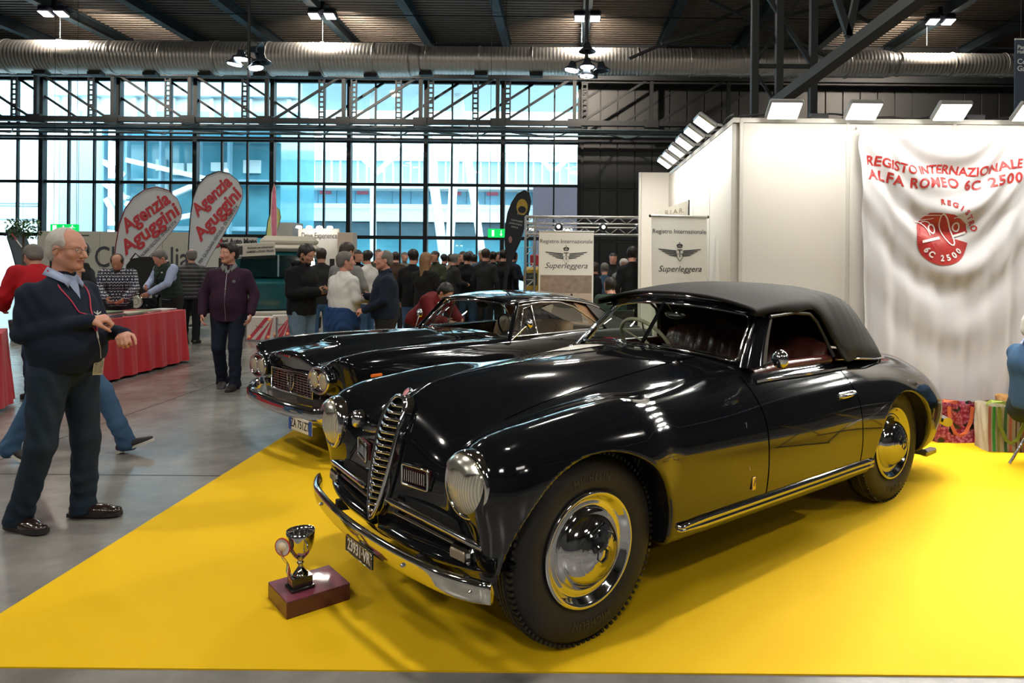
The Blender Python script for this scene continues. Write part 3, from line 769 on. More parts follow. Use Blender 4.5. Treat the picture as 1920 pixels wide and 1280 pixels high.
# ================================================================== BLACK CABRIOLET (front car)
def car_paint(name):
    m = M(name, (.0050, .0056, .0075), .08, 0, coat=.62, crough=.012, spec=.35, noise=(2, .2)); return m
PAINT = car_paint('black_lacquer'); PAINT_B = car_paint('midnight_lacquer')
UNDER = M('underbody_black', (.006, .006, .006), .8, noise=(5, .3))
CARGLASS = glass_mat('windscreen_glass', (.80, .86, .84), .10)
GAP = M('panel_gap', (.001, .001, .001), 1.0, spec=0.0)

A_AX = [-1.2, -1.05, -.85, -.6, -.3, 0, .3, .6, 1.0, 1.5, 1.9, 2.3, 2.7, 2.95, 3.1, 3.3]
A_T = Tab(A_AX, [0, .2, .4, .6, .75, .92], [
    [.40, .40, .38, .35, .30, .2], [.56, .56, .54, .50, .44, .36], [.70, .70, .69, .67, .60, .50], [.82, .83, .83, .81, .75, .64],
    [.905, .915, .925, .92, .86, .74], [.955, .96, .965, .955, .915, .80], [.98, .985, .99, .98, .935, .84], [1.0, 1.0, 1.0, 1.0, .955, .86],
    [1.0, 1.0, 1.01, 1.01, .965, .86], [1.06, 1.055, 1.045, 1.015, .97, .87], [1.062, 1.05, 1.02, .975, .955, .87],
    [1.052, 1.03, .975, .95, .95, .87], [1.03, .99, .915, .925, .94, .86], [1.0, .93, .85, .885, .915, .84], [.965, .87, .80, .86, .88, .80], [.90, .78, .72, .78, .80, .7]])
A_W = Tab(A_AX, [.25, .42, .6, .78, .95], [
    [0.300, 0.360, 0.380, 0.340, 0.200], [0.500, 0.560, 0.580, 0.540, 0.400], [0.640, 0.700, 0.720, 0.680, 0.560], [0.720, 0.790, 0.810, 0.776, 0.640], [0.760, 0.835, 0.855, 0.826, 0.720],
    [0.770, 0.850, 0.870, 0.841, 0.750], [0.780, 0.850, 0.868, 0.836, 0.750], [0.785, 0.842, 0.858, 0.831, 0.745], [0.790, 0.840, 0.855, 0.828, 0.740], [0.795, 0.840, 0.855, 0.831, 0.750],
    [0.790, 0.838, 0.855, 0.836, 0.760], [0.785, 0.835, 0.855, 0.841, 0.780], [0.765, 0.820, 0.845, 0.836, 0.780], [0.740, 0.790, 0.820, 0.811, 0.750], [0.745, 0.790, 0.820, 0.815, 0.765], [0.700, 0.745, 0.775, 0.775, 0.730]])
A_N = Tab([0, .1, .25, .45, .63, .78, .92], [.3, .5, .7, .9, 1.05], [
    [3.235, 3.235, 3.205, 3.14, 3.02], [3.215, 3.215, 3.185, 3.11, 2.98], [3.175, 3.18, 3.155, 3.06, 2.92], [3.15, 3.16, 3.14, 3.03, 2.90],
    [3.15, 3.165, 3.155, 3.06, 2.92], [3.13, 3.15, 3.145, 3.04, 2.89], [2.99, 3.01, 3.0, 2.90, 2.76]])
A_R = Tab([0, .3, .55, .75, .92], [.25, .5, .75, 1.0], [[-1.02, -1.10, -.98, -.6], [-1.0, -1.08, -.95, -.58], [-.93, -1.0, -.86, -.5], [-.80, -.88, -.72, -.4], [-.6, -.66, -.5, -.2]])
A_B = cur([-1.2, -.9, -.5, 0, .5, 1.5, 2.3, 2.7, 3.2], [.36, .30, .27, .27, .275, .30, .315, .33, .355])
def cone_d(x, y, z, a, b, ra, rb):
    d = [b[i] - a[i] for i in range(3)]; L2 = sum(v * v for v in d)
    t = np.clip(((x - a[0]) * d[0] + (y - a[1]) * d[1] + (z - a[2]) * d[2]) / L2, 0, 1)
    return np.sqrt((x - a[0] - t * d[0]) ** 2 + (y - a[1] - t * d[1]) ** 2 + (z - a[2] - t * d[2]) ** 2) - (ra + (rb - ra) * t)
def arch_d(x, z, cx, cz, r, flat=.0): return np.sqrt((x - cx) ** 2 + (z - cz) ** 2) - r
def body_A(x, y, z):
    f = smax(y - A_W(x, z), z - A_T(x, y), .17)
    f = smax(f, x - A_N(y, z), .12)
    f = smax(f, A_R(y, z) - x, .16)
    f = smax(f, A_B(x) + np.zeros_like(f) - z, .05)
    pod = cone_d(x, y, z, (3.06, .635, .728), (2.45, .66, .71), .155, .208)
    pod = smax(pod, x - 3.18, .035)
    f = smin(f, pod, .10)
    arch = smax(arch_d(x, z, 2.695, .385, .418), .50 - y, .03)
    f = smax(f, -arch, .022)
    arch = smax(arch_d(x, z, .045, .335, .402), .52 - y, .03)
    f = smax(f, -arch, .022)
    # cockpit and windscreen well
    ck = smax(smax(y - .66, .40 - z, .06), smax(.22 - x, x - (1.42 - (z - 1.0) * .2), .05), .06)
    f = smax(f, -ck, .02)
    return f
h = .0135
axs = [np.arange(-1.18, 3.34, h), np.arange(0, .96, h), np.arange(.2, 1.14, h)]
v, q = implicit(body_A, axs, 3)
bm = bmesh.new(); me = bpy.data.meshes.new('tmp'); me.from_pydata(v.tolist(), [], q.tolist()); bm.from_mesh(me)
def cut(co, no):
    bmesh.ops.bisect_plane(bm, geom=bm.verts[:] + bm.edges[:] + bm.faces[:], plane_co=co, plane_no=no)
def cut_in(co, no, test):
    fs = [f for f in bm.faces if test(f.calc_center_median())]
    es = {e for f in fs for e in f.edges}; vs_ = {x for f in fs for x in f.verts}
    bmesh.ops.bisect_plane(bm, geom=list(vs_) + list(es) + fs, plane_co=co, plane_no=no)
DF, DR, DB = 1.575, .60, .345
cut_in((DF, 0, 0), (1, 0, 0), lambda c: abs(c.x - DF) < .2 and abs(c.y) > .6)
cut_in((DR, 0, 0), (1, 0, -.05), lambda c: abs(c.x - DR) < .2 and abs(c.y) > .6)
cut_in((0, 0, DB), (0, 0, 1), lambda c: .4 < c.x < 1.9 and abs(c.y) > .6 and abs(c.z - DB) < .06)
def is_door(c): return (c.x < DF) and (c.x - c.z * .05 > DR) and c.z > DB and abs(c.y) > .662
for s in (1, -1): cut_in((0, s * .40, 0), (0, 1, s * .0), lambda c: abs(c.y - s * .40) < .2 and c.x > 1.4 and c.z > .7)
cut_in((3.075, 0, 0), (1, 0, .25), lambda c: abs(c.y) < .5 and c.x > 2.7 and c.z > .6)
cut_in((1.60, 0, 0), (1, 0, 0), lambda c: abs(c.y) < .5 and abs(c.x - 1.6) < .1 and c.z > .9)
def is_hood(c): return abs(c.y) < .40 and 1.60 < c.x and (c.x - 3.075 + .25 * c.z < 0) and c.z > .72
# a sane cut for the hood front
groups = {'body': [], 'dl': [], 'dr': [], 'hood': []}
for f in bm.faces:
    c = f.calc_center_median()
    f.smooth = True
    k = 'hood' if is_hood(c) else ('dl' if c.y > 0 else 'dr') if is_door(c) else 'body'
    groups[k].append(f)
def sub_mesh(name, faces, mat, parent):
    vid = {}; vv = []; ff = []
    for f in faces:
        t = []
        for w_ in f.verts:
            if w_.index not in vid: vid[w_.index] = len(vv); vv.append(tuple(w_.co))
            t.append(vid[w_.index])
        ff.append(t)
    me = bpy.data.meshes.new(name); me.from_pydata(vv, [], ff); me.materials.append(mat)
    me.polygons.foreach_set('use_smooth', [True] * len(ff)); me.update()
    # shading normals from the implicit surface, so panels meet without a shading break
    return link(bpy.data.objects.new(name, me), parent)
bm.verts.index_update()
CA_O = (1.671, 5.098, 0.0); CA_R = math.atan2(-.6442, -.7648)
carA = empty('cabriolet', CA_O, CA_R, 'black 1950s two-door cabriolet with black cloth top, tall shield grille and chrome bumper, nearest car', 'car')
bodyA = sub_mesh('body', groups['body'], PAINT, carA)
doorA = sub_mesh('door', groups['dl'], PAINT, carA); doorA2 = sub_mesh('door', groups['dr'], PAINT, carA)
hoodA = sub_mesh('bonnet', groups['hood'], PAINT, carA)
def normals_from(fun, ob):
    me = ob.data; n = len(me.vertices); co = np.empty(n * 3, np.float32); me.vertices.foreach_get('co', co); p = co.reshape(-1, 3).astype(float)
    f = lambda p: fun(p[:, 0], np.abs(p[:, 1]), p[:, 2]); e = 2e-3
    g = np.stack([f(p + np.eye(3)[i] * e) - f(p - np.eye(3)[i] * e) for i in range(3)], 1); g /= np.maximum(np.linalg.norm(g, axis=1, keepdims=True), 1e-9)
    me.normals_split_custom_set_from_vertices(g.tolist())
for o in (bodyA, doorA, doorA2, hoodA): normals_from(body_A, o)
bm.free(); bpy.data.meshes.remove(me)

def surf(fun, p, d, it=60):
    """walk from p along d to the surface (outside -> inside)"""
    p = np.array(p, float); d = np.array(d, float); d /= np.linalg.norm(d)
    g = lambda q: float(fun(np.array([q[0]]), np.array([abs(q[1])]), np.array([q[2]]))[0])
    t = 0; v0 = g(p)
    for i in range(400):
        t += .01; v1 = g(p + d * t)
        if v1 < 0: break
    a, b = t - .01, t
    for _ in range(14):
        m = (a + b) / 2
        if g(p + d * m) < 0: b = m
        else: a = m
    return Vector(p + d * a)
sA = lambda p, d: surf(body_A, p, d)
# panel gaps: fine dark lines lying in the joints
gm = MB()
for s in (1, -1):
    pts = [sA((DF, s * 1.2, z), (0, -s, 0)) + Vector((0, s * .0005, 0)) for z in np.arange(DB, .985, .03)]; gm.tube(pts, .0026, 5)
    pts = [sA((DR + z * .05, s * 1.2, z), (0, -s, 0)) for z in np.arange(DB, .97, .03)]; gm.tube(pts, .0026, 5)
    pts = [sA((x, s * 1.2, DB), (0, -s, 0)) for x in np.arange(.62, 1.57, .05)]; gm.tube(pts, .0026, 5)
    pts = [sA((x, s * .40, 1.3), (0, 0, -1)) for x in np.arange(1.6, 2.86, .05)]; gm.tube(pts, .0026, 5)
tag(gm.build('panel_gap', GAP, carA), kind='stuff')

# underside and cabin tub
u = MB(); u.box((1.1, 0, .30), (3.6, 1.0, .10)); u.box((.8, 0, .42), (1.3, 1.28, .06)); u.box((2.45, 0, .5), (.7, .8, .3)); u.box((0, 0, .5), (1.0, .95, .3))
u.cyl((2.65, -.6, .38), (2.65, .6, .38), .04); u.cyl((0, -.6, .36), (0, .6, .36), .05)
u.build('chassis', UNDER, carA)

# ---------------- wheels
TYRE_M = RUBBER
def wheel(parent, x, y, name_hub, tyre_r=.39, rim_r=.235, w=.165, flip=1, hub_style='rings', lettering=True):
    """local lathe axis = outward (y * flip)"""
    R = Matrix(((-flip, 0, 0), (0, 0, flip), (0, 1, 0)))
    c = (x, y, tyre_r)
    m = MB(); k = tyre_r / .39
    m.lathe([(rim_r - .012, -w), (rim_r + .02, -w - .0), (.33 * k, -w - .004), (.372 * k, -w + .03), (.388 * k, -w + .055), (.39 * k, -w / 2), (.388 * k, -.055), (.380 * k, -.035), (.374 * k, -.03), (.365 * k, -.016), (.345 * k, .0), (.315 * k, .008), (.285 * k, .008), (.262 * k, .002), (rim_r + .006, -.008), (rim_r - .012, -.014)], c, R, 72)
    for i in range(90):      # tread shoulder lugs and zig-zag centre ribs
        a = 2 * PI * i / 90; ca, sa = math.cos(a), math.sin(a)
        B = Matrix(((ca, -sa, 0), (sa, ca, 0), (0, 0, 1)))
        for zz, ln in ((-.034, .030), (-w + .034, .030)):
            m.box(Vector(c) + R @ (B @ Vector((.381 * k, 0, zz))), (.013, .013, ln), R @ B)
    for zz in (-.062, -.082, -.104):
        m.lathe([(.386 * k, zz - .007), (.394 * k, zz - .006), (.394 * k, zz + .006), (.386 * k, zz + .007)], c, R, 72, False)
    ty = m.build('tyre', TYRE_M, parent)
    if lettering:
        me = text_geo('MICHELIN', .042, .0012, bold=.001, spacing=1.15)
        for a0 in (PI / 2, -PI / 2):
            me2 = me.copy()
            for vtx in me2.vertices:
                r = .292 * k + vtx.co.y; a = a0 - vtx.co.x / (.30 * k) * 1.0
                p = Vector(c) + R @ Vector((r * math.cos(a), r * math.sin(a), .0095 + vtx.co.z)); vtx.co = p
            me2.materials.clear(); me2.materials.append(M('raised_rubber', (.03, .029, .027), .5, noise=(30, .2)))
            link(bpy.data.objects.new('raised_lettering', me2), ty)
    m = MB(); m.lathe([(rim_r - .014, -.02), (rim_r, -.008), (rim_r + .002, .004), (rim_r - .008, .010), (rim_r - .022, .002), (rim_r - .036, -.020), (rim_r - .048, -.026), (rim_r - .056, -.016), (rim_r - .075, -.034), (.12, -.045), (.05, -.045)], c, R, 72)
    rim = m.build('wheel_rim', CHROME, ty)
    m = MB()
    m.lathe([(.165, -.035), (.168, -.018), (.160, -.008), (.150, -.004), (.146, .006), (.135, .022), (.118, .038), (.100, .050), (.092, .053), (.090, .056), (.084, .056), (.082, .059), (.076, .059), (.074, .062), (.068, .062), (.066, .064), (.060, .064), (.058, .066), (.046, .066), (.044, .070), (.0, .072)], c, R, 64)
    h1 = m.build('hub_cap', CHROME, ty)
    m = MB(); hx = [Vector(c) + R @ Vector((.030 * math.cos(a), .030 * math.sin(a), .0735)) for a in [PI / 3 * i + .4 for i in range(6)]]
    m.tube(hx, .0028, 6, closed=True); m.build('hexagon_emblem', M('emblem_black', (.02, .02, .02), .4, noise=(20, .2)), ty)
    return ty
wheel(carA, 2.665, .745, 'hub'); wheel(carA, 2.665, -.745, 'hub', flip=-1, lettering=False)
wheel(carA, .0, .745, 'hub'); wheel(carA, .0, -.745, 'hub', flip=-1, lettering=False)
am = MB()
for cx, cz, r in ((2.695, .385, .45), (.045, .335, .43)):
    for s in (1, -1):
        pts = [(cx + r * .96 * math.cos(a), s * .60, cz + r * .96 * math.sin(a)) for a in np.linspace(-.1, PI + .1, 24)]
        am = MB(); am.strip(pts, .30, .006, up=(0, 1, 0)); am.build('wheel_well', UNDER, carA)

# ---------------- front end
def both(fn):
    for s in (1, -1): fn(s)
# shield grille
def gx(z): return float(A_N(np.array([0.0]), np.array([z]))[0]) + .022
outl = [(0, .952), (.036, .946), (.062, .925), (.078, .89), (.085, .84), (.086, .78), (.082, .70), (.073, .62), (.058, .55), (.036, .49), (.012, .452), (0, .445)]
def g_half(z):
    for (a, za), (b, zb) in zip(outl, outl[1:]):
        if zb <= z <= za: return a + (b - a) * (za - z) / (za - zb)
    return 0
full = [(y, z) for y, z in outl] + [(-y, z) for y, z in outl[-2:0:-1]]
m = MB(); 
pts = [Vector((gx(z) - abs(y) * .25 + .012, y, z)) for y, z in full]
m.tube(pts, .0105, 8, closed=True); grA = m.build('grille', CHROME, carA)
m = MB(); base = [Vector((gx(z) - abs(y) * .25 - .018, y, z)) for y, z in full]; ctr = Vector((gx(.72) - .03, 0, .72))
m.add([ctr] + base, [(0, i + 1, (i + 1) % len(base) + 1) for i in range(len(base))]); m.build('backing', M('grille_void', (.002, .002, .002), .9), grA)
m = MB(); ins = [Vector((gx(z) - abs(y) * .25 - .03, y * 1.04, z)) for y, z in full]
k = len(full); m.add(pts + ins, [(i, (i + 1) % k, k + (i + 1) % k, k + i) for i in range(k)], True); m.build('grille_shell', CHROME, grA)
for z in np.linspace(.915, .478, 17):
    w_ = g_half(z) - .004
    m = MB(); pp = [Vector((gx(z) + .012 - (abs(t) * w_) * .25 + .006 * (1 - t * t), t * w_, z)) for t in np.linspace(-1, 1, 9)]
    m.tube([p - Vector((.003, 0, 0)) for p in pp], .0078, 8); m.build('slat', CHROME, grA)
m = MB(); m.lathe([(0, .007), (.022, .006), (.026, 0), (.026, -.004)], (gx(.958) - .02, 0, .962), Matrix.Rotation(.9, 3, 'Y'), 24); bd = m.build('round_badge', CHROME, grA)
m = MB(); m.lathe([(0, .0085), (.018, .0078)], (gx(.958) - .02, 0, .962), Matrix.Rotation(.9, 3, 'Y'), 24); m.build('enamel', M('red_enamel', (.35, .04, .06), .2, coat=1, noise=(60, .6)), bd)
# bonnet centre strip
m = MB(); pts = [sA((x, 0, 1.4), (0, 0, -1)) + Vector((0, 0, .001)) for x in np.arange(1.64, 3.06, .05)]; m.tube(pts, .0035, 6); m.build('centre_strip', CHROME, hoodA)

LENS = M('headlamp_glass', (.62, .60, .52), .12, coat=1, noise=(3, .3), bump=None)
def ribbed(name, col, sc=150):
    m = M(name, col, .10, coat=1.0)
    nt = m.node_tree; n = nt.nodes; l = nt.links
    if 'Wave Texture' not in n:
        t = n.new('ShaderNodeTexCoord'); w_ = n.new('ShaderNodeTexWave'); w_.bands_direction = 'Y'; w_.inputs['Scale'].default_value = sc / 6.3; w_.inputs['Distortion'].default_value = 0
        b = n.new('ShaderNodeBump'); b.inputs['Strength'].default_value = .5; b.inputs['Distance'].default_value = .004
        l.new(t.outputs['Object'], w_.inputs[0]); l.new(w_.outputs[1], b.inputs['Height']); l.new(b.outputs[0], n['Principled BSDF'].inputs['Normal'])
        r = n.new('ShaderNodeValToRGB'); c0 = tuple(c * .62 for c in col) + (1,); r.color_ramp.elements[0].color = c0; r.color_ramp.elements[1].color = tuple(col) + (1,)
        l.new(w_.outputs[1], r.inputs[0]); l.new(r.outputs[0], n['Principled BSDF'].inputs['Base Color'])
        n['Principled BSDF'].inputs['Metallic'].default_value = .35
    return m
HLENS = ribbed('ribbed_lens', (.74, .70, .58), 180)
RX = Matrix(((0, 0, 1), (0, 1, 0), (-1, 0, 0)))
def tiltm(s): return Matrix.Rotation(s * .10, 3, 'Z') @ RX
def headlamp(s):
    c = Vector((3.178, s * .635, .727)); R = tiltm(s)
    m = MB(); m.lathe([(.128, -.04), (.130, -.02), (.130, .002), (.126, .014), (.120, .019), (.115, .018), (.112, .012), (.110, .0)], c, R, 48); h = m.build('headlamp', CHROME, carA)
    m = MB(); m.lathe([(.113, .006), (.098, .026), (.07, .043), (.035, .054), (0, .058)], c, R, 40); m.build('lens', HLENS, h)
    # visor over the lens
    m = MB(); N = 13; A_ = [R @ Vector((-.118 * math.cos(a) * 1, .118 * math.sin(a), .030)) for a in np.linspace(-.95, .95, N)]
    B_ = [R @ Vector((-.100 * math.cos(a), .100 * math.sin(a) * .86, .052)) for a in np.linspace(-.85, .85, N)]
    C_ = [R @ Vector((-.072 * math.cos(a * .9), .072 * math.sin(a * .9), .058)) for a in np.linspace(-.8, .8, N)]
    vs = [c + p for p in A_ + B_ + C_]
    vs2 = [p + Vector((-.004, 0, -.004)) for p in vs]
    fs = [(i + r * N, i + 1 + r * N, i + 1 + N + r * N, i + N + r * N) for r in (0, 1) for i in range(N - 1)]
    m.add(vs, fs, True); m.add(vs2, fs, True); m.build('visor', M('visor_alloy', (.62, .61, .55), .22, .9, noise=(20, .1)), h)
both(headlamp)
def auxlamp(s):      # round horn cover and ribbed side grille
    c = sA((3.6, .235 if s > 0 else -.29, .66), (-1, 0, 0)); 
    R = Matrix.Rotation(s * .20, 3, 'Z')
    m = MB(); W_, H_ = .085, .042
    fr = [(-W_, -H_), (W_, -H_), (W_, H_), (-W_, H_)]
    pts = []
    for i, (a, b) in enumerate(fr):
        for t in np.linspace(0, PI / 2, 4):
            an = PI + i * PI / 2 + t; pts.append(c + R @ Vector((.022, a * .84 + .010 * math.cos(an), b * .8 + .008 * math.sin(an))))
    m.tube(pts, .006, 8, closed=True); g = m.build('side_grille', CHROME, carA)
    m = MB()
    for i in range(10): 
        y = (-1 + 2 * (i + .5) / 10) * W_ * .8; m.box(c + R @ Vector((.018, y, 0)), (.016, .005, H_ * 1.1), R)
    m.build('rib', CHROME, g)
    m = MB(); m.box(c + R @ Vector((.004, 0, 0)), (.008, W_ * 1.8, H_ * 1.7), R); m.build('mesh', M('dark_red_mesh', (.10, .015, .02), .4, noise=(80, .4)), g)
both(auxlamp)
m = MB(); c = sA((3.6, -.47, .765), (-1, 0, 0)); m.lathe([(.0, .03), (.03, .028), (.042, .018), (.046, 0), (.046, -.02)], c, RX, 28); m.build('horn_cover', CHROME, carA)

def fpath(ys, z, off, s):
    zz = z if hasattr(z, '__len__') else [z] * len(ys)
    return [Vector((float(A_N(np.array([y]), np.array([q]))[0]) + off, s * y, q)) for y, q in zip(ys, zz)]
def bars(s):
    ys = np.linspace(.10, .70, 14); off = np.interp(ys, [.1, .3, .6, .7], [.035, .09, .07, .06])
    P1 = [Vector((x, s * y, z)) for x, y, z in zip(3.245 - .085 * (ys - .1) / .6, ys, .545 - .035 * (ys - .1) / .6)]
    m = MB(); m.tube(P1, [.010] + [.016] * 12 + [.012], 10); m.ball(P1[-1], .0135, 10); u = m.build('grille_bar', CHROME, carA)
    ys = np.linspace(.13, .56, 10)
    P2 = [Vector((3.225 - .07 * (y - .1) / .6, s * y, .492 - .02 * (y - .1) / .6)) for y in ys]
    m = MB(); m.tube(P2, .009, 8); m.build('grille_bar', CHROME, carA)
    m = MB(); k = MB()
    for z, d in ((.53, .012), (.475, .012)):
        pass
    # dark intake behind the bars
    ys = np.linspace(.09, .66, 12); pp = [Vector((3.190 - .05 * (y - .1) / .6, s * y, .505)) for y in ys]
    m.strip(pp, .11, .02); m.build('intake', M('grille_void', (.002, .002, .002), .9), carA)
    # parking lamp
    c = Vector((3.175, s * .60, .462)); R = Matrix.Rotation(s * .12, 3, 'Z')
    m = MB(); m.box(c, (.05, .115, .058), R, bev=.01); l = m.build('parking_lamp', CHROME, carA)
    m = MB(); m.box(c + R @ Vector((.024, -.006 * s, 0)), (.012, .088, .040), R, bev=.006); m.build('lens', ribbed('amber_lens', (.62, .50, .36), 300), l)
    # body coloured lower wing with bright edge
    ys = np.linspace(.03, .75, 20)
    xs = 3.245 - .11 * np.clip((ys - .25) / .5, 0, 1) ** 2; zz = .425 + .03 * ys
    hh = np.interp(ys, [.03, .1, .5, .68, .75], [.03, .085, .085, .05, .012])
    P3 = [Vector((x, s * y, z)) for x, y, z in zip(xs, ys, zz)]
    m = MB(); N = len(P3); prof = 9; vs = []
    for p, hgt in zip(P3, hh):
        for t in np.linspace(0, PI, prof): vs.append(p + Vector((-.10 + .11 * math.sin(t) , 0, hgt * .5 * math.cos(t) - .02)))
    m.add(vs, [(i * prof + j, i * prof + j + 1, (i + 1) * prof + j + 1, (i + 1) * prof + j) for i in range(N - 1) for j in range(prof - 1)], True)
    wg_ = m.build('apron', PAINT, carA)
    m = MB(); m.tube([p + Vector((-.098, 0, hgt * .5 - .018)) for p, hgt in zip(P3, hh)], .005, 6); m.build('apron_trim', CHROME, wg_)
both(bars)
# bumper
def bump_x(y): y = abs(y); return 3.322 - .055 * (y / .6) ** 2 if y < .6 else 3.267 - .24 * (y - .6) - .9 * (y - .6) ** 2
BU = M('brushed_bumper', (.74, .73, .68), .07, 1.0, noise=(6, .05))
ys = list(np.linspace(-.80, .80, 49)); m = MB(); vs = []
bp = [(-.006, -.046), (.004, -.045), (.010, -.038), (.014, -.02), (.017, 0), (.019, .02), (.019, .032), (.014, .041), (.004, .046)]
for y in ys:
    t = Vector((1, -(bump_x(y + .01) - bump_x(y - .01)) / .02, 0)).normalized(); sc_ = 1.0 if abs(y) < .74 else 1 - (abs(y) - .74) * 2.0
    for a, b in bp: vs.append(Vector((bump_x(y), y, .388)) + t * (a * 1.3) + Vector((0, 0, b * sc_)))
    vs.append(Vector((bump_x(y) - .01, y, .388)))
k = len(bp) + 1
m.add(vs, [(i * k + j, (i + 1) * k + j, (i + 1) * k + (j + 1) % k, i * k + (j + 1) % k) for i in range(len(ys) - 1) for j in range(k)] + [tuple(range(k)), tuple(len(vs) - 1 - j for j in range(k))], True)
bumA = m.build('front_bumper', BU, carA, clean=True)
for s in (1, -1):
    m = MB(); m.bar((2.95, s * .40, .36), (3.26, s * .40, .385), .03, .05); m.build('bumper_bracket', UNDER, carA)
for y in (-.45, .40, .745):
    m = MB(); m.ball((bump_x(y) + .026, y, .388), .009, 10); m.build('bolt', CHROME, bumA)
# plate
c = Vector((3.335, .035, .325)); m = MB(); m.box(c, (.008, .262, .070), bev=.003); pl = m.build('number_plate', M('plate_black', (.012, .012, .013), .4, noise=(8, .3)), carA)
m = MB(); rc = [(-.129, -.033), (.129, -.033), (.129, .033), (-.129, .033)]; m.tube([c + Vector((.005, a, b)) for a, b in rc], .0022, 6, closed=True); m.build('plate_rim', CHROME, pl)
text('23931·VR', M('plate_white', (.75, .74, .70), .5, noise=(30, .1)), c + Vector((.0045, 0, 0)), (0, 1, 0), (0, 0, 1), .066, pl, ext=.0008, bold=.0012, sx=.86)

# ---------------- screen frame, soft top
def lerp(a, b, t): return a + (b - a) * t
def ws_bot(y): a = abs(y) / .64; return Vector((1.597 - .085 * a ** 1.6, y, 1.066 - .046 * a ** 2))
def ws_top(y): a = abs(y) / .55; return Vector((1.385 - .130 * a ** 1.8, y, 1.318 - .052 * a ** 2))
def ws(u, t):   # u -1..1, t 0..1
    b = ws_bot(u * .64); tp = ws_top(u * .55); p = b.lerp(tp, t); p.x += .012 * math.sin(PI * t); return p
m = MB(); nu, nt = 32, 10; vs = [ws(-1 + 2 * i / nu, j / nt) for i in range(nu + 1) for j in range(nt + 1)]
m.add(vs, [(i * (nt + 1) + j, (i + 1) * (nt + 1) + j, (i + 1) * (nt + 1) + j + 1, i * (nt + 1) + j + 1) for i in range(nu) for j in range(nt)], True)
wsA = m.build('windscreen', CARGLASS, carA)
def rounded_u(u0, u1, t0, t1, r=.12, n=5):
    out = []
    for cu, ct, a0 in ((u1, t1, 0), (u0, t1, PI / 2), (u0, t0, PI), (u1, t0, 1.5 * PI)):
        ru = r * .55 * (1 if u1 > 0 else 1); rt = r * 1.3
        cc = (cu - (ru if cu == u1 else -ru), ct - (rt if ct == t1 else -rt))
        for i in range(n + 1):
            a = a0 + PI / 2 * i / n; out.append((cc[0] + ru * math.cos(a), cc[1] + rt * math.sin(a)))
    return out
def dens(L, k=4):
    o = []
    for i, p in enumerate(L):
        q = L[(i + 1) % len(L)]; d = max(abs(p[0] - q[0]), abs(p[1] - q[1])); n = max(1, int(d / .12))
        o += [(lerp(p[0], q[0], j / n), lerp(p[1], q[1], j / n)) for j in range(n)]
    return o
m = MB(); m.tube([ws(u, t) + Vector((.004, 0, 0)) for u, t in dens(rounded_u(-.97, .97, .03, .965))], .0085, 8, closed=True); m.build('screen_trim', CHROME, wsA)
m = MB(); m.bar(ws(0, .02) + Vector((.004, 0, 0)), ws(0, .98) + Vector((.004, 0, 0)), .02, .014); m.build('centre_pillar', PAINT, wsA)
# painted surround: pillars + scuttle rim + header
for s in (1, -1):
    m = MB(); pb_ = [ws(s * 1.0, t) for t in np.linspace(-.05, 1.0, 10)]
    vs = []
    for i, p in enumerate(pb_):
        t = i / 9; wi = lerp(.105, .075, t)
        for a, b in ((0.006, 0), (-.01, .35), (-.05, .8), (-wi, 1.0), (-wi, .2), (-.03, -.2)): vs.append(p + Vector((a, s * (.012 + b * lerp(.075, .05, t)), 0)))
    m.add(vs, [(i * 6 + j, (i + 1) * 6 + j, (i + 1) * 6 + (j + 1) % 6, i * 6 + (j + 1) % 6) for i in range(9) for j in range(6)], True)
    m.build('windscreen_pillar', PAINT, carA, clean=True)
    m = MB(); m.tube([p + Vector((.008, s * .006, 0)) for p in pb_], .006, 6); m.build('pillar_trim', CHROME, carA)
m = MB(); hd = [ws_top(y) + Vector((-.004, 0, .016)) for y in np.linspace(-.60, .60, 25)]
m.strip(hd, .040, .045, up=(.5, 0, 1)); m.build('header_rail', PAINT, carA)
m = MB(); m.tube([ws_top(y) + Vector((-.005, 0, .040)) for y in np.linspace(-.615, .615, 25)], .008, 8); m.build('header_trim', CHROME, carA)
# fabric hood: loft from header back
TOPM = M('black_hood_cloth', (.011, .0105, .009), .9, noise=(6, .18), bump=(350, .12), spec=.2)
stn = [  # x, z centre, z at shoulder, half width at shoulder, side drop z (lower edge), half width lower
    (1.365, 1.362, 1.298, .585, 1.275, .612), (1.15, 1.397, 1.322, .59, 1.285, .622), (.95, 1.414, 1.336, .585, 1.28, .635), (.78, 1.415, 1.342, .575, 1.262, .64), (.70, 1.413, 1.345, .57, 1.16, .665), (.62, 1.411, 1.345, .56, 1.0, .715), (.5, 1.405, 1.343, .55, .975, .725),
    (.36, 1.392, 1.333, .53, .965, .72), (.2, 1.352, 1.295, .50, .955, .71), (.04, 1.275, 1.225, .465, .948, .695), (-.06, 1.165, 1.12, .45, .945, .67), (-.13, 1.04, 1.02, .44, .94, .60), (-.17, .955, .95, .44, .935, .52)]
SX = np.array([s[0] for s in stn])[::-1]; tabs = np.array([s[1:] for s in stn])[::-1]; spT = Spl(SX)
xs = np.linspace(-.17, 1.365, 60); TT = spT.basis(xs) @ tabs
m = MB(); vs = []; nc = 29
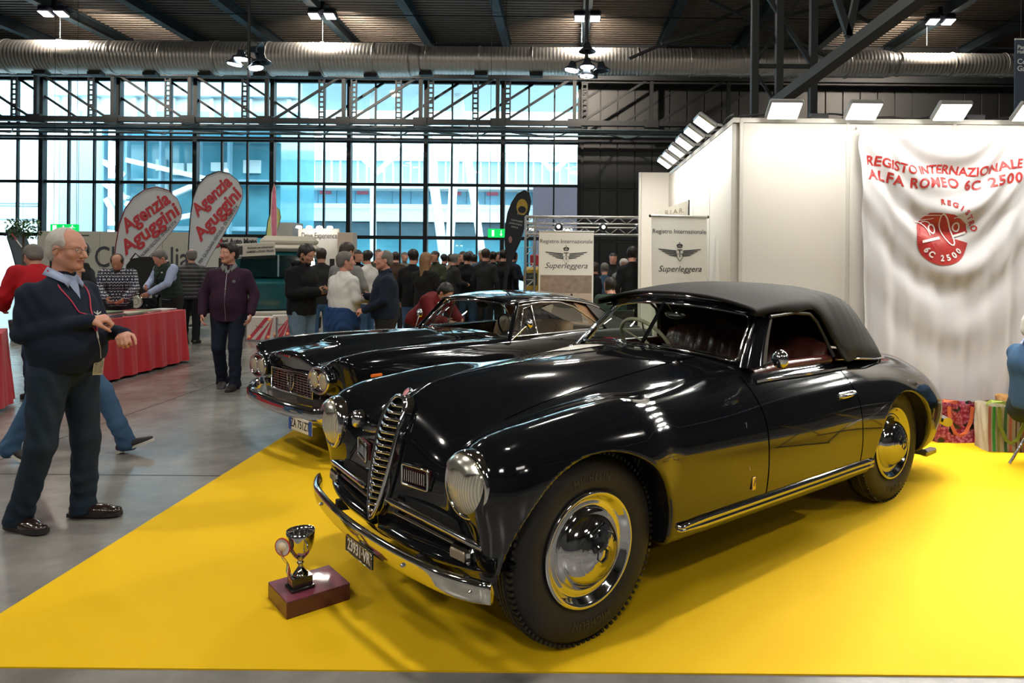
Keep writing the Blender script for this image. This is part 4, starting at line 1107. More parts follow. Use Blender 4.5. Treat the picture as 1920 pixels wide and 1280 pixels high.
for x, (zc, zs, ws_, zl, wl) in zip(xs, TT):
    for j in range(nc):
        a = (j - nc // 2) / (nc // 2); s = 1 if a >= 0 else -1; a = abs(a)
        if a < .62: t = a / .62; y = ws_ * t; z = zs + (zc - zs) * (1 - t ** 2.4)
        else: t = (a - .62) / .38; y = ws_ + (wl - ws_) * t ** 1.0 + .018 * math.sin(PI * t); z = zs + (zl - zs) * t ** 1.25
        xx = x
        if x < .35 and a > .62: xx = x + (.10 * ((a - .62) / .38)) * min(1, (.35 - x) / .3)
        if .04 < x < .62: z += .006 * math.sin(x * 60) * (a > .4) * .3
        vs.append(Vector((xx, s * y, z)))
fs = [(i * nc + j, i * nc + j + 1, (i + 1) * nc + j + 1, (i + 1) * nc + j) for i in range(59) for j in range(nc - 1)]
m.add(vs, fs, True); top = m.build('fabric_top', TOPM, carA)
so = top.modifiers.new('thickness', 'SOLIDIFY'); so.thickness = .014; so.offset = -1
m = MB()
for xi in (.95, .33):
    i = int(np.argmin(abs(xs - xi))); m.tube([vs[i * nc + j] + Vector((0, 0, .003)) for j in range(2, nc - 2)], .0035, 5)
for s in (5, nc - 6): m.tube([vs[i * nc + s] + Vector((0, 0, .002)) for i in range(2, 42)], .003, 5)
m.build('seam', TOPM, top)
m = MB()
for s in (1, -1): m.tube([Vector((x, s * y, z)) for x, y, z in ((.66, .705, .985), (.45, .735, .975), (.25, .735, .955), (.05, .70, .945), (-.1, .60, .945), (-.19, .45, .95), (-.22, .2, .955), (-.225, 0, .955))], .007, 6)
m.build('hood_trim', CHROME, carA)
# side window frame, glass, door waist
for s in (1, -1):
    fr_ = [(1.46, .70, 1.018), (1.40, .695, 1.10), (1.26, .645, 1.262), (1.0, .634, 1.272), (.84, .634, 1.258), (.77, .64, 1.21), (.72, .66, 1.12), (.68, .70, 1.002)]
    m = MB(); m.tube([Vector((a, s * b, c)) for a, b, c in fr_[2:]], .010, 6); m.build('side_window_seal', BLACKP, carA)
    m = MB(); m.add([Vector((a, s * (b - .01), c)) for a, b, c in fr_], [tuple(range(len(fr_)))]); 
    if s < 0: m.build('side_glass', CARGLASS, carA)
    m = MB(); m.strip([sA((x, s * .66 + s * .055, 1.3), (0, 0, -1)) + Vector((0, -s * .01, .004)) for x in np.linspace(.58, 1.50, 14)], .012, .05, up=(0, 0, 1)); m.build('waist_trim', CHROME, carA)

# ---------------- interior
LEA = M('oxblood_leather', (.11, .030, .022), .32, coat=.3, noise=(9, .3), bump=(14, .5))
def cushion(name, c, d, R, mat=LEA, pleats=7, parent=None):
    m = MB(); n = pleats * 6; vs = []; X, Y, Z = d; rows = 7
    for i in range(n + 1):
        y = (i / n - .5) * Y; b = abs(math.sin(PI * pleats * i / n)) ** .6; e = 1 - abs(2 * i / n - 1) ** 6
        for j in range(rows + 1):
            a = PI * j / rows; vs.append(Vector(c) + R @ Vector(((X * .5 + .012 * b) * math.sin(a) * (.6 + .4 * e), y, Z * .5 * math.cos(a) * (.8 + .2 * e))))
        vs.append(Vector(c) + R @ Vector((-X * .2, y, 0)))
    k = rows + 2; m.add(vs, [(i * k + j, (i + 1) * k + j, (i + 1) * k + (j + 1) % k, i * k + (j + 1) % k) for i in range(n) for j in range(k)] + [tuple(range(k)), tuple(len(vs) - 1 - j for j in range(k))], True)
    return m.build(name, mat, parent or carA)
cushion('seat_back', (.66, 0, .86), (.16, 1.26, .52), Matrix.Rotation(-.18, 3, 'Y'), pleats=12)
cushion('seat', (.92, 0, .60), (.5, 1.26, .22), Matrix.Rotation(-.05, 3, 'Y'), pleats=12)
cushion('rear_bench', (.33, 0, .86), (.12, 1.2, .30), Matrix.Rotation(-.2, 3, 'Y'), pleats=8)
for s in (1, -1): m = MB(); m.tube([(1.45, s * .655, .965), (1.1, s * .65, .985), (.66, s * .65, .98)], .03, 8); m.build('door_roll', LEA, carA)
m = MB(); m.box((1.44, 0, .94), (.08, 1.24, .17), bev=.03); m.build('dashboard', PAINT, carA)
m = MB(); c = Vector((1.20, -.33, 1.015)); R = Matrix.Rotation(-1.12 + PI / 2 - .35, 3, 'Y')
R = Matrix.Rotation(-.62 - .35, 3, 'Y')
ring = [c + R @ Vector((0.0 + .205 * math.cos(a), .205 * math.sin(a), 0)) for a in np.linspace(0, 2 * PI, 40, endpoint=False)]
m.tube(ring, .0125, 8, closed=True)
for a in (0.3, PI / 2 + .8, PI - .3 + PI / 2 + .9): m.cyl(c, c + R @ Vector((.2 * math.cos(a), .2 * math.sin(a), 0)), .006)
m.cyl(c, c - R @ Vector((0, 0, .02)), .03); sw = m.build('steering_wheel', M('ivory_plastic', (.72, .64, .44), .3, coat=.4, noise=(8, .1)), carA)
m = MB(); m.cyl(c, (1.46, -.33, .86), .018); m.build('steering_column', BLACKP, sw)
m = MB(); m.ball((1.30, .0, 1.235), (.018, .085, .030), 16); m.cyl((1.31, 0, 1.24), (1.37, 0, 1.30), .004); m.build('rear_view_mirror', CHROME, carA)
# wipers
for y0, y1 in ((.08, .40), (-.10, -.42)):
    a = ws((y0) / .64, -.02) + Vector((.03, 0, .005)); b = ws((y0 + y1) / 1.28, .10) + Vector((.02, 0, 0)); e = ws(y1 * 1.15 / .64, .12) + Vector((.018, 0, 0))
    m = MB(); m.ball(a, .012, 10); m.tube([a, a.lerp(b, .6) + Vector((.008, 0, .004)), b], .003, 6); m.strip([ws(t, .10) + Vector((.016, 0, 0)) for t in np.linspace(y0 / .64 + .12 * (1 if y1 > 0 else -1), y1 * 1.2 / .64, 8)], .008, .004); m.build('wiper', CHROME, carA)
# nearside mirror, handle, side strip, badge, exhaust, aerial, bonnet catches
m = MB(); c = Vector((1.50, .86, 1.075)); m.cyl((1.515, .74, 1.015), c, .006, n=8); m.lathe([(0, .022), (.03, .016), (.046, .003), (.048, -.006), (.044, -.012), (0, -.014)], c, Matrix.Rotation(PI / 2, 3, 'Y'), 28); m.build('wing_mirror', CHROME, carA)
def handle(s):
    m = MB(); y = .0; a = sA((.82, s * 1.2, .80), (0, -s, 0)); b = sA((.68, s * 1.2, .805), (0, -s, 0)); o_ = Vector((0, s * .018, 0))
    m.tube([a + o_ * .2, a + o_, a.lerp(b, .5) + o_ * 1.3, b + o_, b + o_ * .6], .012, 8); m.box(a.lerp(b, .5) + Vector((0, s * .002, 0)), (.17, .006, .036), bev=.004)
    m.build('door_handle', CHROME, doorA if s > 0 else doorA2)
both(handle)
def strip(s):
    m = MB(); xs_ = np.linspace(.42, 2.28, 34); pts = []; w_ = []
    for x in xs_:
        z = lerp(.368, .395, (x - .42) / 1.86); p = sA((x, s * 1.2, z), (0, -s, 0)); pts.append(p + Vector((0, s * .008, 0))); w_.append(.058 * min(1, ((x - .40) / .08) ** .5, ((2.30 - x) / .25) ** .5))
    vs = []
    for p, w2 in zip(pts, w_):
        for b, a in ((-.5, 0), (-.42, .011), (-.12, .013), (-.08, .006), (-.02, .006), (.02, .015), (.3, .014), (.5, .0)): vs.append(p + Vector((0, s * a, b * w2)))
    m.add(vs, [(i * 8 + j, (i + 1) * 8 + j, (i + 1) * 8 + j + 1, i * 8 + j + 1) for i in range(33) for j in range(7)], True); m.build('side_strip', CHROME, carA, clean=True)
both(strip)
c = sA((1.70, 1.2, .49), (0, -1, 0)); m = MB(); m.box(c + Vector((0, .003, 0)), (.028, .006, .062), bev=.002); bg_ = m.build('side_badge', M('gilt', (.75, .62, .38), .25, 1.0, noise=(30, .1)), carA)
text('f', M('badge_ink', (.05, .04, .03), .5, noise=(30, .2)), c + Vector((0, .0065, .002)), (-1, 0, 0), (0, 0, 1), .045, bg_, ext=.0006, shear=.25)
m = MB(); m.cyl(sA((1.735, 1.2, .50), (0, -1, 0)) + Vector((0, .004, .06)), sA((1.74, 1.2, .79), (0, -1, 0)) + Vector((0, .006, 0)), .0025, n=6); m.build('bright_rod', CHROME, carA)
m = MB(); m.box((-.90, .60, .145), (.17, .055, .042), bev=.008); m.build('exhaust', CHROME_D, carA)
m = MB(); m.tube([(-.45, .50, .24), (-.84, .60, .15)], .022, 8); m.build('exhaust_pipe', UNDER, carA)
for y in (.42, -.42):
    p = sA((1.78, y, 1.4), (0, 0, -1)); m = MB(); m.ball(p, (.022, .014, .012), 10); m.ball(p + Vector((-.05, .0, 0)), (.012, .01, .008), 8); m.build('washer_jet', CHROME, carA)
# rear bumper
m = MB(); m.tube([Vector((-1.16 + .30 * (abs(y) / .75) ** 3, y, .40)) for y in np.linspace(-.75, .75, 21)], .035, 8); m.build('rear_bumper', CHROME, carA)
# exhibition sheet lying on the bonnet
def lay_sheet(x0, x1, y0, y1):
    m = MB(); vs = []; n1, n2 = 8, 8
    for i in range(n1 + 1):
        for j in range(n2 + 1):
            p = sA((lerp(x0, x1, i / n1), lerp(y0, y1, j / n2), 1.4), (0, 0, -1)); vs.append(p + Vector((0, 0, .004)))
    m.add(vs, [(i * 9 + j, (i + 1) * 9 + j, (i + 1) * 9 + j + 1, i * 9 + j + 1) for i in range(n1) for j in range(n2)], True); return m
# ================================================================== DARK COUPE (behind)
B_T = Tab([-1.0, -.8, -.3, .3, 1.0, 1.6, 2.2, 2.7, 3.0, 3.2, 3.4], [0, .25, .45, .62, .74, .86], [
    [.66, .66, .66, .67, .66, .5], [.72, .72, .73, .75, .73, .55], [.80, .80, .80, .82, .80, .62], [.86, .86, .85, .86, .83, .66], [.88, .88, .87, .86, .83, .68],
    [.885, .88, .86, .85, .83, .68], [.885, .87, .835, .85, .845, .69], [.87, .85, .805, .85, .85, .69], [.85, .83, .78, .835, .84, .69], [.82, .80, .755, .81, .815, .68], [.78, .76, .72, .77, .78, .66]])
B_W = Tab([-1.0, -.8, -.3, .5, 1.5, 2.3, 2.8, 3.1, 3.3, 3.4], [.22, .40, .62, .80], [
    [.60, .66, .67, .64], [.66, .71, .73, .70], [.71, .76, .79, .75], [.73, .78, .805, .77], [.73, .785, .81, .775], [.72, .78, .81, .78], [.71, .765, .80, .785], [.69, .745, .78, .77], [.64, .70, .74, .73], [.6, .66, .7, .7]])
B_N = Tab([0, .3, .5, .65, .80, .9], [.25, .45, .62, .80], [[3.14, 3.16, 3.18, 3.24], [3.13, 3.15, 3.17, 3.235], [3.12, 3.14, 3.17, 3.225], [3.09, 3.11, 3.16, 3.21], [3.0, 3.03, 3.07, 3.10], [2.8, 2.83, 2.88, 2.9]])
def body_B(x, y, z):
    f = smax(y - B_W(x, z), z - B_T(x, y), .055)
    f = smax(f, x - B_N(y, z), .05)
    f = smax(f, -.93 + .25 * (y / .8) ** 2 * .2 - x + np.zeros_like(f), .10)
    f = smax(f, .24 - z + np.zeros_like(f), .04)
    # long bonnet scoop
    sc_ = smax(np.sqrt((y / .16) ** 2 + ((z - .83) / .085) ** 2) * .085 - .085, x - 2.86, .02); sc_ = smax(sc_, 1.9 - x, .05); f = smin(f, sc_, .05)
    pod = np.sqrt(((y - .52) / .150) ** 2 + ((z - .655) / .098) ** 2) * .10 - .10; pod = smax(smax(pod, x - 3.245, .015), 2.6 - x, .05); f = smin(f, pod, .03)
    gr = smax(np.maximum(y - .352, np.abs(z - .575) - .088), 3.10 - x, .01); f = smax(f, -gr, .012)
    for cx in (2.52, 0.0):
        a = smax(np.sqrt((x - cx) ** 2 + (z - .30) ** 2) - .36, .55 - y, .03); f = smax(f, -a, .015)
    ck = smax(smax(y - .62, .42 - z, .05), smax(-.15 - x, x - 1.42, .05), .05)
    return smax(f, -ck, .02)
h = .016
axs = [np.arange(-1.0, 3.30, h), np.arange(0, .88, h), np.arange(.18, .98, h)]
v, q = implicit(body_B, axs, 3)
CB_O = (0.017, 7.857, 0.0); CB_R = math.atan2(-.7315, -.6818)
carB = empty('coupe', CB_O, CB_R, 'midnight blue 1960s coupe with twin round headlamps and mesh grille, behind the cabriolet', 'car')
bodyB = quads_obj('body', v, q, PAINT_B, carB); normals_from(body_B, bodyB)
sB = lambda p, d: surf(body_B, p, d)
m = MB(); m.box((1.1, 0, .28), (3.4, 1.0, .08)); m.box((.7, 0, .40), (1.6, 1.2, .05)); m.box((2.5, 0, .5), (.9, .9, .3)); m.build('chassis', UNDER, carB)
for x in (2.52, 0):
    for s in (1, -1):
        m = MB(); m.strip([(x + .375 * math.cos(a), s * .62, .30 + .375 * math.sin(a)) for a in np.linspace(-.1, PI + .1, 18)], .26, .006, up=(0, 1, 0)); m.build('wheel_well', UNDER, carB)
        wheel(carB, x, s * .70, 'hub', tyre_r=.325, rim_r=.20, flip=s, lettering=False)
# grille
m = MB(); yz = [(-.35, .49), (.35, .49), (.35, .662), (-.35, .662)]
m.tube([Vector((3.205, a, b)) for a, b in yz], .008, 8, closed=True); gB = m.build('grille', CHROME, carB)
m = MB(); m.box((3.12, 0, .575), (.01, .70, .17)); m.build('backing', MATS['grille_void'], gB)
for y in np.linspace(-.31, .31, 12): m = MB(); m.box((3.195, y, .575), (.010, .006, .165)); m.build('vertical_bar', CHROME, gB)
for z in np.linspace(.507, .645, 8): m = MB(); m.cyl((3.20, -.345, z), (3.20, .345, z), .0034, n=8); m.build('horizontal_bar', CHROME, gB)
m = MB(); m.tube([(3.212, y, z) for y, z in ((-.055, .640), (.055, .640), (.05, .57), (.03, .53), (0, .505), (-.03, .53), (-.05, .57))], .006, 6, closed=True); m.build('shield_emblem', CHROME, gB)
m = MB(); m.tube([(3.212, 0, .63), (3.212, 0, .52)], .004, 6); m.build('emblem_bar', CHROME, gB)
LB = ribbed('ribbed_lens_small', (.78, .72, .54), 220)
for s in (1, -1):
    m = MB(); m.tube([(3.248, s * .52 + .145 * math.cos(a) * (1 if abs(math.cos(a)) > .3 else 1), .655 + .093 * math.sin(a)) for a in np.linspace(0, 2 * PI, 32, endpoint=False)], .011, 8, closed=True); hl = m.build('headlamp_bezel', CHROME, carB)
    for y in (.455, .59):
        R = RX
        m = MB(); m.lathe([(.066, -.02), (.070, .004), (.066, .012), (.060, .010), (.058, 0)], (3.245, s * y, .655), R, 28); l = m.build('headlamp', CHROME, hl)
        m = MB(); m.lathe([(.060, .004), (.045, .016), (.02, .022), (0, .023)], (3.245, s * y, .655), R, 24); m.build('lens', LB, hl)
# bumper and plate
m = MB(); ys = list(np.linspace(-.84, .84, 41)); vs = []; bp = [(0, -.058), (.028, -.052), (.045, -.03), (.048, 0), (.045, .03), (.028, .052), (0, .058), (-.02, 0)]
def bxB(y): y = abs(y); return 3.31 - .05 * (y / .6) ** 2 if y < .6 else 3.26 - .25 * (y - .6) - 2.2 * (y - .6) ** 2
for y in ys:
    for a, b in bp: vs.append(Vector((bxB(y) + a, y, .405 + .035 * max(0, (abs(y) - .55) / .3) + b * (1 + .25 * (abs(y) > .6)))))
k = 8; m.add(vs, [(i * k + j, (i + 1) * k + j, (i + 1) * k + (j + 1) % k, i * k + (j + 1) % k) for i in range(40) for j in range(k)] + [tuple(range(k)), tuple(len(vs) - 1 - j for j in range(k))], True); bB = m.build('front_bumper', CHROME, carB, clean=True)
c = Vector((3.325, .40, .318)); m = MB(); m.box(c, (.008, .36, .105), bev=.004); pl = m.build('number_plate', M('plate_cream', (.74, .73, .66), .4, noise=(9, .05)), carB)
for s in (1, -1): m = MB(); m.box(c + Vector((.0015, s * .158, 0)), (.008, .042, .103)); m.build('blue_band', M('plate_blue', (.02, .08, .42), .4, noise=(9, .1)), pl)
text('ZA 751ZT', MATS['plate_black'], c + Vector((.0045, 0, 0)), (0, 1, 0), (0, 0, 1), .088, pl, ext=.0008, bold=.0008, sx=.78)
for s in (1, -1):
    m = MB(); p = sB((2.93, s * 1.2, .69), (0, -s, 0)); m.box(p, (.10, .02, .026), bev=.008); m.build('side_repeater', M('orange_lens', (.75, .16, .03), .2, coat=1, noise=(30, .2)), carB)
    m = MB(); m.tube([sB((x, s * .70, 1.3), (0, 0, -1)) + Vector((0, 0, .001)) for x in np.linspace(1.75, 3.16, 30)], .0035, 5); m.build('wing_trim', CHROME_D, carB)
for s in (1, -1):
    m = MB(); m.tube([sB((x, s * .39, 1.3), (0, 0, -1)) for x in np.linspace(1.62, 3.1, 24)], .0028, 5); m.build('bonnet_gap', GAP, carB)
# greenhouse
def wB(u, t):
    a = abs(u); b = Vector((1.66 - .16 * a ** 2, u * .67, .868 - .03 * a)); tp = Vector((1.335 - .085 * a ** 2, u * .525, 1.165 - .03 * a ** 2)); p = b.lerp(tp, t); p.x += .02 * math.sin(PI * t); return p
def grid_surf(fn, nu, nt):
    m = MB(); m.add([fn(-1 + 2 * i / nu, j / nt) for i in range(nu + 1) for j in range(nt + 1)], [(i * (nt + 1) + j, (i + 1) * (nt + 1) + j, (i + 1) * (nt + 1) + j + 1, i * (nt + 1) + j + 1) for i in range(nu) for j in range(nt)], True); return m
gs = grid_surf(wB, 24, 8).build('windscreen', CARGLASS, carB)
loop = [wB(u, .02) for u in np.linspace(-1, 1, 15)] + [wB(1, t) for t in np.linspace(.1, .95, 7)] + [wB(u, .98) for u in np.linspace(1, -1, 15)] + [wB(-1, t) for t in np.linspace(.95, .1, 7)]
m = MB(); m.tube([p + Vector((.004, 0, 0)) for p in loop], .011, 8, closed=True); m.build('screen_trim', CHROME, gs)
rst = [(1.345, 1.172, 1.145, .530), (1.2, 1.198, 1.160, .545), (.95, 1.222, 1.170, .55), (.6, 1.218, 1.155, .55), (.3, 1.185, 1.115, .54), (.05, 1.125, 1.050, .53), (-.10, 1.06, .98, .52)]
RX_ = np.array([a[0] for a in rst])[::-1]; sp = Spl(RX_); xs = np.linspace(-.10, 1.345, 36); TT = sp.basis(xs) @ np.array([a[1:] for a in rst])[::-1]
m = MB(); nc = 21; vs = []
for x, (zc, zs, hw) in zip(xs, TT):
    for j in range(nc):
        a = -1 + 2 * j / (nc - 1); vs.append(Vector((x, a * hw, zs + (zc - zs) * (1 - abs(a) ** 3))))
m.add(vs, [(i * nc + j, i * nc + j + 1, (i + 1) * nc + j + 1, (i + 1) * nc + j) for i in range(35) for j in range(nc - 1)], True); rf = m.build('roof', PAINT_B, carB)
so = rf.modifiers.new('thickness', 'SOLIDIFY'); so.thickness = .018; so.offset = -1
for s in (1, -1):
    edge = [Vector((x, s * hw, zs)) for x, (zc, zs, hw) in zip(xs, TT)]
    m = MB(); m.tube([p + Vector((0, s * .006, 0)) for p in edge[4:]], .008, 6); m.build('gutter_trim', CHROME, rf)
    # C pillar and quarter
    cpl = [(.30, .542, 1.115), (-.10, .52, .985), (-.62, .60, .80), (.12, .70, .845)]
    m = MB(); vs = [Vector((a, s * b, c_)) for a, b, c_ in cpl] + [Vector((a, s * (b - .03), c_)) for a, b, c_ in cpl]
    m.add(vs, [(0, 1, 2, 3), (7, 6, 5, 4), (0, 4, 5, 1), (1, 5, 6, 2), (2, 6, 7, 3), (3, 7, 4, 0)]); m.build('rear_pillar', PAINT_B, carB)
    fr_ = [(1.50, .705, .86), (1.32, .575, 1.125), (1.0, .565, 1.150), (.70, .562, 1.140), (.52, .575, 1.09), (.30, .640, .95), (.20, .70, .86)]
    m = MB(); m.tube([Vector((a, s * b, c_)) for a, b, c_ in fr_], .009, 6, closed=True); sg = m.build('side_window_frame', CHROME, carB)
    m = MB(); m.add([Vector((a, s * (b - .004), c_)) for a, b, c_ in fr_], [tuple(range(7))]); m.build('side_glass', CARGLASS, sg)
    m = MB(); m.tube([Vector((a, s * b, c_)) for a, b, c_ in ((1.38, .695, .86), (1.25, .60, 1.10), (1.13, .585, 1.125), (1.14, .69, .86))], .008, 6, closed=True); m.build('quarter_light', CHROME, sg)
    m = MB(); m.bar(Vector((1.50, s * .70, .86)), Vector((1.285, s * .56, 1.15)), .035, .03); m.build('windscreen_pillar', PAINT_B, carB)
def rwB(u, t): a = abs(u); return Vector((-.10 - .50 * t - .04 * (1 - a * a), u * (.51 + .08 * t), 1.05 - .06 * a ** 3 - .22 * t + .02 * math.sin(PI * t)))
m = grid_surf(rwB, 14, 6).build('rear_window', CARGLASS, carB)
TAN = M('tan_leather', (.34, .19, .095), .45, noise=(7, .12), bump=(60, .1))
cushion('seat_back', (.55, .33, .72), (.16, .48, .46), Matrix.Rotation(-.22, 3, 'Y'), TAN, 5, carB); cushion('seat_back', (.55, -.33, .72), (.16, .48, .46), Matrix.Rotation(-.22, 3, 'Y'), TAN, 5, carB)
cushion('seat', (.85, 0, .50), (.5, 1.2, .18), Matrix.Rotation(-.05, 3, 'Y'), TAN, 8, carB)
m = MB(); m.box((.0, 0, .80), (.42, 1.20, .10), bev=.04); m.build('rear_shelf', TAN, carB)
for s in (1, -1):
    m = MB(); m.add([Vector(p) for p in ((.48, s * .54, 1.13), (.05, s * .525, 1.02), (.05, s * .62, .86), (.30, s * .62, .90))], [(0, 1, 2, 3)]); m.build('pillar_lining', TAN, carB)
m = MB(); vs = [Vector((x, a * hw * .94, zs + (zc - zs) * (1 - abs(a) ** 3) - .028)) for x, (zc, zs, hw) in zip(xs[2:-2], TT[2:-2]) for a in np.linspace(-1, 1, 11)]
m.add(vs, [(i * 11 + j, i * 11 + j + 1, (i + 1) * 11 + j + 1, (i + 1) * 11 + j) for i in range(len(xs) - 5) for j in range(10)], True); m.build('headlining', TAN, carB)
m = MB(); m.box((1.44, 0, .80), (.12, 1.22, .12), bev=.03); m.build('dashboard', BLACKP, carB)
m = MB(); c = Vector((1.12, .33, .87)); R = Matrix.Rotation(-1.0, 3, 'Y'); m.tube([c + R @ Vector((.19 * math.cos(a), .19 * math.sin(a), 0)) for a in np.linspace(0, 2 * PI, 30, endpoint=False)], .010, 6, closed=True)
for a in (.2, PI - .2): m.cyl(c, c + R @ Vector((.19 * math.cos(a + PI / 2), .19 * math.sin(a + PI / 2), 0)), .006, n=6)
m.cyl(c, (1.42, .33, .78), .02, n=8); m.build('steering_wheel', BLACKP, carB)
m = MB(); m.ball((1.24, 0, 1.105), (.015, .09, .028), 12); m.cyl((1.25, 0, 1.11), (1.31, 0, 1.15), .004, n=6); m.build('rear_view_mirror', BLACKP, carB)
for s in (1, -1):
    m = MB(); c = Vector((1.40, s * .84, .985)); m.cyl((1.52, s * .745, .84), c, .006, n=6); m.lathe([(0, .03), (.03, .022), (.042, .004), (.044, -.008), (0, -.01)], c, Matrix.Rotation(PI / 2, 3, 'Y'), 20); m.build('wing_mirror', CHROME, carB)
for y0, y1 in ((.05, .42), (-.15, -.50)):
    a = wB(y0 / .67, -.02) + Vector((.04, 0, .01)); b = wB((y0 + y1) / 1.34, .12) + Vector((.025, 0, 0)); m = MB(); m.ball(a, .012, 8); m.tube([a, b], .004, 6); m.strip([wB(t, .12) + Vector((.022, 0, 0)) for t in np.linspace((y0 + (y1 - y0) * .2) / .67, y1 * 1.1 / .67, 6)], .01, .005); m.build('wiper', CHROME, carB)
m = MB(); m.box((3.24, 0, .785), (.015, .10, .02), bev=.004); m.build('bonnet_badge', CHROME, carB)
for s in (1, -1):
    m = MB(); m.tube([sB((x, s * 1.1, .80), (0, -s, 0)) + Vector((0, s * .012, 0)) for x in (.42, .50, .58)], .010, 6); m.build('door_handle', CHROME, carB)
# ================================================================== PROPS ON AND AROUND THE STAND
INK = M('dark_ink', (.03, .03, .035), .6, noise=(9, .1)); REDT = M('cherry_tablecloth', (.48, .012, .025), .75, noise=(3, .15), sheen=.2, bump=(60, .1))
# ---- trophy on its burgundy block
tb0 = Vector((-1.183, 2.976, 0)); tdir = Vector((.216, .1845, 0)).normalized(); tper = Vector((-tdir.y, tdir.x, 0))
tc_ = tb0 + tdir * .142 + tper * .123
tbx = empty('display_plinth', tc_, math.atan2(tdir.y, tdir.x), 'burgundy lacquered block carrying the silver trophy cup', 'plinth')
m = MB(); m.box((0, 0, .006 + .037), (.284, .246, .074), bev=.003); m.build('block', M('burgundy_lacquer', (.085, .016, .028), .35, coat=.3, noise=(4, .2)), tbx)
m = MB(); m.box((0, 0, .0803), (.282, .244, .0012)); m.build('lit_top', M('burgundy_lit', (.20, .040, .070), .42, coat=.15, noise=(4, .2)), tbx)  # thin lighter sheet: light on the block's top put into its colour
tp = empty('trophy_cup', tc_ - tdir * .048 - tper * .02 + Vector((0, 0, .081)), math.atan2(tdir.y, tdir.x) , 'silver trophy cup on a square black foot with tricolour ribbon and rosette', 'trophy')
m = MB(); m.box((0, 0, .0075), (.105, .09, .015), bev=.003); m.box((0, 0, .036), (.088, .072, .045), bev=.002); ft = m.build('foot', M('black_marble', (.012, .014, .013), .15, coat=.5, noise=(30, .5)), tp)
m = MB(); m.box((-.0445, 0, .038), (.002, .045, .026)); m.build('name_plate', M('gilt', (.75, .62, .38), .25, 1.0, noise=(30, .1)), tp)
m = MB(); m.lathe([(0, .058), (.034, .059), (.035, .064), (.028, .070), (.016, .088), (.010, .104), (.013, .110), (.018, .114), (.012, .118), (.011, .124), (.020, .134), (.036, .150), (.050, .175), (.058, .205), (.060, .235), (.0615, .258), (.0595, .258), (.057, .235), (.053, .205), (.046, .178), (.030, .154), (0, .146)], (0, 0, 0), None, 48); m.build('cup', CHROME, tp)
for s in (1, -1):
    m = MB(); m.tube([(0, s * .058, .225), (0, s * .082, .222), (0, s * .088, .200), (0, s * .072, .180), (0, s * .050, .172)], .0035, 6); m.build('cup_handle', CHROME, tp)
rc_ = Vector((-.082, -.01, .205)); RR = Matrix.Rotation(-PI / 2 - .0, 3, 'Y') @ Matrix.Rotation(0, 3, 'Z')
RR = Matrix.Rotation(.55, 3, 'Z') @ Matrix.Rotation(-PI / 2, 3, 'Y')
m = MB()
for r0, r1, mt in ((.020, .037, 0),):
    n_ = 32; vs = []
    for i in range(n_ * 2):
        a = PI * i / n_; k_ = .003 if i % 2 else -.003
        vs += [rc_ + RR @ Vector((r0 * math.cos(a), r0 * math.sin(a), k_ * .4)), rc_ + RR @ Vector((r1 * math.cos(a), r1 * math.sin(a), k_))]
    m.add(vs, [(2 * i, 2 * i + 1, (2 * i + 3) % len(vs), (2 * i + 2) % len(vs)) for i in range(n_ * 2)])
ro = m.build('rosette', M('rosette_white', (.70, .66, .62), .7, noise=(40, .1)), tp)
m = MB(); m.lathe([(.036, -.003), (.040, -.003), (.040, .002), (.036, .002)], rc_, RR, 32, False); m.build('rosette_edge', M('ribbon_red', (.50, .02, .03), .5, noise=(20, .1)), ro)
m = MB(); m.lathe([(0, .004), (.020, .003), (.022, -.002)], rc_, RR, 24); m.build('rosette_disc', M('rosette_cream', (.74, .62, .48), .5, noise=(40, .1)), ro)
m = MB(); m.tube([rc_, (-.05, 0, .20)], .004, 6); m.build('rosette_pin', CHROME, ro)
for i, (nm, cc) in enumerate((('ribbon_red', (.50, .02, .03)), ('ribbon_white', (.75, .72, .70)), ('ribbon_green', (.02, .22, .12)))):
    dx = (i - 1) * .0115
    for zz, s in ((0, 1), (.1, -1)):
        m = MB(); m.strip([Vector((-.090, .004 + dx, .185)), Vector((-.072, .010 + dx, .155)), Vector((-.055, .004 + dx, .125)), Vector((-.050, -.006 + dx, .095)), Vector((-.052, .0 + dx, .062))] if s > 0 else [Vector((-.088, .004 + dx * .9, .185)), Vector((-.080, -.012 + dx, .15)), Vector((-.060, -.018 + dx, .12)), Vector((-.062, -.012 + dx, .085)), Vector((-.052, -.018 + dx, .061))], .0115, .0008, up=(0, 1, .1)); m.build('ribbon', M(nm, cc, .5, noise=(20, .1)), tp)

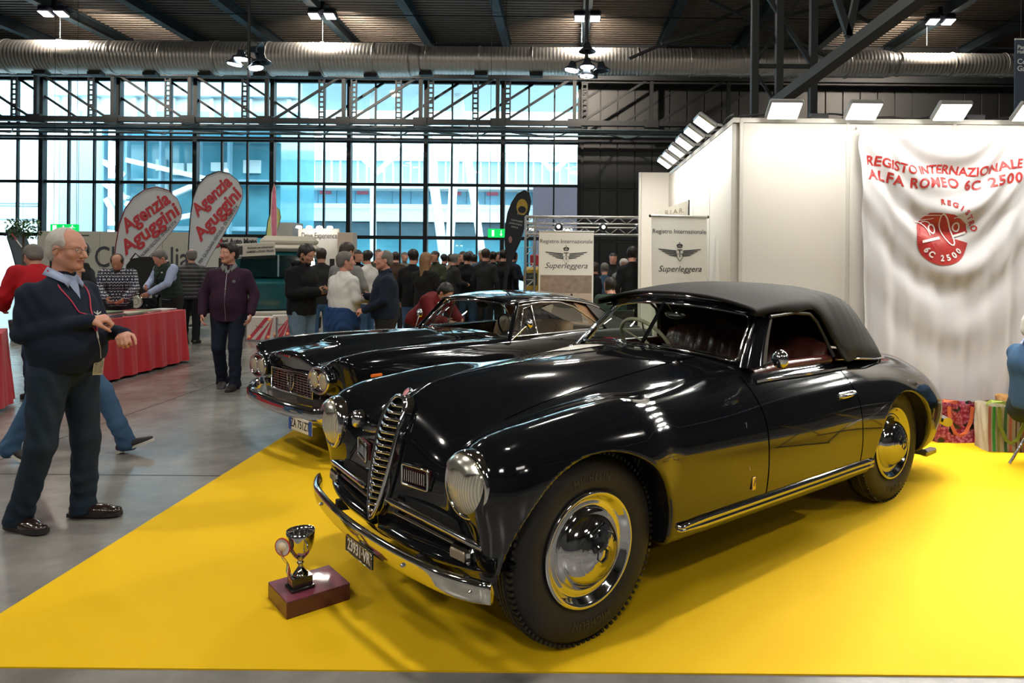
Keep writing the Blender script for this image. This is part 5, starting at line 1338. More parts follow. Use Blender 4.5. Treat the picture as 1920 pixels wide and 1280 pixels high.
# ---- roll-up banners
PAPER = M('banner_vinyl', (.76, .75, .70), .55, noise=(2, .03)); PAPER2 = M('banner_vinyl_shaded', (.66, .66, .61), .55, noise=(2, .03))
def emblem(root, o, u, v, s, ink):
    """winged badge with crown, centre at o"""
    u = Vector(u).normalized(); v = Vector(v).normalized(); n = u.cross(v) * .002
    m = MB()
    for k in (-1, 1):
        for i in range(4):
            y0 = .018 - i * .022
            m.prism([(k * .045, y0), (k * (.30 - .045 * i), y0 + .022 - .004 * i), (k * (.285 - .05 * i), y0 + .008 - .004 * i), (k * .045, y0 - .016)] if k > 0 else [(k * .045, y0 - .016), (k * (.285 - .05 * i), y0 + .008 - .004 * i), (k * (.30 - .045 * i), y0 + .022 - .004 * i), (k * .045, y0)], o, u * s, v * s, n)
    m.box((0, 0, 0), (0, 0, 0)) if 0 else None
    for a, b in ((-.035, .035),):
        m.prism([(-.035, .03), (-.035, .018), (.035, .018), (.035, .03)], o, u * s, v * s, n); m.prism([(-.006, .02), (-.006, -.02), (.006, -.02), (.006, .02)], o, u * s, v * s, n)
    sh = [(-.042, -.025), (-.042, -.06), (-.02, -.10), (0, -.125), (.02, -.10), (.042, -.06), (.042, -.025)]
    for (a, b), (c_, d) in zip(sh, sh[1:] + sh[:1]): m.bar(Vector(o) + (u * a + v * b) * s + n, Vector(o) + (u * c_ + v * d) * s + n, .004 * s * 2, .003)
    m.prism([(-.005, -.035), (-.005, -.075), (.005, -.075), (.005, -.035)], o, u * s, v * s, n)
    cz = .075
    m.prism([(-.032, cz - .022), (.032, cz - .022), (.036, cz - .010), (-.036, cz - .010)], o, u * s, v * s, n)
    for k in (-1, 1):
        m.prism([(k * .034, cz - .008), (k * .045, cz + .012), (k * .028, cz + .028), (k * .006, cz + .034), (k * .012, cz + .010), (k * .018, cz - .008)][::k], o, u * s, v * s, n)
    m.prism([(-.006, cz - .008), (.006, cz - .008), (.006, cz + .032), (-.006, cz + .032)], o, u * s, v * s, n); m.prism([(-.003, cz + .03), (.003, cz + .03), (.003, cz + .055), (-.003, cz + .055)], o, u * s, v * s, n)
    m.prism([(-.010, cz + .044), (.010, cz + .044), (.010, cz + .049), (-.010, cz + .049)], o, u * s, v * s, n)
    return m.build('winged_emblem', ink, root)
def rollup(loc, rz, w, h, lean, label, mat, photo):
    t = empty('rollup_banner', loc, rz, label, 'banner'); v = Vector((0, math.sin(lean), math.cos(lean))); u = Vector((1, 0, 0)); n = u.cross(v)
    base = Vector((0, 0, .09))
    m = MB(); m.box((0, 0, .045), (w + .04, .16, .08), bev=.02); m.build('base', ALU, t)
    Rm = Matrix((u, -n, v)).transposed()
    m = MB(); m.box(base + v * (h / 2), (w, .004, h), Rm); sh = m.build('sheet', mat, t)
    m = MB(); m.cyl(base + v * h - u * (w / 2 + .01), base + v * h + u * (w / 2 + .01), .013, n=10); m.build('top_rail', ALU, t)
    for s in (-1, 1): m = MB(); m.ball(base + v * h + u * s * (w / 2 + .012), .016, 8); m.build('end_cap', BLACKP, t)
    m = MB(); m.cyl((0, .09, .05), base + v * h + Vector((0, .03, 0)), .012, n=8); m.build('pole', BLACKP, t)
    f = base + n * .004
    text('Registro Internazionale', INK, f + v * (h - .155), u, v, .088 * w / .85, sh, ext=.0006, sx=1.0)
    emblem(sh, f + v * (h - .36), u, v, w / .85 * 1.1, INK)
    text('Superleggera', INK, f + v * (h - .535), u, v, .125 * w / .85, sh, ext=.0006, shear=.32, sx=1.0, spacing=1.02)
    if photo == 'sepia':
        hh = h - .72; z0 = .04
        m = MB(); m.box(f + v * (z0 + hh / 2), (w - .05, .003, hh), Rm); pp = m.build('photo_print', M('sepia_ground', (.50, .41, .34), .6, noise=(5, .12)), sh)
        m = MB(); m.box(f + n * .002 + v * (z0 + hh - .14), (w - .05, .003, .28), Rm); m.build('stone_wall', M('sepia_wall', (.26, .20, .16), .6, noise=(14, .5)), pp)
        body_ = [(-.26, .0), (-.24, .30), (-.22, .50), (-.15, .66), (-.06, .74), (.08, .75), (.16, .69), (.23, .52), (.27, .30), (.30, 0)]
        m = MB(); m.prism([(a, b * .95) for a, b in body_], f + n * .004 + v * (z0 + hh - 1.02), u, v, n * .003); m.build('printed_car', M('sepia_car', (.22, .17, .145), .55, noise=(6, .35)), pp)
        m = MB(); m.prism([(.20 * math.cos(a), .055 * math.sin(a)) for a in np.linspace(0, 2 * PI, 24, endpoint=False)], f + n * .008 + v * (z0 + hh - .46), u, v, n * .002); m.build('printed_cockpit', M('sepia_dark', (.03, .024, .02), .6, noise=(9, .3)), pp)
        m = MB()
        for x in (-.10, .06): m.prism([(x, 0), (x + .02, 0), (x + .05, .10), (x + .02, .12)], f + n * .009 + v * (z0 + hh - .40), u, v, n * .001)
        m.build('printed_headrest', MATS['sepia_dark'], pp)
    else:
        hh = .95; z0 = h - .70 - hh
        m = MB(); m.box(f + v * (z0 + hh / 2), (w - .09, .003, hh), Rm); pp = m.build('photo_print', M('blurred_green', (.12, .12, .05), .5, noise=(3, .5)), sh)
        q = f + n * .003 + v * (z0 + hh)
        m = MB(); m.prism([(.10, -.05), (.27, -.05), (.27, -.30), (.10, -.22)], q, u, v, n * .002); m.build('printed_background', M('print_brown', (.22, .15, .12), .6, noise=(8, .4)), pp)
        m = MB(); m.prism([(-.14, -.28), (-.02, -.22), (.16, -.22), (.26, -.45), (.26, -.8), (-.28, -.8), (-.27, -.40)], q, u, v, n * .004); m.prism([(-.03, -.20), (.0, -.07), (.06, -.045), (.12, -.05), (.16, -.09), (.165, -.24)], q, u, v, n * .004); m.build('printed_car', M('print_silver', (.42, .42, .41), .5, noise=(6, .3)), pp)
        m = MB(); m.prism([(-.01, -.18), (.015, -.09), (.065, -.075), (.065, -.185)], q + n * .004, u, v, n * .002); m.prism([(.075, -.185), (.075, -.075), (.12, -.08), (.145, -.12), (.15, -.19)], q + n * .004, u, v, n * .002); m.build('printed_windows', M('print_glass', (.13, .15, .16), .4, noise=(8, .4)), pp)
    return t
rollup((.012, 10.8, 0), -.02, .855, 1.92, 0.02, 'white roll-up banner with winged crest and sepia car photo, behind the coupe roof', PAPER, 'sepia')
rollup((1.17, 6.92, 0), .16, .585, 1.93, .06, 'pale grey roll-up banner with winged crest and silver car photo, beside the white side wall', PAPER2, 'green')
# pennant on a pole behind the second roll-up
fp = empty('pennant_flag', (1.42, 8.0, 0), 0, 'cream pennant on a thin black pole sticking up behind the grey roll-up banner', 'flag')
m = MB(); m.cyl((.0, 0, 0), (.0, 0, 2.27), .009, n=8); m.box((0, 0, .01), (.2, .2, .02)); m.build('pole', BLACKP, fp)
m = MB(); m.strip([Vector((-.38 + .38 * t, .02 * math.sin(t * 8), 2.10 + .06 * t)) for t in np.linspace(0, 1, 8)], [.05 + .16 * t for t in np.linspace(0, 1, 8)], .004); pn = m.build('cloth', M('pennant_cream', (.62, .60, .52), .7, noise=(4, .1)), fp)
text('R.I.A.R.', M('pennant_ink', (.22, .16, .10), .6, noise=(9, .2)), (-.17, -.025, 2.13), (1, 0, .16), (0, 0, 1), .075, pn, ext=.0006)

# ---- sail banners
def sail(name, pts, Y, label, mat, edge, pole_to, group=None):
    """flat cloth sail: outline in metres around its own foot, standing at distance Y"""
    w_ = [P(a, b, Y) for a, b in pts]; foot = P(pole_to[0], pole_to[1], Y); foot.z = 0; t = empty(name, foot, 0, label, 'flag', group)
    loc = [p - foot for p in w_]
    def bend(p): return Vector((p.x, .10 * math.sin(p.z * 1.1) + .03 * p.x, p.z))
    m = MB(); m.prism([(p.x, p.z) for p in loc], (0, 0, 0), (1, 0, 0), (0, 0, 1), (0, .004, 0)); sh = m.build('sail_cloth', mat, t, clean=True)
    k = int(len(loc) * .55)
    m = MB(); m.tube([Vector((0, 0, .02)), loc[0] * .5 + Vector((0, 0, 0))] + loc[:k], [.016, .014] + [.012] * k, 6); m.build('flag_pole', edge, t)
    m = MB(); m.tube([p + Vector((0, -.002, 0)) for p in loc[k - 1:]], .005, 4); m.build('hem', edge, sh)
    m = MB(); m.box((0, 0, .015), (.5, .06, .03)); m.box((0, 0, .015), (.06, .5, .03)); m.build('cross_foot', BLACKP, t)
    return t, sh, foot
SAILW = M('sail_white', (.50, .52, .54), .7, noise=(1.5, .08)); SRED = M('sail_red', (.42, .03, .04), .6, noise=(3, .1)); DRED = M('piping_dark_red', (.16, .01, .02), .6, noise=(9, .1)); 
def on_sail(body, mat, px, py, Y, foot, ang, width_px, hgt_px, sh, **k):
    c = P(px, py, Y) - foot + Vector((0, -.006, 0)); ca, sa = math.cos(ang), math.sin(ang); s_ = Y / F_PX
    o = text(body, mat, (0, 0, 0), (1, 0, 0), (0, 0, 1), hgt_px * s_, sh, ext=.0008, **k)
    xs_ = [v.co.x for v in o.data.vertices]; w0 = max(xs_) - min(xs_); f = width_px * s_ / w0
    for v in o.data.vertices:
        x, z = v.co.x * f, v.co.z; v.co = Vector((c.x + x * ca - z * sa, c.y + v.co.y, c.z + x * sa + z * ca))
    return o
A1 = [(211, 560), (213, 500), (217, 460), (224, 420), (234, 392), (250, 370), (272, 355), (294, 350), (316, 357), (333, 373), (341, 394), (340, 408), (330, 424), (312, 446), (290, 470), (266, 495), (246, 525), (228, 560)]
t, sh, ft = sail('sail_banner', A1, 15.3, 'white teardrop flag with red italic lettering, the lower and wider one at left', SAILW, DRED, (209, 620), 'white teardrop flags')
on_sail('Agenzia', SRED, 273, 399, 15.3, ft, math.radians(35.5), 104, 36, sh, bold=.013, shear=.15); on_sail('Aguggini', SRED, 281, 430, 15.3, ft, math.radians(38), 133, 36, sh, bold=.013, shear=.15)
on_sail('PER QUALSIASI VEICOLO  DI OGNI ETA\'', INK, 290, 455, 15.3, ft, math.radians(45.5), 116, 8, sh, bold=.0006)
A2 = [(350, 560), (352, 500), (354, 450), (357, 405), (362, 372), (371, 347), (388, 329), (410, 321), (430, 325), (446, 338), (455, 356), (455, 372), (446, 394), (430, 422), (412, 452), (394, 482), (378, 515), (364, 560)]
t, sh, ft = sail('sail_banner', A2, 15.6, 'white teardrop flag with red italic lettering, the taller one beside the man in purple', SAILW, BLACKP, (349, 625), 'white teardrop flags')
on_sail('Agenzia', SRED, 397, 368, 15.6, ft, math.radians(44), 92, 32, sh, bold=.013, shear=.15); on_sail('Aguggini', SRED, 408, 402, 15.6, ft, math.radians(49), 120, 33, sh, bold=.013, shear=.15)
on_sail('PER QUALSIASI VEICOLO  DI OGNI ETA\'', INK, 410, 439, 15.6, ft, math.radians(57), 130, 8, sh, bold=.0006)
A3 = [(943, 545), (950, 486), (947, 454), (948, 425), (952, 400), (960, 379), (970, 364), (983, 357), (992, 361), (996, 377), (993, 395), (984, 425), (975, 454), (966, 474), (958, 494), (952, 520), (950, 545)]
t, sh, ft = sail('sail_banner', A3, 13.0, 'black sail flag with a gold disc, left of the white roll-up banner', M('sail_black', (.010, .013, .020), .7, noise=(3, .2)), BLACKP, (944, 600))
c = P(979, 388, 13.0) - ft
m = MB(); m.lathe([(0, .006), (.10, .006), (.105, 0)], c + Vector((0, -.001, 0)), Matrix(((1, 0, 0), (0, 0, -1), (0, 1.45, 0))), 28, False); m.build('gold_disc', M('gold_print', (.42, .28, .03), .5, noise=(9, .15)), sh)
m = MB(); m.lathe([(0, .004), (.075, .004)], c + Vector((.0, -.006, -.05)), Matrix(((1, 0, 0), (0, 0, -1), (0, .9, 0))), 20, False); m.build('black_emblem', MATS['sail_black'], sh)
WPT = M('flag_white_ink', (.55, .57, .6), .6, noise=(9, .1))
on_sail('CMAE', WPT, 977, 400, 13.0, ft, -.05, 14, 7, sh); on_sail('CLUB MILANESE', WPT, 969, 414, 13.0, ft, -.18, 22, 4.6, sh); on_sail('AUTOMOTOVEICOLI', WPT, 967, 420, 13.0, ft, -.18, 24, 4.6, sh); on_sail("D'EPOCA", WPT, 965, 426, 13.0, ft, -.18, 13, 4.6, sh)
m = MB(); m.lathe([(0, .003), (.035, .003)], P(957, 449, 13.0) - ft + Vector((0, -.002, 0)), Matrix(((1, 0, 0), (0, 0, -1), (0, 1.8, 0))), 16, False); m.build('pale_crest', M('crest_rose', (.30, .16, .15), .6, noise=(30, .4)), sh)
A4 = [(30, 500), (22, 470), (14, 446), (15, 430), (24, 423), (36, 428), (48, 442), (58, 465), (63, 500)]
t, sh, ft = sail('sail_banner', A4, 14.5, 'small slate grey sail flag with green white red stripe, far left beside the plant', M('sail_slate', (.10, .13, .16), .7, noise=(4, .2)), BLACKP, (63, 600))
for i, (nm, cc) in enumerate((('stripe_red', (.4, .03, .04)), ('stripe_white', (.6, .62, .6)), ('stripe_green', (.03, .30, .06)))):
    m = MB(); a = P(21, 436, 14.5) - ft; b = P(54, 478, 14.5) - ft; d = (b - a) / 3; m.bar(a + d * i + Vector((0, -.008, 0)), a + d * (i + 1) + Vector((0, -.008, 0)), .05, .004); m.build('stripe', M(nm, cc, .6, noise=(5, .1)), sh)
A5 = [(514, 470), (509, 440), (508, 400), (510, 360), (514, 344), (517, 352), (519, 400), (519, 440), (518, 470)]
sail('feather_flag', A5, 18.9, 'narrow pink and white feather flag seen almost edge on, above the van', M('flag_pink', (.55, .16, .24), .7, noise=(14, .6), stretch=(1, 1, .4)), WHITEP, (516, 560))
A6 = [(500, 470), (499, 440), (502, 415), (508, 396), (516, 386), (524, 393), (527, 408), (520, 430), (512, 450), (508, 470)]
sail('feather_flag', A6, 19.2, 'pale lime green teardrop flag behind the pink feather flag', M('flag_lime', (.52, .60, .22), .7, noise=(4, .2)), BLACKP, (501, 560))

# ---- tables with red cloths
def red_table(x0, x1, y0, y1, label, h=.775):
    t = empty('trestle_table', ((x0 + x1) / 2, (y0 + y1) / 2, 0), 0, label, 'table'); hx, hy = (x1 - x0) / 2, (y1 - y0) / 2
    m = MB(); m.box((0, 0, h - .02), (2 * hx, 2 * hy, .03)); m.build('table_top', M('table_board', (.55, .53, .48), .6, noise=(3, .1)), t)
    for sx in (-1, 1):
        for sy in (-1, 1): m = MB(); m.bar((sx * (hx - .1), sy * (hy - .1), 0), (sx * (hx - .12), sy * (hy - .12), h - .03), .03); m.build('leg', STEEL, t)
    c = MB(); per = []; n = 150; L_ = 4 * (hx + hy)
    for i in range(n):
        s = L_ * i / n
        if s < 2 * hx: p = (-hx + s, -hy); nn = (0, -1)
        elif s < 2 * hx + 2 * hy: p = (hx, -hy + s - 2 * hx); nn = (1, 0)
        elif s < 4 * hx + 2 * hy: p = (hx - (s - 2 * hx - 2 * hy), hy); nn = (0, 1)
        else: p = (-hx, hy - (s - 4 * hx - 2 * hy)); nn = (-1, 0)
        per.append((p, nn, s))
    vs = []; rows = 7
    for p, nn, s in per:
        for j in range(rows):
            f = j / (rows - 1); d = .012 + f * (.045 + .028 * math.sin(s * 19) + .014 * math.sin(s * 47 + 1)); vs.append((p[0] + nn[0] * d, p[1] + nn[1] * d, h + .004 - f * (h - .03)))
    c.add(vs, [(i * rows + j, ((i + 1) % n) * rows + j, ((i + 1) % n) * rows + j + 1, i * rows + j + 1) for i in range(n) for j in range(rows - 1)], True)
    c.add([(a[0][0] + a[1][0] * .012, a[0][1] + a[1][1] * .012, h + .004) for a in per], [tuple(range(n))])
    c.build('red_skirt', REDT, t); return t, h + .005
t1, th = red_table(-6.42, -5.64, 8.35, 10.3, 'long table with a red cloth to the floor, right behind the grey haired man')
t2, th2 = red_table(-7.17, -5.67, 6.42, 7.06, 'table with a red cloth cut by the left edge of the picture')
t2.rotation_euler[2] = .6
def pile(root_name, x, y, z, w, d, n, label, cols, rz=0):
    t = empty(root_name, (x, y, z), rz, label, 'magazines'); zz = 0
    for i in range(n):
        hh = .006 + .003 * (i % 3); m = MB(); m.box(((i % 3 - 1) * .006, (i % 2) * .008, zz + hh / 2), (w, d, hh), Matrix.Rotation(.05 * math.sin(i * 2.3), 3, 'Z')); m.build('magazine', M('cover_%d' % 0 + cols[i % len(cols)][0], cols[i % len(cols)][1], .35, noise=(18, .4)), t); zz += hh
    return t
CV = [('cover_pink', (.55, .25, .28)), ('cover_cream', (.60, .55, .45)), ('cover_blue', (.12, .18, .30)), ('cover_green', (.20, .28, .16)), ('cover_white', (.68, .68, .66))]
pile('magazine_pile', -5.85, 8.75, th, .30, .40, 9, 'thick pile of pink and white magazines at the near end of the red table', CV)
pile('magazine_pile', -5.84, 9.22, th, .28, .36, 5, 'low pile of cream magazines in the middle of the red table', CV[1:])
pile('magazine_pile', -5.85, 9.66, th, .26, .32, 4, 'flat pile of leaflets, third along the red table', CV[3:] + CV[:1])
pile('magazine_pile', -5.84, 10.05, th, .24, .30, 3, 'white leaflets at the far end of the red table', CV[4:] + CV[1:2])
pile('magazine_pile', -6.18, 8.7, th, .26, .30, 6, 'pile of brochures behind the pink magazines on the red table', CV[2:])
pile('magazine_pile', -5.95, 6.80, th2, .22, .28, 4, 'blue and white brochures on the red table at the left edge', CV[2:])

# ---- open-bonnet vintage car behind the table
vc = empty('vintage_car', (-7.80, 12.45, 0), 0, 'small black vintage car with raised bonnet and bright engine behind the red table', 'car')
m = MB(); m.box((0, .9, .62), (1.35, 2.6, .42), bev=.16); m.box((0, 2.0, 1.05), (1.2, 1.1, .6), bev=.2); m.build('body', PAINT, vc)
m = MB(); m.prism([(-.36, 0), (-.42, .36), (-.38, .55), (-.28, .66), (-.05, .70), (.26, .68), (.36, .62), (.42, .2), (.44, .02)], (.32, .02, .86), (1, 0, 0), (0, -.1, 1), (0, .06, 0)); m.build('bonnet_lid', M('satin_black_lid', (.008, .009, .009), .35, coat=.4, noise=(3, .2)), vc, clean=True)
m = MB(); m.tube([(.0, -.02, 1.50), (.10, -.03, 1.62), (.16, -.03, 1.56), (.34, -.02, 1.48)], .012, 6); m.build('bonnet_stay', BLACKP, vc)
m = MB()
for i in range(9): m.lathe([(.05, -.008), (.105, -.006), (.105, .006), (.05, .008)], (-.28 + i * .036, -.12, .78), Matrix.Rotation(PI / 2, 3, 'Y'), 16)
m.cyl((-.32, -.12, .78), (.06, -.12, .78), .07); tag(m.build('engine_fins', CHROME, vc), kind='stuff')
m = MB()
for i in range(12): m.ball((-.35 + .75 * rng.rand(), -.1 + .3 * rng.rand(), .80 + .14 * rng.rand()), .03 + .03 * rng.rand(), 8)
tag(m.build('engine_parts', CHROME_D, vc), kind='stuff')
for x in (.36, -.52):
    m = MB(); m.lathe([(.04, -.10), (.10, -.05), (.12, 0), (.115, .015), (.10, .02)], (x, -.42, .78), Matrix.Rotation(PI / 2, 3, 'X'), 20); hl = m.build('headlamp', CHROME, vc)
    m = MB(); m.lathe([(.10, .012), (0, .03)], (x, -.42, .78), Matrix.Rotation(PI / 2, 3, 'X'), 20); m.build('lens', HLENS, hl)
    m = MB(); m.cyl((x, -.38, .5), (x, -.38, .72), .015); m.build('lamp_post', CHROME, vc)
for x in (-.6, .6):
    for y in (-.1, 2.2): m = MB(); m.lathe([(.05, -.05), (.28, -.05), (.32, 0), (.28, .05), (.05, .05)], (x, y, .32), Matrix.Rotation(PI / 2, 3, 'Y'), 24); m.build('wheel', RUBBER, vc)

# ---- camper van with pop-up roof
VY = 14.0; sv = F_PX / VY
vn = empty('camper_van', ((522 - PX0) / sv, VY, 0), .40, 'teal camper van with cream raised roof and lettered sign, behind the standing men', 'van')
TL = M('van_teal', (.010, .085, .10), .25, coat=.8, noise=(2, .2)); CRM = M('van_cream', (.52, .50, .42), .4, coat=.4, noise=(2, .08))
m = MB(); m.box((0, 2.2, .78), (1.78, 4.3, .95), bev=.22); m.box((0, 2.3, 1.42), (1.66, 4.0, .62), bev=.20); m.build('body', TL, vn)
m = MB(); m.prism([(-.74, 0), (-.68, .46), (.68, .46), (.74, 0)], (0, .13, 1.17), (1, 0, 0), (0, .30, .95), (0, -.03, 0)); m.build('windscreen', M('van_glass', (.003, .016, .019), .05, coat=1, noise=(1.4, .6)), vn, clean=True)
m = MB(); m.bar((0, .09, 1.17), (0, .22, 1.62), .035, .04); m.build('centre_pillar', TL, vn)
m = MB(); m.box((.0, 2.3, 1.76), (1.62, 3.9, .14), bev=.06); m.box((.22, 2.0, 1.90), (1.15, 3.0, .24), bev=.10); m.build('pop_roof', CRM, vn)
m = MB(); m.box((0, -.02, .42), (1.75, .10, .14), bev=.04); m.build('bumper', CRM, vn)
for s in (-1, 1):
    m = MB(); m.lathe([(.0, .06), (.08, .05), (.115, .02), (.12, -.02)], (s * .62, .0, .82), Matrix.Rotation(PI / 2, 3, 'X'), 20); m.build('headlamp', CHROME, vn)
    for y in (.75, 3.4): m = MB(); m.lathe([(.05, -.08), (.28, -.08), (.33, 0), (.28, .08), (.05, .08)], (s * .78, y, .33), Matrix.Rotation(PI / 2, 3, 'Y'), 24); m.build('wheel', RUBBER, vn)
    m = MB(); m.bar((s * .86, .1, 1.3), (s * 1.02, -.02, 1.36), .015); m.box((s * 1.03, -.03, 1.42), (.10, .03, .26), bev=.01); m.build('door_mirror', BLACKP, vn)
m = MB(); m.box((-.42, .10, 1.72), (.72, .03, .26), Matrix.Rotation(-.07, 3, 'Y'), bev=.008); sg = m.build('sign_board', M('sign_cream', (.60, .58, .50), .5, noise=(3, .08)), vn)
text('Noleggio per allestimenti', INK, (-.34, .078, 1.765), (1, 0, .07), (0, 0, 1), .058, sg, ext=.001, shear=.2, bold=.001, sx=.80)
text('CAMPER e FOOD TRUCK', INK, (-.34, .078, 1.685), (1, 0, .07), (0, 0, 1), .060, sg, ext=.001, shear=.2, bold=.0015, sx=.76)
m = MB(); m.box((-.71, .08, 1.70), (.10, .01, .17)); m.build('sign_logo', INK, sg)

# ---- lettered partitions in the distance
def wall_panel(px0, px1, py, Y, mat, label, depth=.1, nm='backdrop_wall'):
    a = P(px0, py, Y); b = P(px1, py, Y); t = empty(nm, ((a.x + b.x) / 2, Y, 0), 0, label, 'backdrop')
    w = b.x - a.x; n = max(1, round(w / 1.0)); pm_ = MB(); pm_.box((0, 0, a.z / 2), (w / n - .008, depth, a.z), bev=.004); f = None
    for i in range(n):
        x = -w / 2 + (i + .5) * w / n
        if f is None: f = pm_.build('panel', mat, t); f.location.x = x
        else: dup(f, t, (x, 0, 0))
    return t
def dist_text(t, body, mat, px, py, size_px, width_px, Y, dy=-.06, **k):
    c = P(px, py, Y) - t.location; o = text(body, mat, (0, 0, 0), (1, 0, 0), (0, 0, 1), size_px * Y / F_PX, t, ext=.004, **k)
    xs_ = [v.co.x for v in o.data.vertices]; f = width_px * Y / F_PX / (max(xs_) - min(xs_))
    for v in o.data.vertices: v.co = Vector((v.co.x * f + c.x, v.co.y + dy, v.co.z + c.z))
GREY = M('backdrop_greige', (.36, .36, .31), .8, noise=(1, .1))
t = wall_panel(72, 365, 433, 20, GREY, 'wide greige backdrop wall with large dark lettering behind the red tables')
dist_text(t, 'Club Italia', M('letter_navy', (.03, .035, .05), .6, noise=(9, .1)), 268, 484, 56, 176, 20)
m = MB(); m.box((P(155, 441, 20).x - t.location.x, -.06, P(155, 441, 20).z), (.44, .01, .02)); m.build('line', INK, t)
t = wall_panel(366, 482, 444, 21, M('backdrop_grey', (.48, .47, .43), .8, noise=(1, .1)), 'pale grey backdrop with small black book-stall lettering above the man in purple')
dist_text(t, 'Libri Auto Moto', INK, 446, 453, 15, 74, 21, bold=.01); dist_text(t, 'Nuovi', INK, 446, 462, 11, 26, 21, bold=.008)
m = MB(); cR = P(407, 452, 21) - t.location; m.lathe([(.14, 0), (.19, 0), (.19, .02), (.14, .02)], cR + Vector((0, -.06, 0)), Matrix.Rotation(PI / 2, 3, 'X'), 20, False); m.build('red_ring', SRED, t)
t = wall_panel(515, 559, 418, 20.5, M('box_grey', (.30, .30, .29), .7, noise=(1, .1)), 'plain grey box tower between the green flag and the white lettered stand', .8)
t = wall_panel(560, 637, 428, 20, WHITEP, 'white curved stand wall lit from above, with thin black lettering')
dist_text(t, 'Drive Experience', INK, 600, 442, 16, 66, 20, bold=-.002)
for i in range(4):
    x = P(568 + i * 19, 427, 20).x - t.location.x; m = MB(); m.lathe([(0, .05), (.07, .04), (.09, -.02), (.0, -.03)], (x, -.30, P(570, 427, 20).z), None, 12); lm = m.build('spot', LED, t)
    m = MB(); m.bar((x, -.28, P(570, 427, 20).z + .02), (x, 0, P(570, 427, 20).z - .04), .02); m.build('arm', ALU, lm)
t = wall_panel(637, 666, 436, 19.6, M('box_beige', (.55, .45, .36), .7, noise=(1, .08)), 'beige end block beside the white lettered stand', .4)
# striped barrier boards
def barrier(px, py, Y, w, h, label, rz):
    c = G(px, py); t = empty('barrier_board', c, rz, label, 'barrier', 'striped barrier boards')
    m = MB(); m.box((0, 0, h / 2 + .02), (w, .05, h), bev=.02); bd = m.build('board', M('barrier_white', (.66, .62, .58), .5, noise=(5, .1)), t)
    m = MB()
    for k in (-.52, -.18, .16, .50):
        m.prism([(max(-w / 2, min(w / 2, k * w - .0)), .03), (max(-w / 2, min(w / 2, k * w + .09)), .03), (max(-w / 2, min(w / 2, k * w + .09 + h * .8)), h), (max(-w / 2, min(w / 2, k * w + h * .8)), h)], (0, -.0262, 0), (1, 0, 0), (0, 0, 1), (0, -.002, 0))
    m.build('stripe', M('barrier_red', (.55, .06, .09), .5, noise=(8, .15)), bd)
    for x, z in ((w * .36, h - .04), (-w * .38, .09), (w * .32, .09)):
        m = MB(); m.lathe([(0, .012), (.022, .01), (.028, 0)], (x, -.027, z), Matrix.Rotation(PI / 2, 3, 'X'), 14); m.build('reflector', M('amber_reflector', (.75, .30, .12), .3, emit=(.8, .35, .15), estr=.2), bd)
    text('Sponge', INK, (0, -.028, h * .62), (1, 0, 0), (0, 0, 1), .05, bd, ext=.0006)
    for s in (-1, 1): m = MB(); m.box((s * (w / 2 + .03), .06, h / 2), (.03, .04, h)); m.build('foot', ALU, t)
barrier(488, 640, 0, .50, .45, 'red and white striped barrier board right of the man in plum', 0)
barrier(527, 634, 0, .34, .44, 'red and white striped barrier board partly hidden by the man with the phone', .5)
t3, th3 = red_table(-6.0, -5.0, 15.8, 16.4, 'distant low table with a red top left of the man with the phone', .85) if False else (None, None)

# ---- neighbouring stand: lighting truss, old fuel pump
TX = 12.0; st_ = F_PX / TX
ts = empty('lighting_truss', ((985 - PX0) / st_, TX, 0), 0, 'aluminium lattice lighting truss with three round spots, behind the white roll-up banner', 'truss')
zt = CAM_H + (489 - 407) / st_; zb = CAM_H + (489 - 440) / st_; Lx = (1206 - 985) / st_
for y, z in ((0, zt), (0, zt - .12), (.3, zt), (0, zb), (0, zb + .12), (.3, zb)):
    m = MB(); m.cyl((0, y, z), (Lx, y, z - .012 * Lx * 0), .018, n=8); m.build('chord_tube', ALU, ts)
m = MB()
for zz in (zt - .06, zb + .06):
    for i in range(14): a = i * Lx / 14; b = (i + 1) * Lx / 14; m.cyl((a, 0, zz + (.055 if i % 2 else -.055)), (b, 0, zz + (-.055 if i % 2 else .055)), .008, n=5)
tag(m.build('lacing', ALU, ts), kind='stuff')
for x in (0.0, .16): m = MB(); m.cyl((x, 0, 0), (x, 0, zt), .02, n=8); m.build('leg_tube', ALU, ts)
m = MB()
for i in range(16): z = .1 + i * .14; m.cyl((0, 0, z), (.16, 0, z + .14 * (1 if i % 2 else .0)), .007, n=5)
tag(m.build('leg_lacing', ALU, ts), kind='stuff')
for px in (1047, 1130, 1199):
    x = (px - 985) / st_; z = CAM_H + (489 - 427) / st_
    m = MB(); m.lathe([(.03, .14), (.06, .10), (.075, 0), (.07, -.01)], (x, -.06, z), Matrix.Rotation(PI / 2, 3, 'X'), 20); l = m.build('spot', BLACKP, ts)
    m = MB(); m.lathe([(0, .005), (.068, .0)], (x, -.06, z), Matrix.Rotation(PI / 2, 3, 'X'), 20); m.build('lens', FL_F, l)
    m = MB(); m.bar((x, .02, z), (x, .02, zt - .1), .02); m.build('yoke', ALU, l)
fpm = empty('fuel_pump', ((998 - PX0) / 104, 12.5, 0), 0, 'old mustard yellow fuel pump left of the white roll-up banner', 'fuel pump')
MU = M('pump_mustard', (.42, .27, .03), .35, coat=.5, noise=(3, .15))
m = MB(); m.box((0, 0, .72), (.30, .30, 1.44), bev=.05); m.build('cabinet', MU, fpm)
m = MB(); m.box((.0, -.155, 1.22), (.20, .02, .22), bev=.02); m.build('dial', M('dial_glass', (.03, .045, .04), .1, coat=1, noise=(20, .3)), fpm)
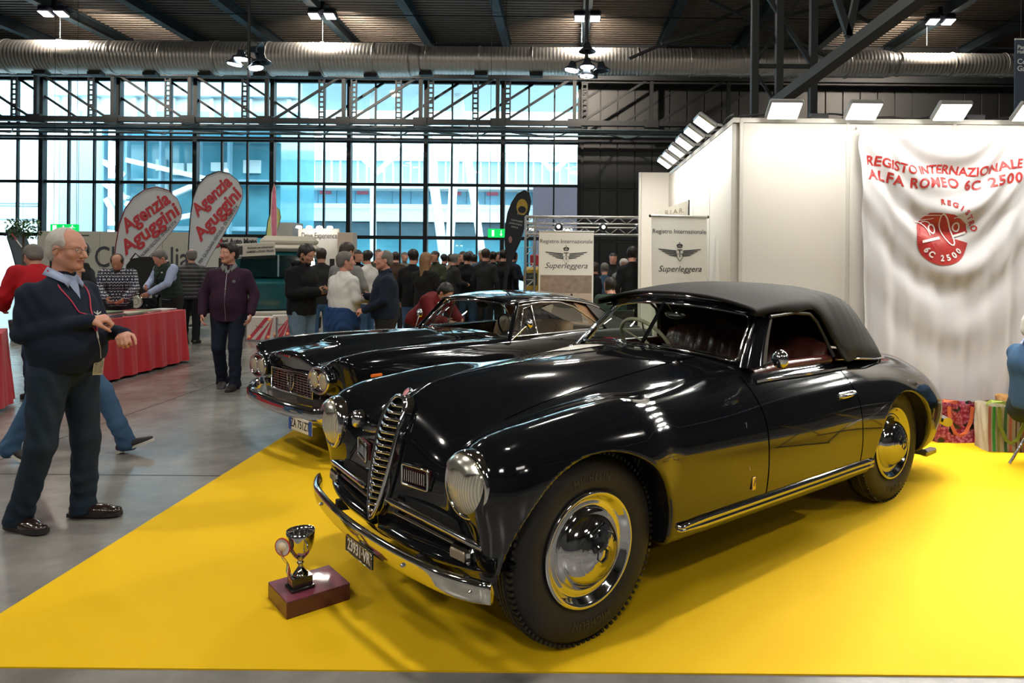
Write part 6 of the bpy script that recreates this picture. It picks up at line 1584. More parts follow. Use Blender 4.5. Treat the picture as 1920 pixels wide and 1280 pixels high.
m = MB(); m.box((0, -.155, .98), (.16, .02, .10), bev=.01); m.build('counter', M('dial_grey', (.2, .2, .19), .3, noise=(20, .3)), fpm)
m = MB(); m.tube([(.16, 0, 1.0), (.24, -.02, .8), (.22, 0, .4), (.16, 0, .5)], .015, 6); m.build('hose', BLACKP, fpm)
m = MB(); m.box((.06, .05, 1.56), (.20, .2, .20), bev=.02); m.build('globe_box', SRED, fpm)

# ---- hanging blue banner at the right edge
hb = empty('hanging_banner', P(1903, 75, 12), 0, 'dark blue hanging pavilion banner cut by the right edge at the top', 'banner')
m = MB(); m.box((.75, 0, -.68), (1.5, .03, 1.36)); sh = m.build('sheet', M('banner_blue', (.035, .06, .10), .6, noise=(2, .1)), hb)
m = MB(); m.cyl((0, 0, .01), (1.5, 0, .01), .02, n=8); m.build('batten', ALU, hb)
for x in (.1, 1.4): m = MB(); m.cyl((x, 0, 0), (x, 0, HALL_Z + .5 - hb.location.z), .006, n=5); m.build('cable', STEEL, hb)
WI = M('banner_white_ink', (.7, .75, .78), .6, noise=(9, .05))
for i, (s_, z, sz) in enumerate((('Padiglione', -.13, .10), ('Hall', -.21, .08), ('Concessionari', -.38, .13), ('Garage', -.50, .13))): text(s_, WI, (.03, -.018, z), (1, 0, 0), (0, 0, 1), sz, sh, align='LEFT', ext=.002, bold=.002)
text('6', WI, (.14, -.018, -.98), (1, 0, 0), (0, 0, 1), .85, sh, align='LEFT', ext=.002, bold=.01)

# ---- carrier bags at the foot of the stand wall
def bag(name, loc, rz, w, d, h, label, mats, stripes=None, handle=None, flare=.04):
    t = empty(name, loc, rz, label, 'bag')
    m = MB(); n = 12; vs = []; base = [(-w / 2, -d / 2), (w / 2, -d / 2), (w / 2, d / 2), (-w / 2, d / 2)]
    seg = []
    for (a, b), (c_, e) in zip(base, base[1:] + base[:1]):
        for i in range(n): seg.append((lerp(a, c_, i / n), lerp(b, e, i / n)))
    N = len(seg); rows = 7
    for j in range(rows):
        f = j / (rows - 1)
        for i, (a, b) in enumerate(seg):
            k = 1 + flare * f; wob = .010 * math.sin(i * 1.3 + f * 5) * f + .006 * math.sin(i * .7 + 9 * f)
            vs.append((a * k + wob, b * k * (1 - .1 * math.sin(PI * f)) + wob * .7, .007 + h * f * (1 - .04 * math.sin(i * .55) ** 2 * f)))
    m.add(vs, [(j * N + i, j * N + (i + 1) % N, (j + 1) * N + (i + 1) % N, (j + 1) * N + i) for j in range(rows - 1) for i in range(N)], True); m.add(vs[:N], [tuple(range(N))[::-1]])
    sk = m.build('sack', mats[0], t)
    if stripes:
        for x, ww, mt in stripes:
            for s in (-1, 1):
                m = MB(); pts = [Vector((x * (1 + flare * f), s * (d / 2 * (1 + flare * f) * (1 - .1 * math.sin(PI * f)) + .012), .01 + h * .97 * f)) for f in np.linspace(0, 1, 8)]; m.strip(pts, .001, ww, up=(0, 1, 0)) if 0 else m.strip(pts, ww, .002, up=(1, 0, 0)); m.build('stripe', mt, sk)
    if handle is not None:
        for s in (-1, 1):
            m = MB(); y = s * (d / 2 + .022)
            if s < 0: pts = [Vector((-.09, y, h * .96)), Vector((-.085, y - .004, h * .6)), Vector((-.04, y - .008, h * .30)), Vector((.0, y - .01, h * .22)), Vector((.05, y - .008, h * .30)), Vector((.10, y - .004, h * .6)), Vector((.115, y, h * .96))]
            else: pts = [Vector((-.09, y, h * .9)), Vector((-.05, y - .05, h * 1.02)), Vector((.05, y - .08, h * 1.0)), Vector((.11, y - .01, h * .9))]
            m.strip(pts, .028, .003, up=(1, 0, 0)) if 0 else m.strip(pts, .03, .003, up=(0, .0, 1) if 0 else (.7, 0, .7)); m.build('strap', handle, t)
    return t
def flower_mat():
    m = bpy.data.materials.new('peony_print'); m.use_nodes = True; n = m.node_tree.nodes; l = m.node_tree.links; b = n['Principled BSDF']; b.inputs['Roughness'].default_value = .4
    t = n.new('ShaderNodeTexCoord'); v = n.new('ShaderNodeTexVoronoi'); v.inputs['Scale'].default_value = 42; v2 = n.new('ShaderNodeTexNoise'); v2.inputs['Scale'].default_value = 9
    r = n.new('ShaderNodeValToRGB'); e = r.color_ramp.elements; e[0].position = 0; e[0].color = (.80, .30, .40, 1); e[1].position = .7; e[1].color = (.30, .01, .05, 1)
    r2 = n.new('ShaderNodeValToRGB'); e2 = r2.color_ramp.elements; e2[0].position = .38; e2[0].color = (.02, .16, .05, 1); e2[1].position = .42; e2[1].color = (1, 1, 1, 1)
    mx = n.new('ShaderNodeMix'); mx.data_type = 'RGBA'; mx.blend_type = 'MULTIPLY'; mx.inputs[0].default_value = 1
    l.new(t.outputs['Object'], v.inputs[0]); l.new(t.outputs['Object'], v2.inputs[0]); l.new(v.outputs[0], r.inputs[0]); l.new(v2.outputs[0], r2.inputs[0]); l.new(r.outputs[0], mx.inputs[6]); l.new(r2.outputs[0], mx.inputs[7]); l.new(mx.outputs[2], b.inputs['Base Color']); return m
LIME = M('strap_lime', (.30, .38, .05), .5, noise=(20, .1))
g = G(1790, 822); bag('carrier_bag', (3.42, 6.10, 0), .0, .36, .16, .34, 'glossy carrier bag printed with pink peonies, half behind the rear wing of the cabriolet', (flower_mat(),), handle=M('strap_orange', (.70, .16, .06), .4, noise=(20, .1)))
SM = [(-.155, .02, M('stripe_rose', (.45, .16, .16), .6, noise=(20, .1))), (-.12, .022, M('stripe_green', (.03, .28, .08), .6)), (-.085, .02, M('stripe_olive', (.24, .27, .06), .6, noise=(20, .1))), (-.03, .022, M('stripe_dark_green', (.02, .12, .08), .6, noise=(20, .1))), (.01, .022, M('stripe_coral', (.65, .20, .12), .6, noise=(20, .1))), (.055, .01, M('stripe_brown', (.12, .04, .03), .6, noise=(20, .1))), (.09, .012, MATS['stripe_brown']), (.12, .024, MATS['stripe_coral']), (.155, .012, MATS['stripe_brown'])]
bag('carrier_bag', (3.69, 5.84, 0), -.06, .345, .20, .385, 'cream shopping bag with vertical green and coral stripes and lime straps', (M('bag_cream', (.68, .62, .48), .55, noise=(4, .06)),), SM, LIME)
bag('carrier_bag', (4.06, 6.10, 0), .05, .40, .22, .40, 'orange paper bag standing behind the striped bag', (M('bag_orange', (.72, .42, .16), .6, noise=(5, .15)),))
t = bag('carrier_bag', (4.05, 5.82, 0), -.05, .36, .14, .27, 'dark red sparkling gift bag at the right edge beside the striped bag', (M('bag_crimson', (.20, .02, .03), .35, noise=(60, .9)),))
text('BALSAMI', INK, (-.01, -.10, .11), (1, 0, 0), (0, 0, 1), .045, t, ext=.0008)

# ---- ficus in a tub, far left
pl_ = empty('potted_tree', ((44 - PX0) / 100, 13.0, 0), 0, 'small leafy tree rising behind the man in the red jacket', 'plant')
LEAF = M('ficus_leaf', (.03, .10, .02), .45, noise=(6, .4))
m = MB(); m.lathe([(0, 0), (.18, 0), (.22, .36), (.20, .36), (.19, .30), (0, .30)], (0, 0, 0), None, 20); m.build('tub', BLACKP, pl_)
m = MB(); m.tube([(0, 0, .3), (.02, 0, 1.0), (-.02, .01, 1.6), (0, 0, 2.05)], [.03, .025, .02, .012], 8); m.build('trunk', M('bark', (.10, .07, .05), .8, noise=(9, .3)), pl_)
m = MB()
for i in range(420):
    a = rng.rand() * 2 * PI; r = .30 * rng.rand() ** .5; z = 2.06 + .22 * (rng.rand() - .5) * 1.5; c = Vector((r * math.cos(a), r * math.sin(a) * .8, z)); R = Matrix.Rotation(rng.rand() * 6, 3, 'Z') @ Matrix.Rotation(rng.rand() * 2 - 1, 3, 'X')
    L = .045 + .02 * rng.rand(); m.add([c + R @ Vector(p) for p in ((0, 0, 0), (L * .4, L * .5, .004), (0, L * 1.3, 0), (-L * .4, L * .5, .004))], [(0, 1, 2, 3)])
tag(m.build('foliage', LEAF, pl_), kind='stuff')
# sheet of printed film lying on the cabriolet's bonnet
m = lay_sheet(1.74, 2.02, -.50, -.16)
sh = m.build('info_card', M('info_card_cream', (.62, .60, .54), .5, noise=(4, .06)), carA)

# folding table just right of the frame: it shows as crossed bright legs in the cabriolet's door
ft_ = empty('folding_table', (4.15, 4.25, .006), .55, 'folding table with crossed chrome legs, right of the picture, mirrored in the cabriolet door', 'table')
m = MB(); m.box((0, 0, .73), (1.1, .6, .03), bev=.008); m.build('table_top', M('table_slate', (.03, .035, .04), .5, noise=(5, .1)), ft_)
for s in (-1, 1):
    m = MB(); m.cyl((-.45, s * .24, .0), (.45, s * .24, .715), .012, n=8); m.build('leg', CHROME, ft_); m = MB(); m.cyl((.45, s * .22, .0), (-.45, s * .22, .715), .012, n=8); m.build('leg', CHROME, ft_)
for x in (-.44, .44): m = MB(); m.cyl((x, -.26, .013), (x, .26, .013), .013, n=8); m.build('foot_bar', BLACKP, ft_)
# ================================================================== PEOPLE
def SK(name, c): return M(name, c, .48, noise=(16, .10), bump=(120, .08))
SKIN = SK('skin_light', (.50, .27, .185)); SKIN2 = SK('skin_tan', (.40, .20, .125)); SKIN3 = SK('skin_ruddy', (.56, .27, .19))
EYEW = M('eye_white', (.60, .57, .54), .2, coat=1, noise=(60, .05)); IRIS = M('iris_brown', (.05, .03, .02), .15, coat=1, noise=(200, .3)); LIP = M('lip', (.36, .13, .11), .45, noise=(60, .1))
class SDF:
    def __init__(s): s.p = []
    def cone(s, a, b, ra, rb, k=.03, flat=None, sub=False):
        """rounded cone; flat=(unit axis, factor): squeezed along the axis"""
        s.p.append(('c', np.array(a, float), np.array(b, float), ra, rb, k, flat, sub)); return s
    def ell(s, c, r, k=.03, R=None, sub=False):
        s.p.append(('e', np.array(c, float), np.array(r, float), None if R is None else np.array(R), 0, k, None, sub)); return s
    def half(s, n, d, k=.006):   # keep n.p < d
        s.p.append(('h', np.array(n, float), d, 0, 0, k, None, True)); return s
    def ev(s, pr, x, y, z):
        if pr[0] == 'c':
            _, a, b, ra, rb, k, fl, sub = pr; d = b - a; L2 = max(float(d @ d), 1e-9)
            px, py, pz = x - a[0], y - a[1], z - a[2]; t = np.clip((px * d[0] + py * d[1] + pz * d[2]) / L2, 0, 1)
            qx, qy, qz = px - t * d[0], py - t * d[1], pz - t * d[2]
            if fl is not None:
                n, f = fl; h = (qx * n[0] + qy * n[1] + qz * n[2]) * (1 / f - 1); qx = qx + h * n[0]; qy = qy + h * n[1]; qz = qz + h * n[2]
                return (np.sqrt(qx * qx + qy * qy + qz * qz) - (ra + (rb - ra) * t)) * (.5 + .5 * f)
            return np.sqrt(qx * qx + qy * qy + qz * qz) - (ra + (rb - ra) * t)
        if pr[0] == 'e':
            _, c, r, R, _, k, _, sub = pr; px, py, pz = x - c[0], y - c[1], z - c[2]
            if R is not None: px, py, pz = [px * R[0][i] + py * R[1][i] + pz * R[2][i] for i in range(3)]
            k0 = np.sqrt((px / r[0]) ** 2 + (py / r[1]) ** 2 + (pz / r[2]) ** 2) + 1e-9; k1 = np.sqrt((px / r[0] ** 2) ** 2 + (py / r[1] ** 2) ** 2 + (pz / r[2] ** 2) ** 2) + 1e-9
            return k0 * (k0 - 1) / k1
        return x * pr[1][0] + y * pr[1][1] + z * pr[1][2] - pr[2]
    def bb(s, pr):
        if pr[0] == 'c': r = max(pr[3], pr[4]) * (1 if pr[6] is None or pr[6][1] <= 1 else pr[6][1]); return np.minimum(pr[1], pr[2]) - r, np.maximum(pr[1], pr[2]) + r
        r = float(max(pr[2])); return pr[1] - r, pr[1] + r
    def mesh(s, h, hz=None, warp=None, smooth=1):
        lo = np.min([s.bb(p)[0] for p in s.p if not p[7]], 0) - 3 * h; hi = np.max([s.bb(p)[1] for p in s.p if not p[7]], 0) + 3 * h
        ax = [np.arange(lo[i], hi[i], h) for i in range(3)]
        if hz:   # finer bands: list of (z0, z1, step)
            z = [lo[2]]
            while z[-1] < hi[2]:
                st_ = h
                for a, b, q in hz:
                    if a <= z[-1] < b: st_ = q
                z.append(z[-1] + st_)
            ax[2] = np.array(z)
        Fv = np.full([len(a) for a in ax], .5, np.float32)
        for pr in s.p:
            k = pr[5]
            if pr[0] == 'h':
                d = s.ev(pr, ax[0][:, None, None], ax[1][None, :, None], ax[2][None, None, :]); Fv = smax(Fv, d, k).astype(np.float32); continue
            a, b = s.bb(pr); mg = k + 5 * h; sl = tuple(slice(max(0, int(np.searchsorted(ax[i], a[i] - mg))), int(np.searchsorted(ax[i], b[i] + mg))) for i in range(3))
            d = s.ev(pr, ax[0][sl[0]][:, None, None], ax[1][sl[1]][None, :, None], ax[2][sl[2]][None, None, :])
            Fv[sl] = smax(Fv[sl], -d, k) if pr[7] else smin(Fv[sl], d, k)
        if warp is not None: Fv = Fv + warp(ax[0][:, None, None], ax[1][None, :, None], ax[2][None, None, :]).astype(np.float32)
        v, q = snets(Fv, ax)
        return relax(v, q, smooth, .5), q
def V3(*a): return np.array(a, float)
def rotm(yaw, pitch, roll=0):
    cy_, sy = math.cos(yaw), math.sin(yaw); cp, sp = math.cos(pitch), math.sin(pitch); cr_, sr = math.cos(roll), math.sin(roll)
    return np.array([[cy_, -sy, 0], [sy, cy_, 0], [0, 0, 1]]) @ np.array([[1, 0, 0], [0, cp, -sp], [0, sp, cp]]) @ np.array([[cr_, 0, sr], [0, 1, 0], [-sr, 0, cr_]])
def head_sdf(S, c, R, fine=True, w=1.0, age=0):
    """c = centre of the skull base (ear level), y forward, z up in head space"""
    T = lambda x, y, z: c + R @ V3(x * w, y, z); e = lambda x, y, z, r, k=.02, **q: S.ell(T(x, y, z), r, k, R, **q)
    e(0, -.012, .045, (.077 * w, .096, .082), .03); e(0, .035, -.015, (.060 * w, .062, .085), .035)
    S.cone(T(-.048, .0, -.045), T(-.014, .068, -.088), .022, .018, .03); S.cone(T(.048, .0, -.045), T(.014, .068, -.088), .022, .018, .03)
    e(0, .078, -.088, (.020, .014, .016), .02)
    if fine:
        S.cone(T(-.040, .073, .030), T(.040, .073, .030), .011, .011, .018)     # brow
        e(.031, .097, .010, (.017, .014, .011), .012, sub=True); e(-.031, .097, .010, (.017, .014, .011), .012, sub=True)
        e(.031, .076, .009, (.0165, .012, .0105), .004); e(-.031, .076, .009, (.0165, .012, .0105), .004)
        S.cone(T(0, .088, .022), T(0, .118, -.026), .0080, .0130, .012); e(.012, .101, -.029, (.0085, .010, .0075), .007); e(-.012, .101, -.029, (.0085, .010, .0075), .007)
        e(.042, .062, -.018, (.022, .020, .020), .02); e(-.042, .062, -.018, (.022, .020, .020), .02)
        e(0, .088, -.050, (.024, .012, .0065), .008); e(0, .086, -.062, (.020, .012, .0075), .008); e(0, .103, -.0560, (.024, .010, .0016), .003, sub=True)
        for s_ in (-1, 1):
            e(s_ * .078, -.008, -.002, (.008, .019, .032), .008); e(s_ * .086, -.004, .002, (.006, .010, .018), .005, sub=True)
            if age: S.cone(T(s_ * .020, .095, -.028), T(s_ * .036, .080, -.060), .0025, .002, .006, sub=True)
    else:
        S.cone(T(0, .085, .015), T(0, .106, -.024), .009, .013, .012)
        e(.031, .098, .012, (.016, .012, .009), .012, sub=True); e(-.031, .098, .012, (.016, .012, .009), .012, sub=True)
        for s_ in (-1, 1): e(s_ * .078, -.008, -.002, (.010, .020, .032), .008)
        e(0, .086, -.056, (.024, .014, .011), .01)
def hand_sdf(S, wr, d, pn, side, curl=.5, k=.004, s=1.0):
    """wr wrist, d direction of the hand, pn palm normal (fingers curl towards it), side +1: thumb towards d x pn"""
    d = d / np.linalg.norm(d); pn = pn - d * (pn @ d); pn /= np.linalg.norm(pn); lat = np.cross(d, pn) * side
    S.cone(wr, wr + d * .03 * s, .026, .028, .02, (pn, .62))
    kn = []
    for i, (o, L) in enumerate(((.030, .086), (.010, .092), (-.010, .088), (-.028, .079))):
        b = wr + lat * o * .55 * s + d * .012; t = wr + lat * o * s + d * L * s; S.cone(b, t, .013 * s, .0115 * s, .014, (pn, .85)); kn.append(t)
    for i, (t, L) in enumerate(zip(kn, (.040, .045, .042, .033))):
        a1 = curl * (1.15 + .08 * i); a2 = a1 + curl * 1.35; a3 = a2 + curl * .9
        p1 = t + (d * math.cos(a1) + pn * math.sin(a1)) * L * s; p2 = p1 + (d * math.cos(a2) + pn * math.sin(a2)) * L * .62 * s; p3 = p2 + (d * math.cos(a3) + pn * math.sin(a3)) * L * .42 * s
        S.cone(t, p1, .0105 * s, .0092 * s, k); S.cone(p1, p2, .0092 * s, .0082 * s, k); S.cone(p2, p3, .0082 * s, .007 * s, k)
    b = wr + lat * .018 * s + d * .022 * s; m1 = b + (lat * .75 + d * .75 + pn * .35) * .038 * s; m2 = m1 + (lat * .25 + d * .85 + pn * (.35 + .5 * curl)) * .030 * s; m3 = m2 + (d * .8 + pn * (.3 + .9 * curl) - lat * .1) * .022 * s
    S.cone(b, m1, .016 * s, .0125 * s, .012); S.cone(m1, m2, .0118 * s, .010 * s, k); S.cone(m2, m3, .010 * s, .008 * s, k)
J0 = dict(pel=(0, 0, .93), chest=(0, .01, 1.25), neck=(0, .0, 1.46), head=(0, .03, 1.61), sh=(.178, 0, 1.355), hip=(.095, 0, .90),
          rel=(.25, -.02, 1.12), rwr=(.26, .06, .87), lel=(-.25, -.02, 1.12), lwr=(-.26, .06, .87), rkn=(.10, .02, .49), lkn=(-.10, .02, .49), ran=(.10, -.02, .09), lan=(-.10, -.02, .09))
def wrinkle(amp, sc=1.0):
    return lambda x, y, z: amp * (np.sin(z * 62 * sc + 9 * np.sin(x * 9 + y * 5)) * .5 + np.sin(x * 38 * sc + z * 31 * sc + 3 * np.sin(z * 13)) * .3 + np.sin(y * 44 * sc - z * 24 * sc + 2 * np.sin(x * 17)) * .35)
def fold(amp, sc, dx=0.0):     # horizontal-ish folds as trousers and sleeves make
    return lambda x, y, z: amp * np.sin(z * sc + 6 * np.sin(x * 14 + dx) + 4 * np.sin(y * 11)) * (.6 + .4 * np.sin(z * 9 + x * 8))
def person(name, label, loc, face, j={}, skin=SKIN, top=None, legs=None, shoe='d', hair=None, hstyle='short', res=.009, fine=False, height=1.74, girth=1.0, belly=0.0,
           hem=.86, yaw=0, pitch=0, hands=None, collar=None, thick=.0, sleeve=1.0, group=None, extras=None, beard=None, foot=(0, 0), age=0, roll=0, hairc=None, topname='sweater', hwarp=.0022, vest=None, whole=True):
    J = {k: V3(*v) for k, v in {**J0, **j}.items() if isinstance(v, tuple)}; sc = height / 1.74
    shoe = SHOEK if shoe == 'd' else shoe
    root = empty(name, loc, math.radians(face) - PI / 2, label, 'person', group); root.scale = (sc, sc, sc)
    R = rotm(yaw, pitch, roll); hc = J['head']; gs = girth
    up = (J['neck'] - J['pel']); up /= np.linalg.norm(up); fwd_ = V3(0, 1, 0)
    def L(nm, s): return J[('r' if s > 0 else 'l') + nm]
    J['sh'] = J['sh'] * V3(1 + .35 * (gs - 1), 1, 1); shp = {1: J['sh'], -1: J['sh'] * V3(-1, 1, 1)}
    for s in (1, -1):
        if ('rsh' if s > 0 else 'lsh') in J: shp[s] = J['rsh' if s > 0 else 'lsh']
    hip = {1: J['pel'] + (J['hip'] - V3(0, 0, .93)), -1: J['pel'] + (J['hip'] * V3(-1, 1, 1) - V3(0, 0, .93))}
    def torso(S, g, t, bd=0.0):
        S.cone(J['pel'], J['pel'] + up * .12, (.150 + .02 * belly) * g + t, (.150 + .04 * belly) * g + t, .05, (fwd_, .72))
        S.cone(J['pel'] + up * .12, J['chest'], .145 * g + t + .02 * belly, .165 * g + t, .06, (fwd_, .66))
        S.cone(J['chest'] + V3(.06, 0, .0), J['chest'] + V3(-.06, 0, 0), .115 * g + t, .115 * g + t, .05)
        if belly: S.ell(J['pel'] * .45 + J['chest'] * .55 + V3(0, .045 + .035 * belly, -.05), (.145 * g + .02 * belly - bd, .12 + .03 * belly - bd, .19 - bd), .07)
        for s in (1, -1): S.cone(J['neck'] * .78 + J['chest'] * .22 + V3(s * .02, -.01, .0), shp[s] + V3(-s * .012, 0, -.012), .046 + t, .056 + t, .055)
    def arm(S, s, t, cut=1.0):
        e_, w_ = L('el', s), L('wr', s); S.cone(shp[s], e_, .056 * g_ + t, .039 * g_ + t, .03); w2 = e_ + (w_ - e_) * cut; S.cone(e_, w2, .040 * g_ + t, (.040 - .009 * cut) * g_ + t, .02)
    g_ = min(gs, 1.14)
    # body
    S = SDF(); torso(S, gs * .86, -.012, .03)
    for s in (1, -1):
        arm(S, s, -.008); S.cone(hip[s], L('kn', s), .085 * gs, .052, .04); S.cone(L('kn', s), L('an', s), .052, .036, .03)
        S.cone(L('an', s), L('an', s) + V3(0, .06, -.055), .030, .018, .02)
    S.cone(J['neck'] - up * .06, hc + R @ V3(0, -.02, -.045), .058, .053, .03)
    head_sdf(S, hc, R, fine or res < .010, w=1 + .12 * (gs - 1), age=age)
    hd = hands or {}
    for s in (1, -1):
        e_, w_ = L('el', s), L('wr', s); d = (w_ - e_) / np.linalg.norm(w_ - e_); dd, pn, th_, cu = hd.get(s, (d, V3(-s, 0, 0), 1, .35)); dd = V3(*dd); pn = V3(*pn)
        hand_sdf(S, w_, dd, pn, th_, cu, k=.004 if fine else .003)
    hz = [(hc[2] - .15, hc[2] + .16, min(res, .0055))]
    v, q = S.mesh(res, hz, smooth=1)
    lips = None
    body = quads_obj('body', v, q, skin, root)
    if fine:
        cc = body.data; me = cc; me.materials.append(LIP); n = len(me.polygons); cen = v[q].mean(1) - hc; loc_ = cen @ R
        li = (np.abs(loc_[:, 0]) < .024) & (loc_[:, 1] > .078) & (np.abs(loc_[:, 2] + .056) < .0095); me.polygons.foreach_set('material_index', li.astype(np.int32))
    Rm = Matrix([list(r) for r in R])
    if fine or res < .010:
        for s in (1, -1):
            ec = Vector(hc + R @ V3(s * .031, .0785, .009)); m = MB(); m.ball(ec, (.0122, .0122, .0095), 14); ey = m.build('eye', EYEW, body)
            m = MB(); m.ball(Vector(hc + R @ V3(s * .031, .0885, .0085)), (.0048, .003, .0046), 10, Rm); m.build('iris', IRIS, ey)
            m = MB(); m.tube([Vector(hc + R @ V3(s * (.014 + .035 * t), .089 - .016 * t * t, .030 + .006 * math.sin(PI * t))) for t in np.linspace(0, 1, 6)], [.0025, .004, .0042, .0038, .003, .0015], 6); m.build('eyebrow', hair if hair else skin, body)
    # garments
    tk = .010 + thick
    if top is not None:
        S = SDF(); torso(S, gs, tk * .8)
        for s in (1, -1): arm(S, s, tk, sleeve)
        S.cone(J['neck'] - up * .03, J['neck'] + up * .012, .070 + tk * .4, .062 + tk * .4, .03)
        if hem < .90:
            S.cone(J['pel'] * V3(1, 1, 0) + V3(0, 0, hem - .02), J['pel'], .158 * gs + tk + .02 * belly, .158 * gs + tk + .03 * belly, .05, (fwd_, .72))
        S.half((0, 0, -1), -hem, .012); S.half(tuple(R[:, 2] * 0 + up), float(up @ (J['neck'] + up * .03)), .012)
        v, q = S.mesh(res, None, fold(hwarp, 46), 1); tp_ = quads_obj(topname, v, q, top, root)
    if vest is not None:
        S = SDF(); torso(S, gs, tk * .8 + .022); S.cone(J['pel'] * V3(1, 1, 0) + V3(0, 0, hem), J['pel'], .17 * gs, .17 * gs + .02 * belly, .05, (fwd_, .75)); S.cone(J['neck'] - up * .02, J['neck'] + up * .03, .085, .078, .02)
        for s in (1, -1): S.cone(shp[s] + V3(s * .075, 0, .0), shp[s] + V3(s * .06, 0, -.15), .075, .07, .01, sub=True)
        S.half((0, 0, -1), -hem, .012); S.half(tuple(up), float(up @ (J['neck'] + up * .045)), .012)
        v, q = S.mesh(res, None, lambda x, y, z: .007 * np.abs(np.sin(z * 42)) + 0 * x + 0 * y, 1); quads_obj('quilted_vest', v, q, vest, root)
    if legs is not None:
        S = SDF(); S.cone(J['pel'] + V3(.04, -.01, .02), J['pel'] + V3(-.04, -.01, .02), .125 * gs + .01, .125 * gs + .01, .04, (fwd_, .82)); S.cone(J['pel'] + V3(0, 0, .09), J['pel'] + V3(0, 0, .02), .142 * gs + .012 * belly, .15 * gs + .012 * belly, .03, (fwd_, .74))
        for s in (1, -1):
            an = L('an', s) + V3(0, -.004, -.05); S.cone(hip[s] - V3(0, .0, .02), L('kn', s), .102 * gs + .004, .073, .035); S.cone(L('kn', s), an, .073, .064, .03); S.cone(an + V3(0, .0, .02), an, .066, .068, .02)
            S.half((0, 0, -1), -.028, .004) if s < 0 and whole else None
        S.half((0, 0, 1), J['pel'][2] + .13, .01)
        f1 = fold(.0042, 30, 1); f2 = fold(.003, 75)
        v, q = S.mesh(res, None, lambda x, y, z: f1(x, y, z) + f2(x, y, z) * np.clip((.55 - z) * 3, .2, 1.3), 1); quads_obj('trousers', v, q, legs, root)
    if shoe is not None:
        fr, fl_ = foot
        for s, fy, ft_ in ((1, fr, j.get('rft', 0)), (-1, fl_, j.get('lft', 0))):
            a = L('an', s) + V3(0, 0, -.09); cz, sz = math.cos(fy), math.sin(fy); cp, sp = math.cos(ft_), math.sin(ft_)
            Rf = np.array([[cz, -sz, 0], [sz, cz, 0], [0, 0, 1]]) @ np.array([[1, 0, 0], [0, cp, -sp], [0, sp, cp]])
            T = lambda x, y, z: a + Rf @ V3(x, y, z)
            S = SDF(); S.cone(T(0, -.045, .045), T(0, .10, .035), .036, .040, .03, (Rf @ V3(0, 0, 1), .8)); S.cone(T(0, .08, .034), T(.004 * s, .175, .028), .042, .038, .03, (Rf @ V3(0, 0, 1), .62)); S.cone(T(0, -.03, .05), T(0, -.01, .10), .036, .036, .03)
            S.half(tuple(-(Rf @ V3(0, 0, 1))), float(-(Rf @ V3(0, 0, 1)) @ T(0, 0, .012)), .003)
            v, q = S.mesh(min(res, .008), None, None, 1); so_ = quads_obj('shoe', v, q, shoe, root)
            m = MB(); ol = [(-.040, -.055), (-.030, -.083), (0, -.092), (.030, -.083), (.040, -.055), (.038, .03), (.047, .10), (.046, .16), (.030, .208), (0, .222), (-.030, .208), (-.046, .16), (-.047, .10), (-.038, .03)]
            Rv = Matrix([list(r) for r in Rf]); m.prism(ol, Vector(T(0, 0, .0)), Rv @ Vector((1, 0, 0)), Rv @ Vector((0, 1, 0)), Rv @ Vector((0, 0, .022)))
            m.build('sole', M('sole_black', (.015, .014, .013), .6, noise=(20, .2)) if not isinstance(j.get('sole'), bpy.types.Material) else j['sole'], so_)
            if fine:
                for k in range(4): m = MB(); y_ = .03 + .018 * k; m.tube([T(-.018, y_, .077 - .006 * k), T(0, y_ + .004, .086 - .007 * k), T(.018, y_, .077 - .006 * k)], .0022, 5); m.build('lace', BLACKP, so_)
    if hair is not None:
        S = SDF(); T = lambda x, y, z: hc + R @ V3(x, y, z); th = .012 if hstyle != 'thin' else .005; W_ = 1 + .12 * (gs - 1)
        S.ell(T(0, -.016, .048), ((.079 + th) * W_, .098 + th, .082 + th), .02, R); S.ell(T(0, -.055, -.015), (.070 * W_ + th * .5, .052 + th, .065), .03, R)
        if hstyle in ('short', 'thin', 'bald', 'quiff'):
            S.ell(T(0, .108, .018), (.088, .090, .076), .016, R, sub=True); S.ell(T(0, .06, -.07), (.10, .085, .075), .02, R, sub=True)
            for s in (1, -1): S.ell(T(s * .090, .004, -.012), (.030, .030, .040), .010, R, sub=True)
            S.half(tuple(-R[:, 2]), float(-(R[:, 2] @ T(0, 0, -.075))), .01)
        if hstyle == 'thin': S.ell(T(0, .085, .085), (.070, .090, .060), .03, R, sub=True)
        if hstyle == 'bald': S.ell(T(0, .03, .125), (.074, .115, .072), .02, R, sub=True)
        if hstyle == 'quiff': S.cone(T(-.03, .075, .108), T(.035, .070, .115), .022, .022, .03); S.cone(T(.05, .0, .11), T(.03, -.06, .10), .03, .03, .03)
        if hstyle == 'long':
            S.cone(T(-.05, -.04, 0), T(-.055, -.055, -.22), .045, .035, .04); S.cone(T(.05, -.04, 0), T(.055, -.055, -.22), .045, .035, .04); S.cone(T(0, -.06, 0), T(0, -.085, -.24), .06, .05, .04)
            S.ell(T(0, .105, .0), (.070, .085, .095), .02, R, sub=True); S.ell(T(0, .09, -.12), (.10, .10, .09), .02, R, sub=True)
        v, q = S.mesh(min(res, .007), None, lambda x, y, z: .0016 * np.sin(x * 300 + 8 * np.sin(z * 40)) * np.sin(y * 160 + z * 90), 0); quads_obj('hair', v, q, hair, body)
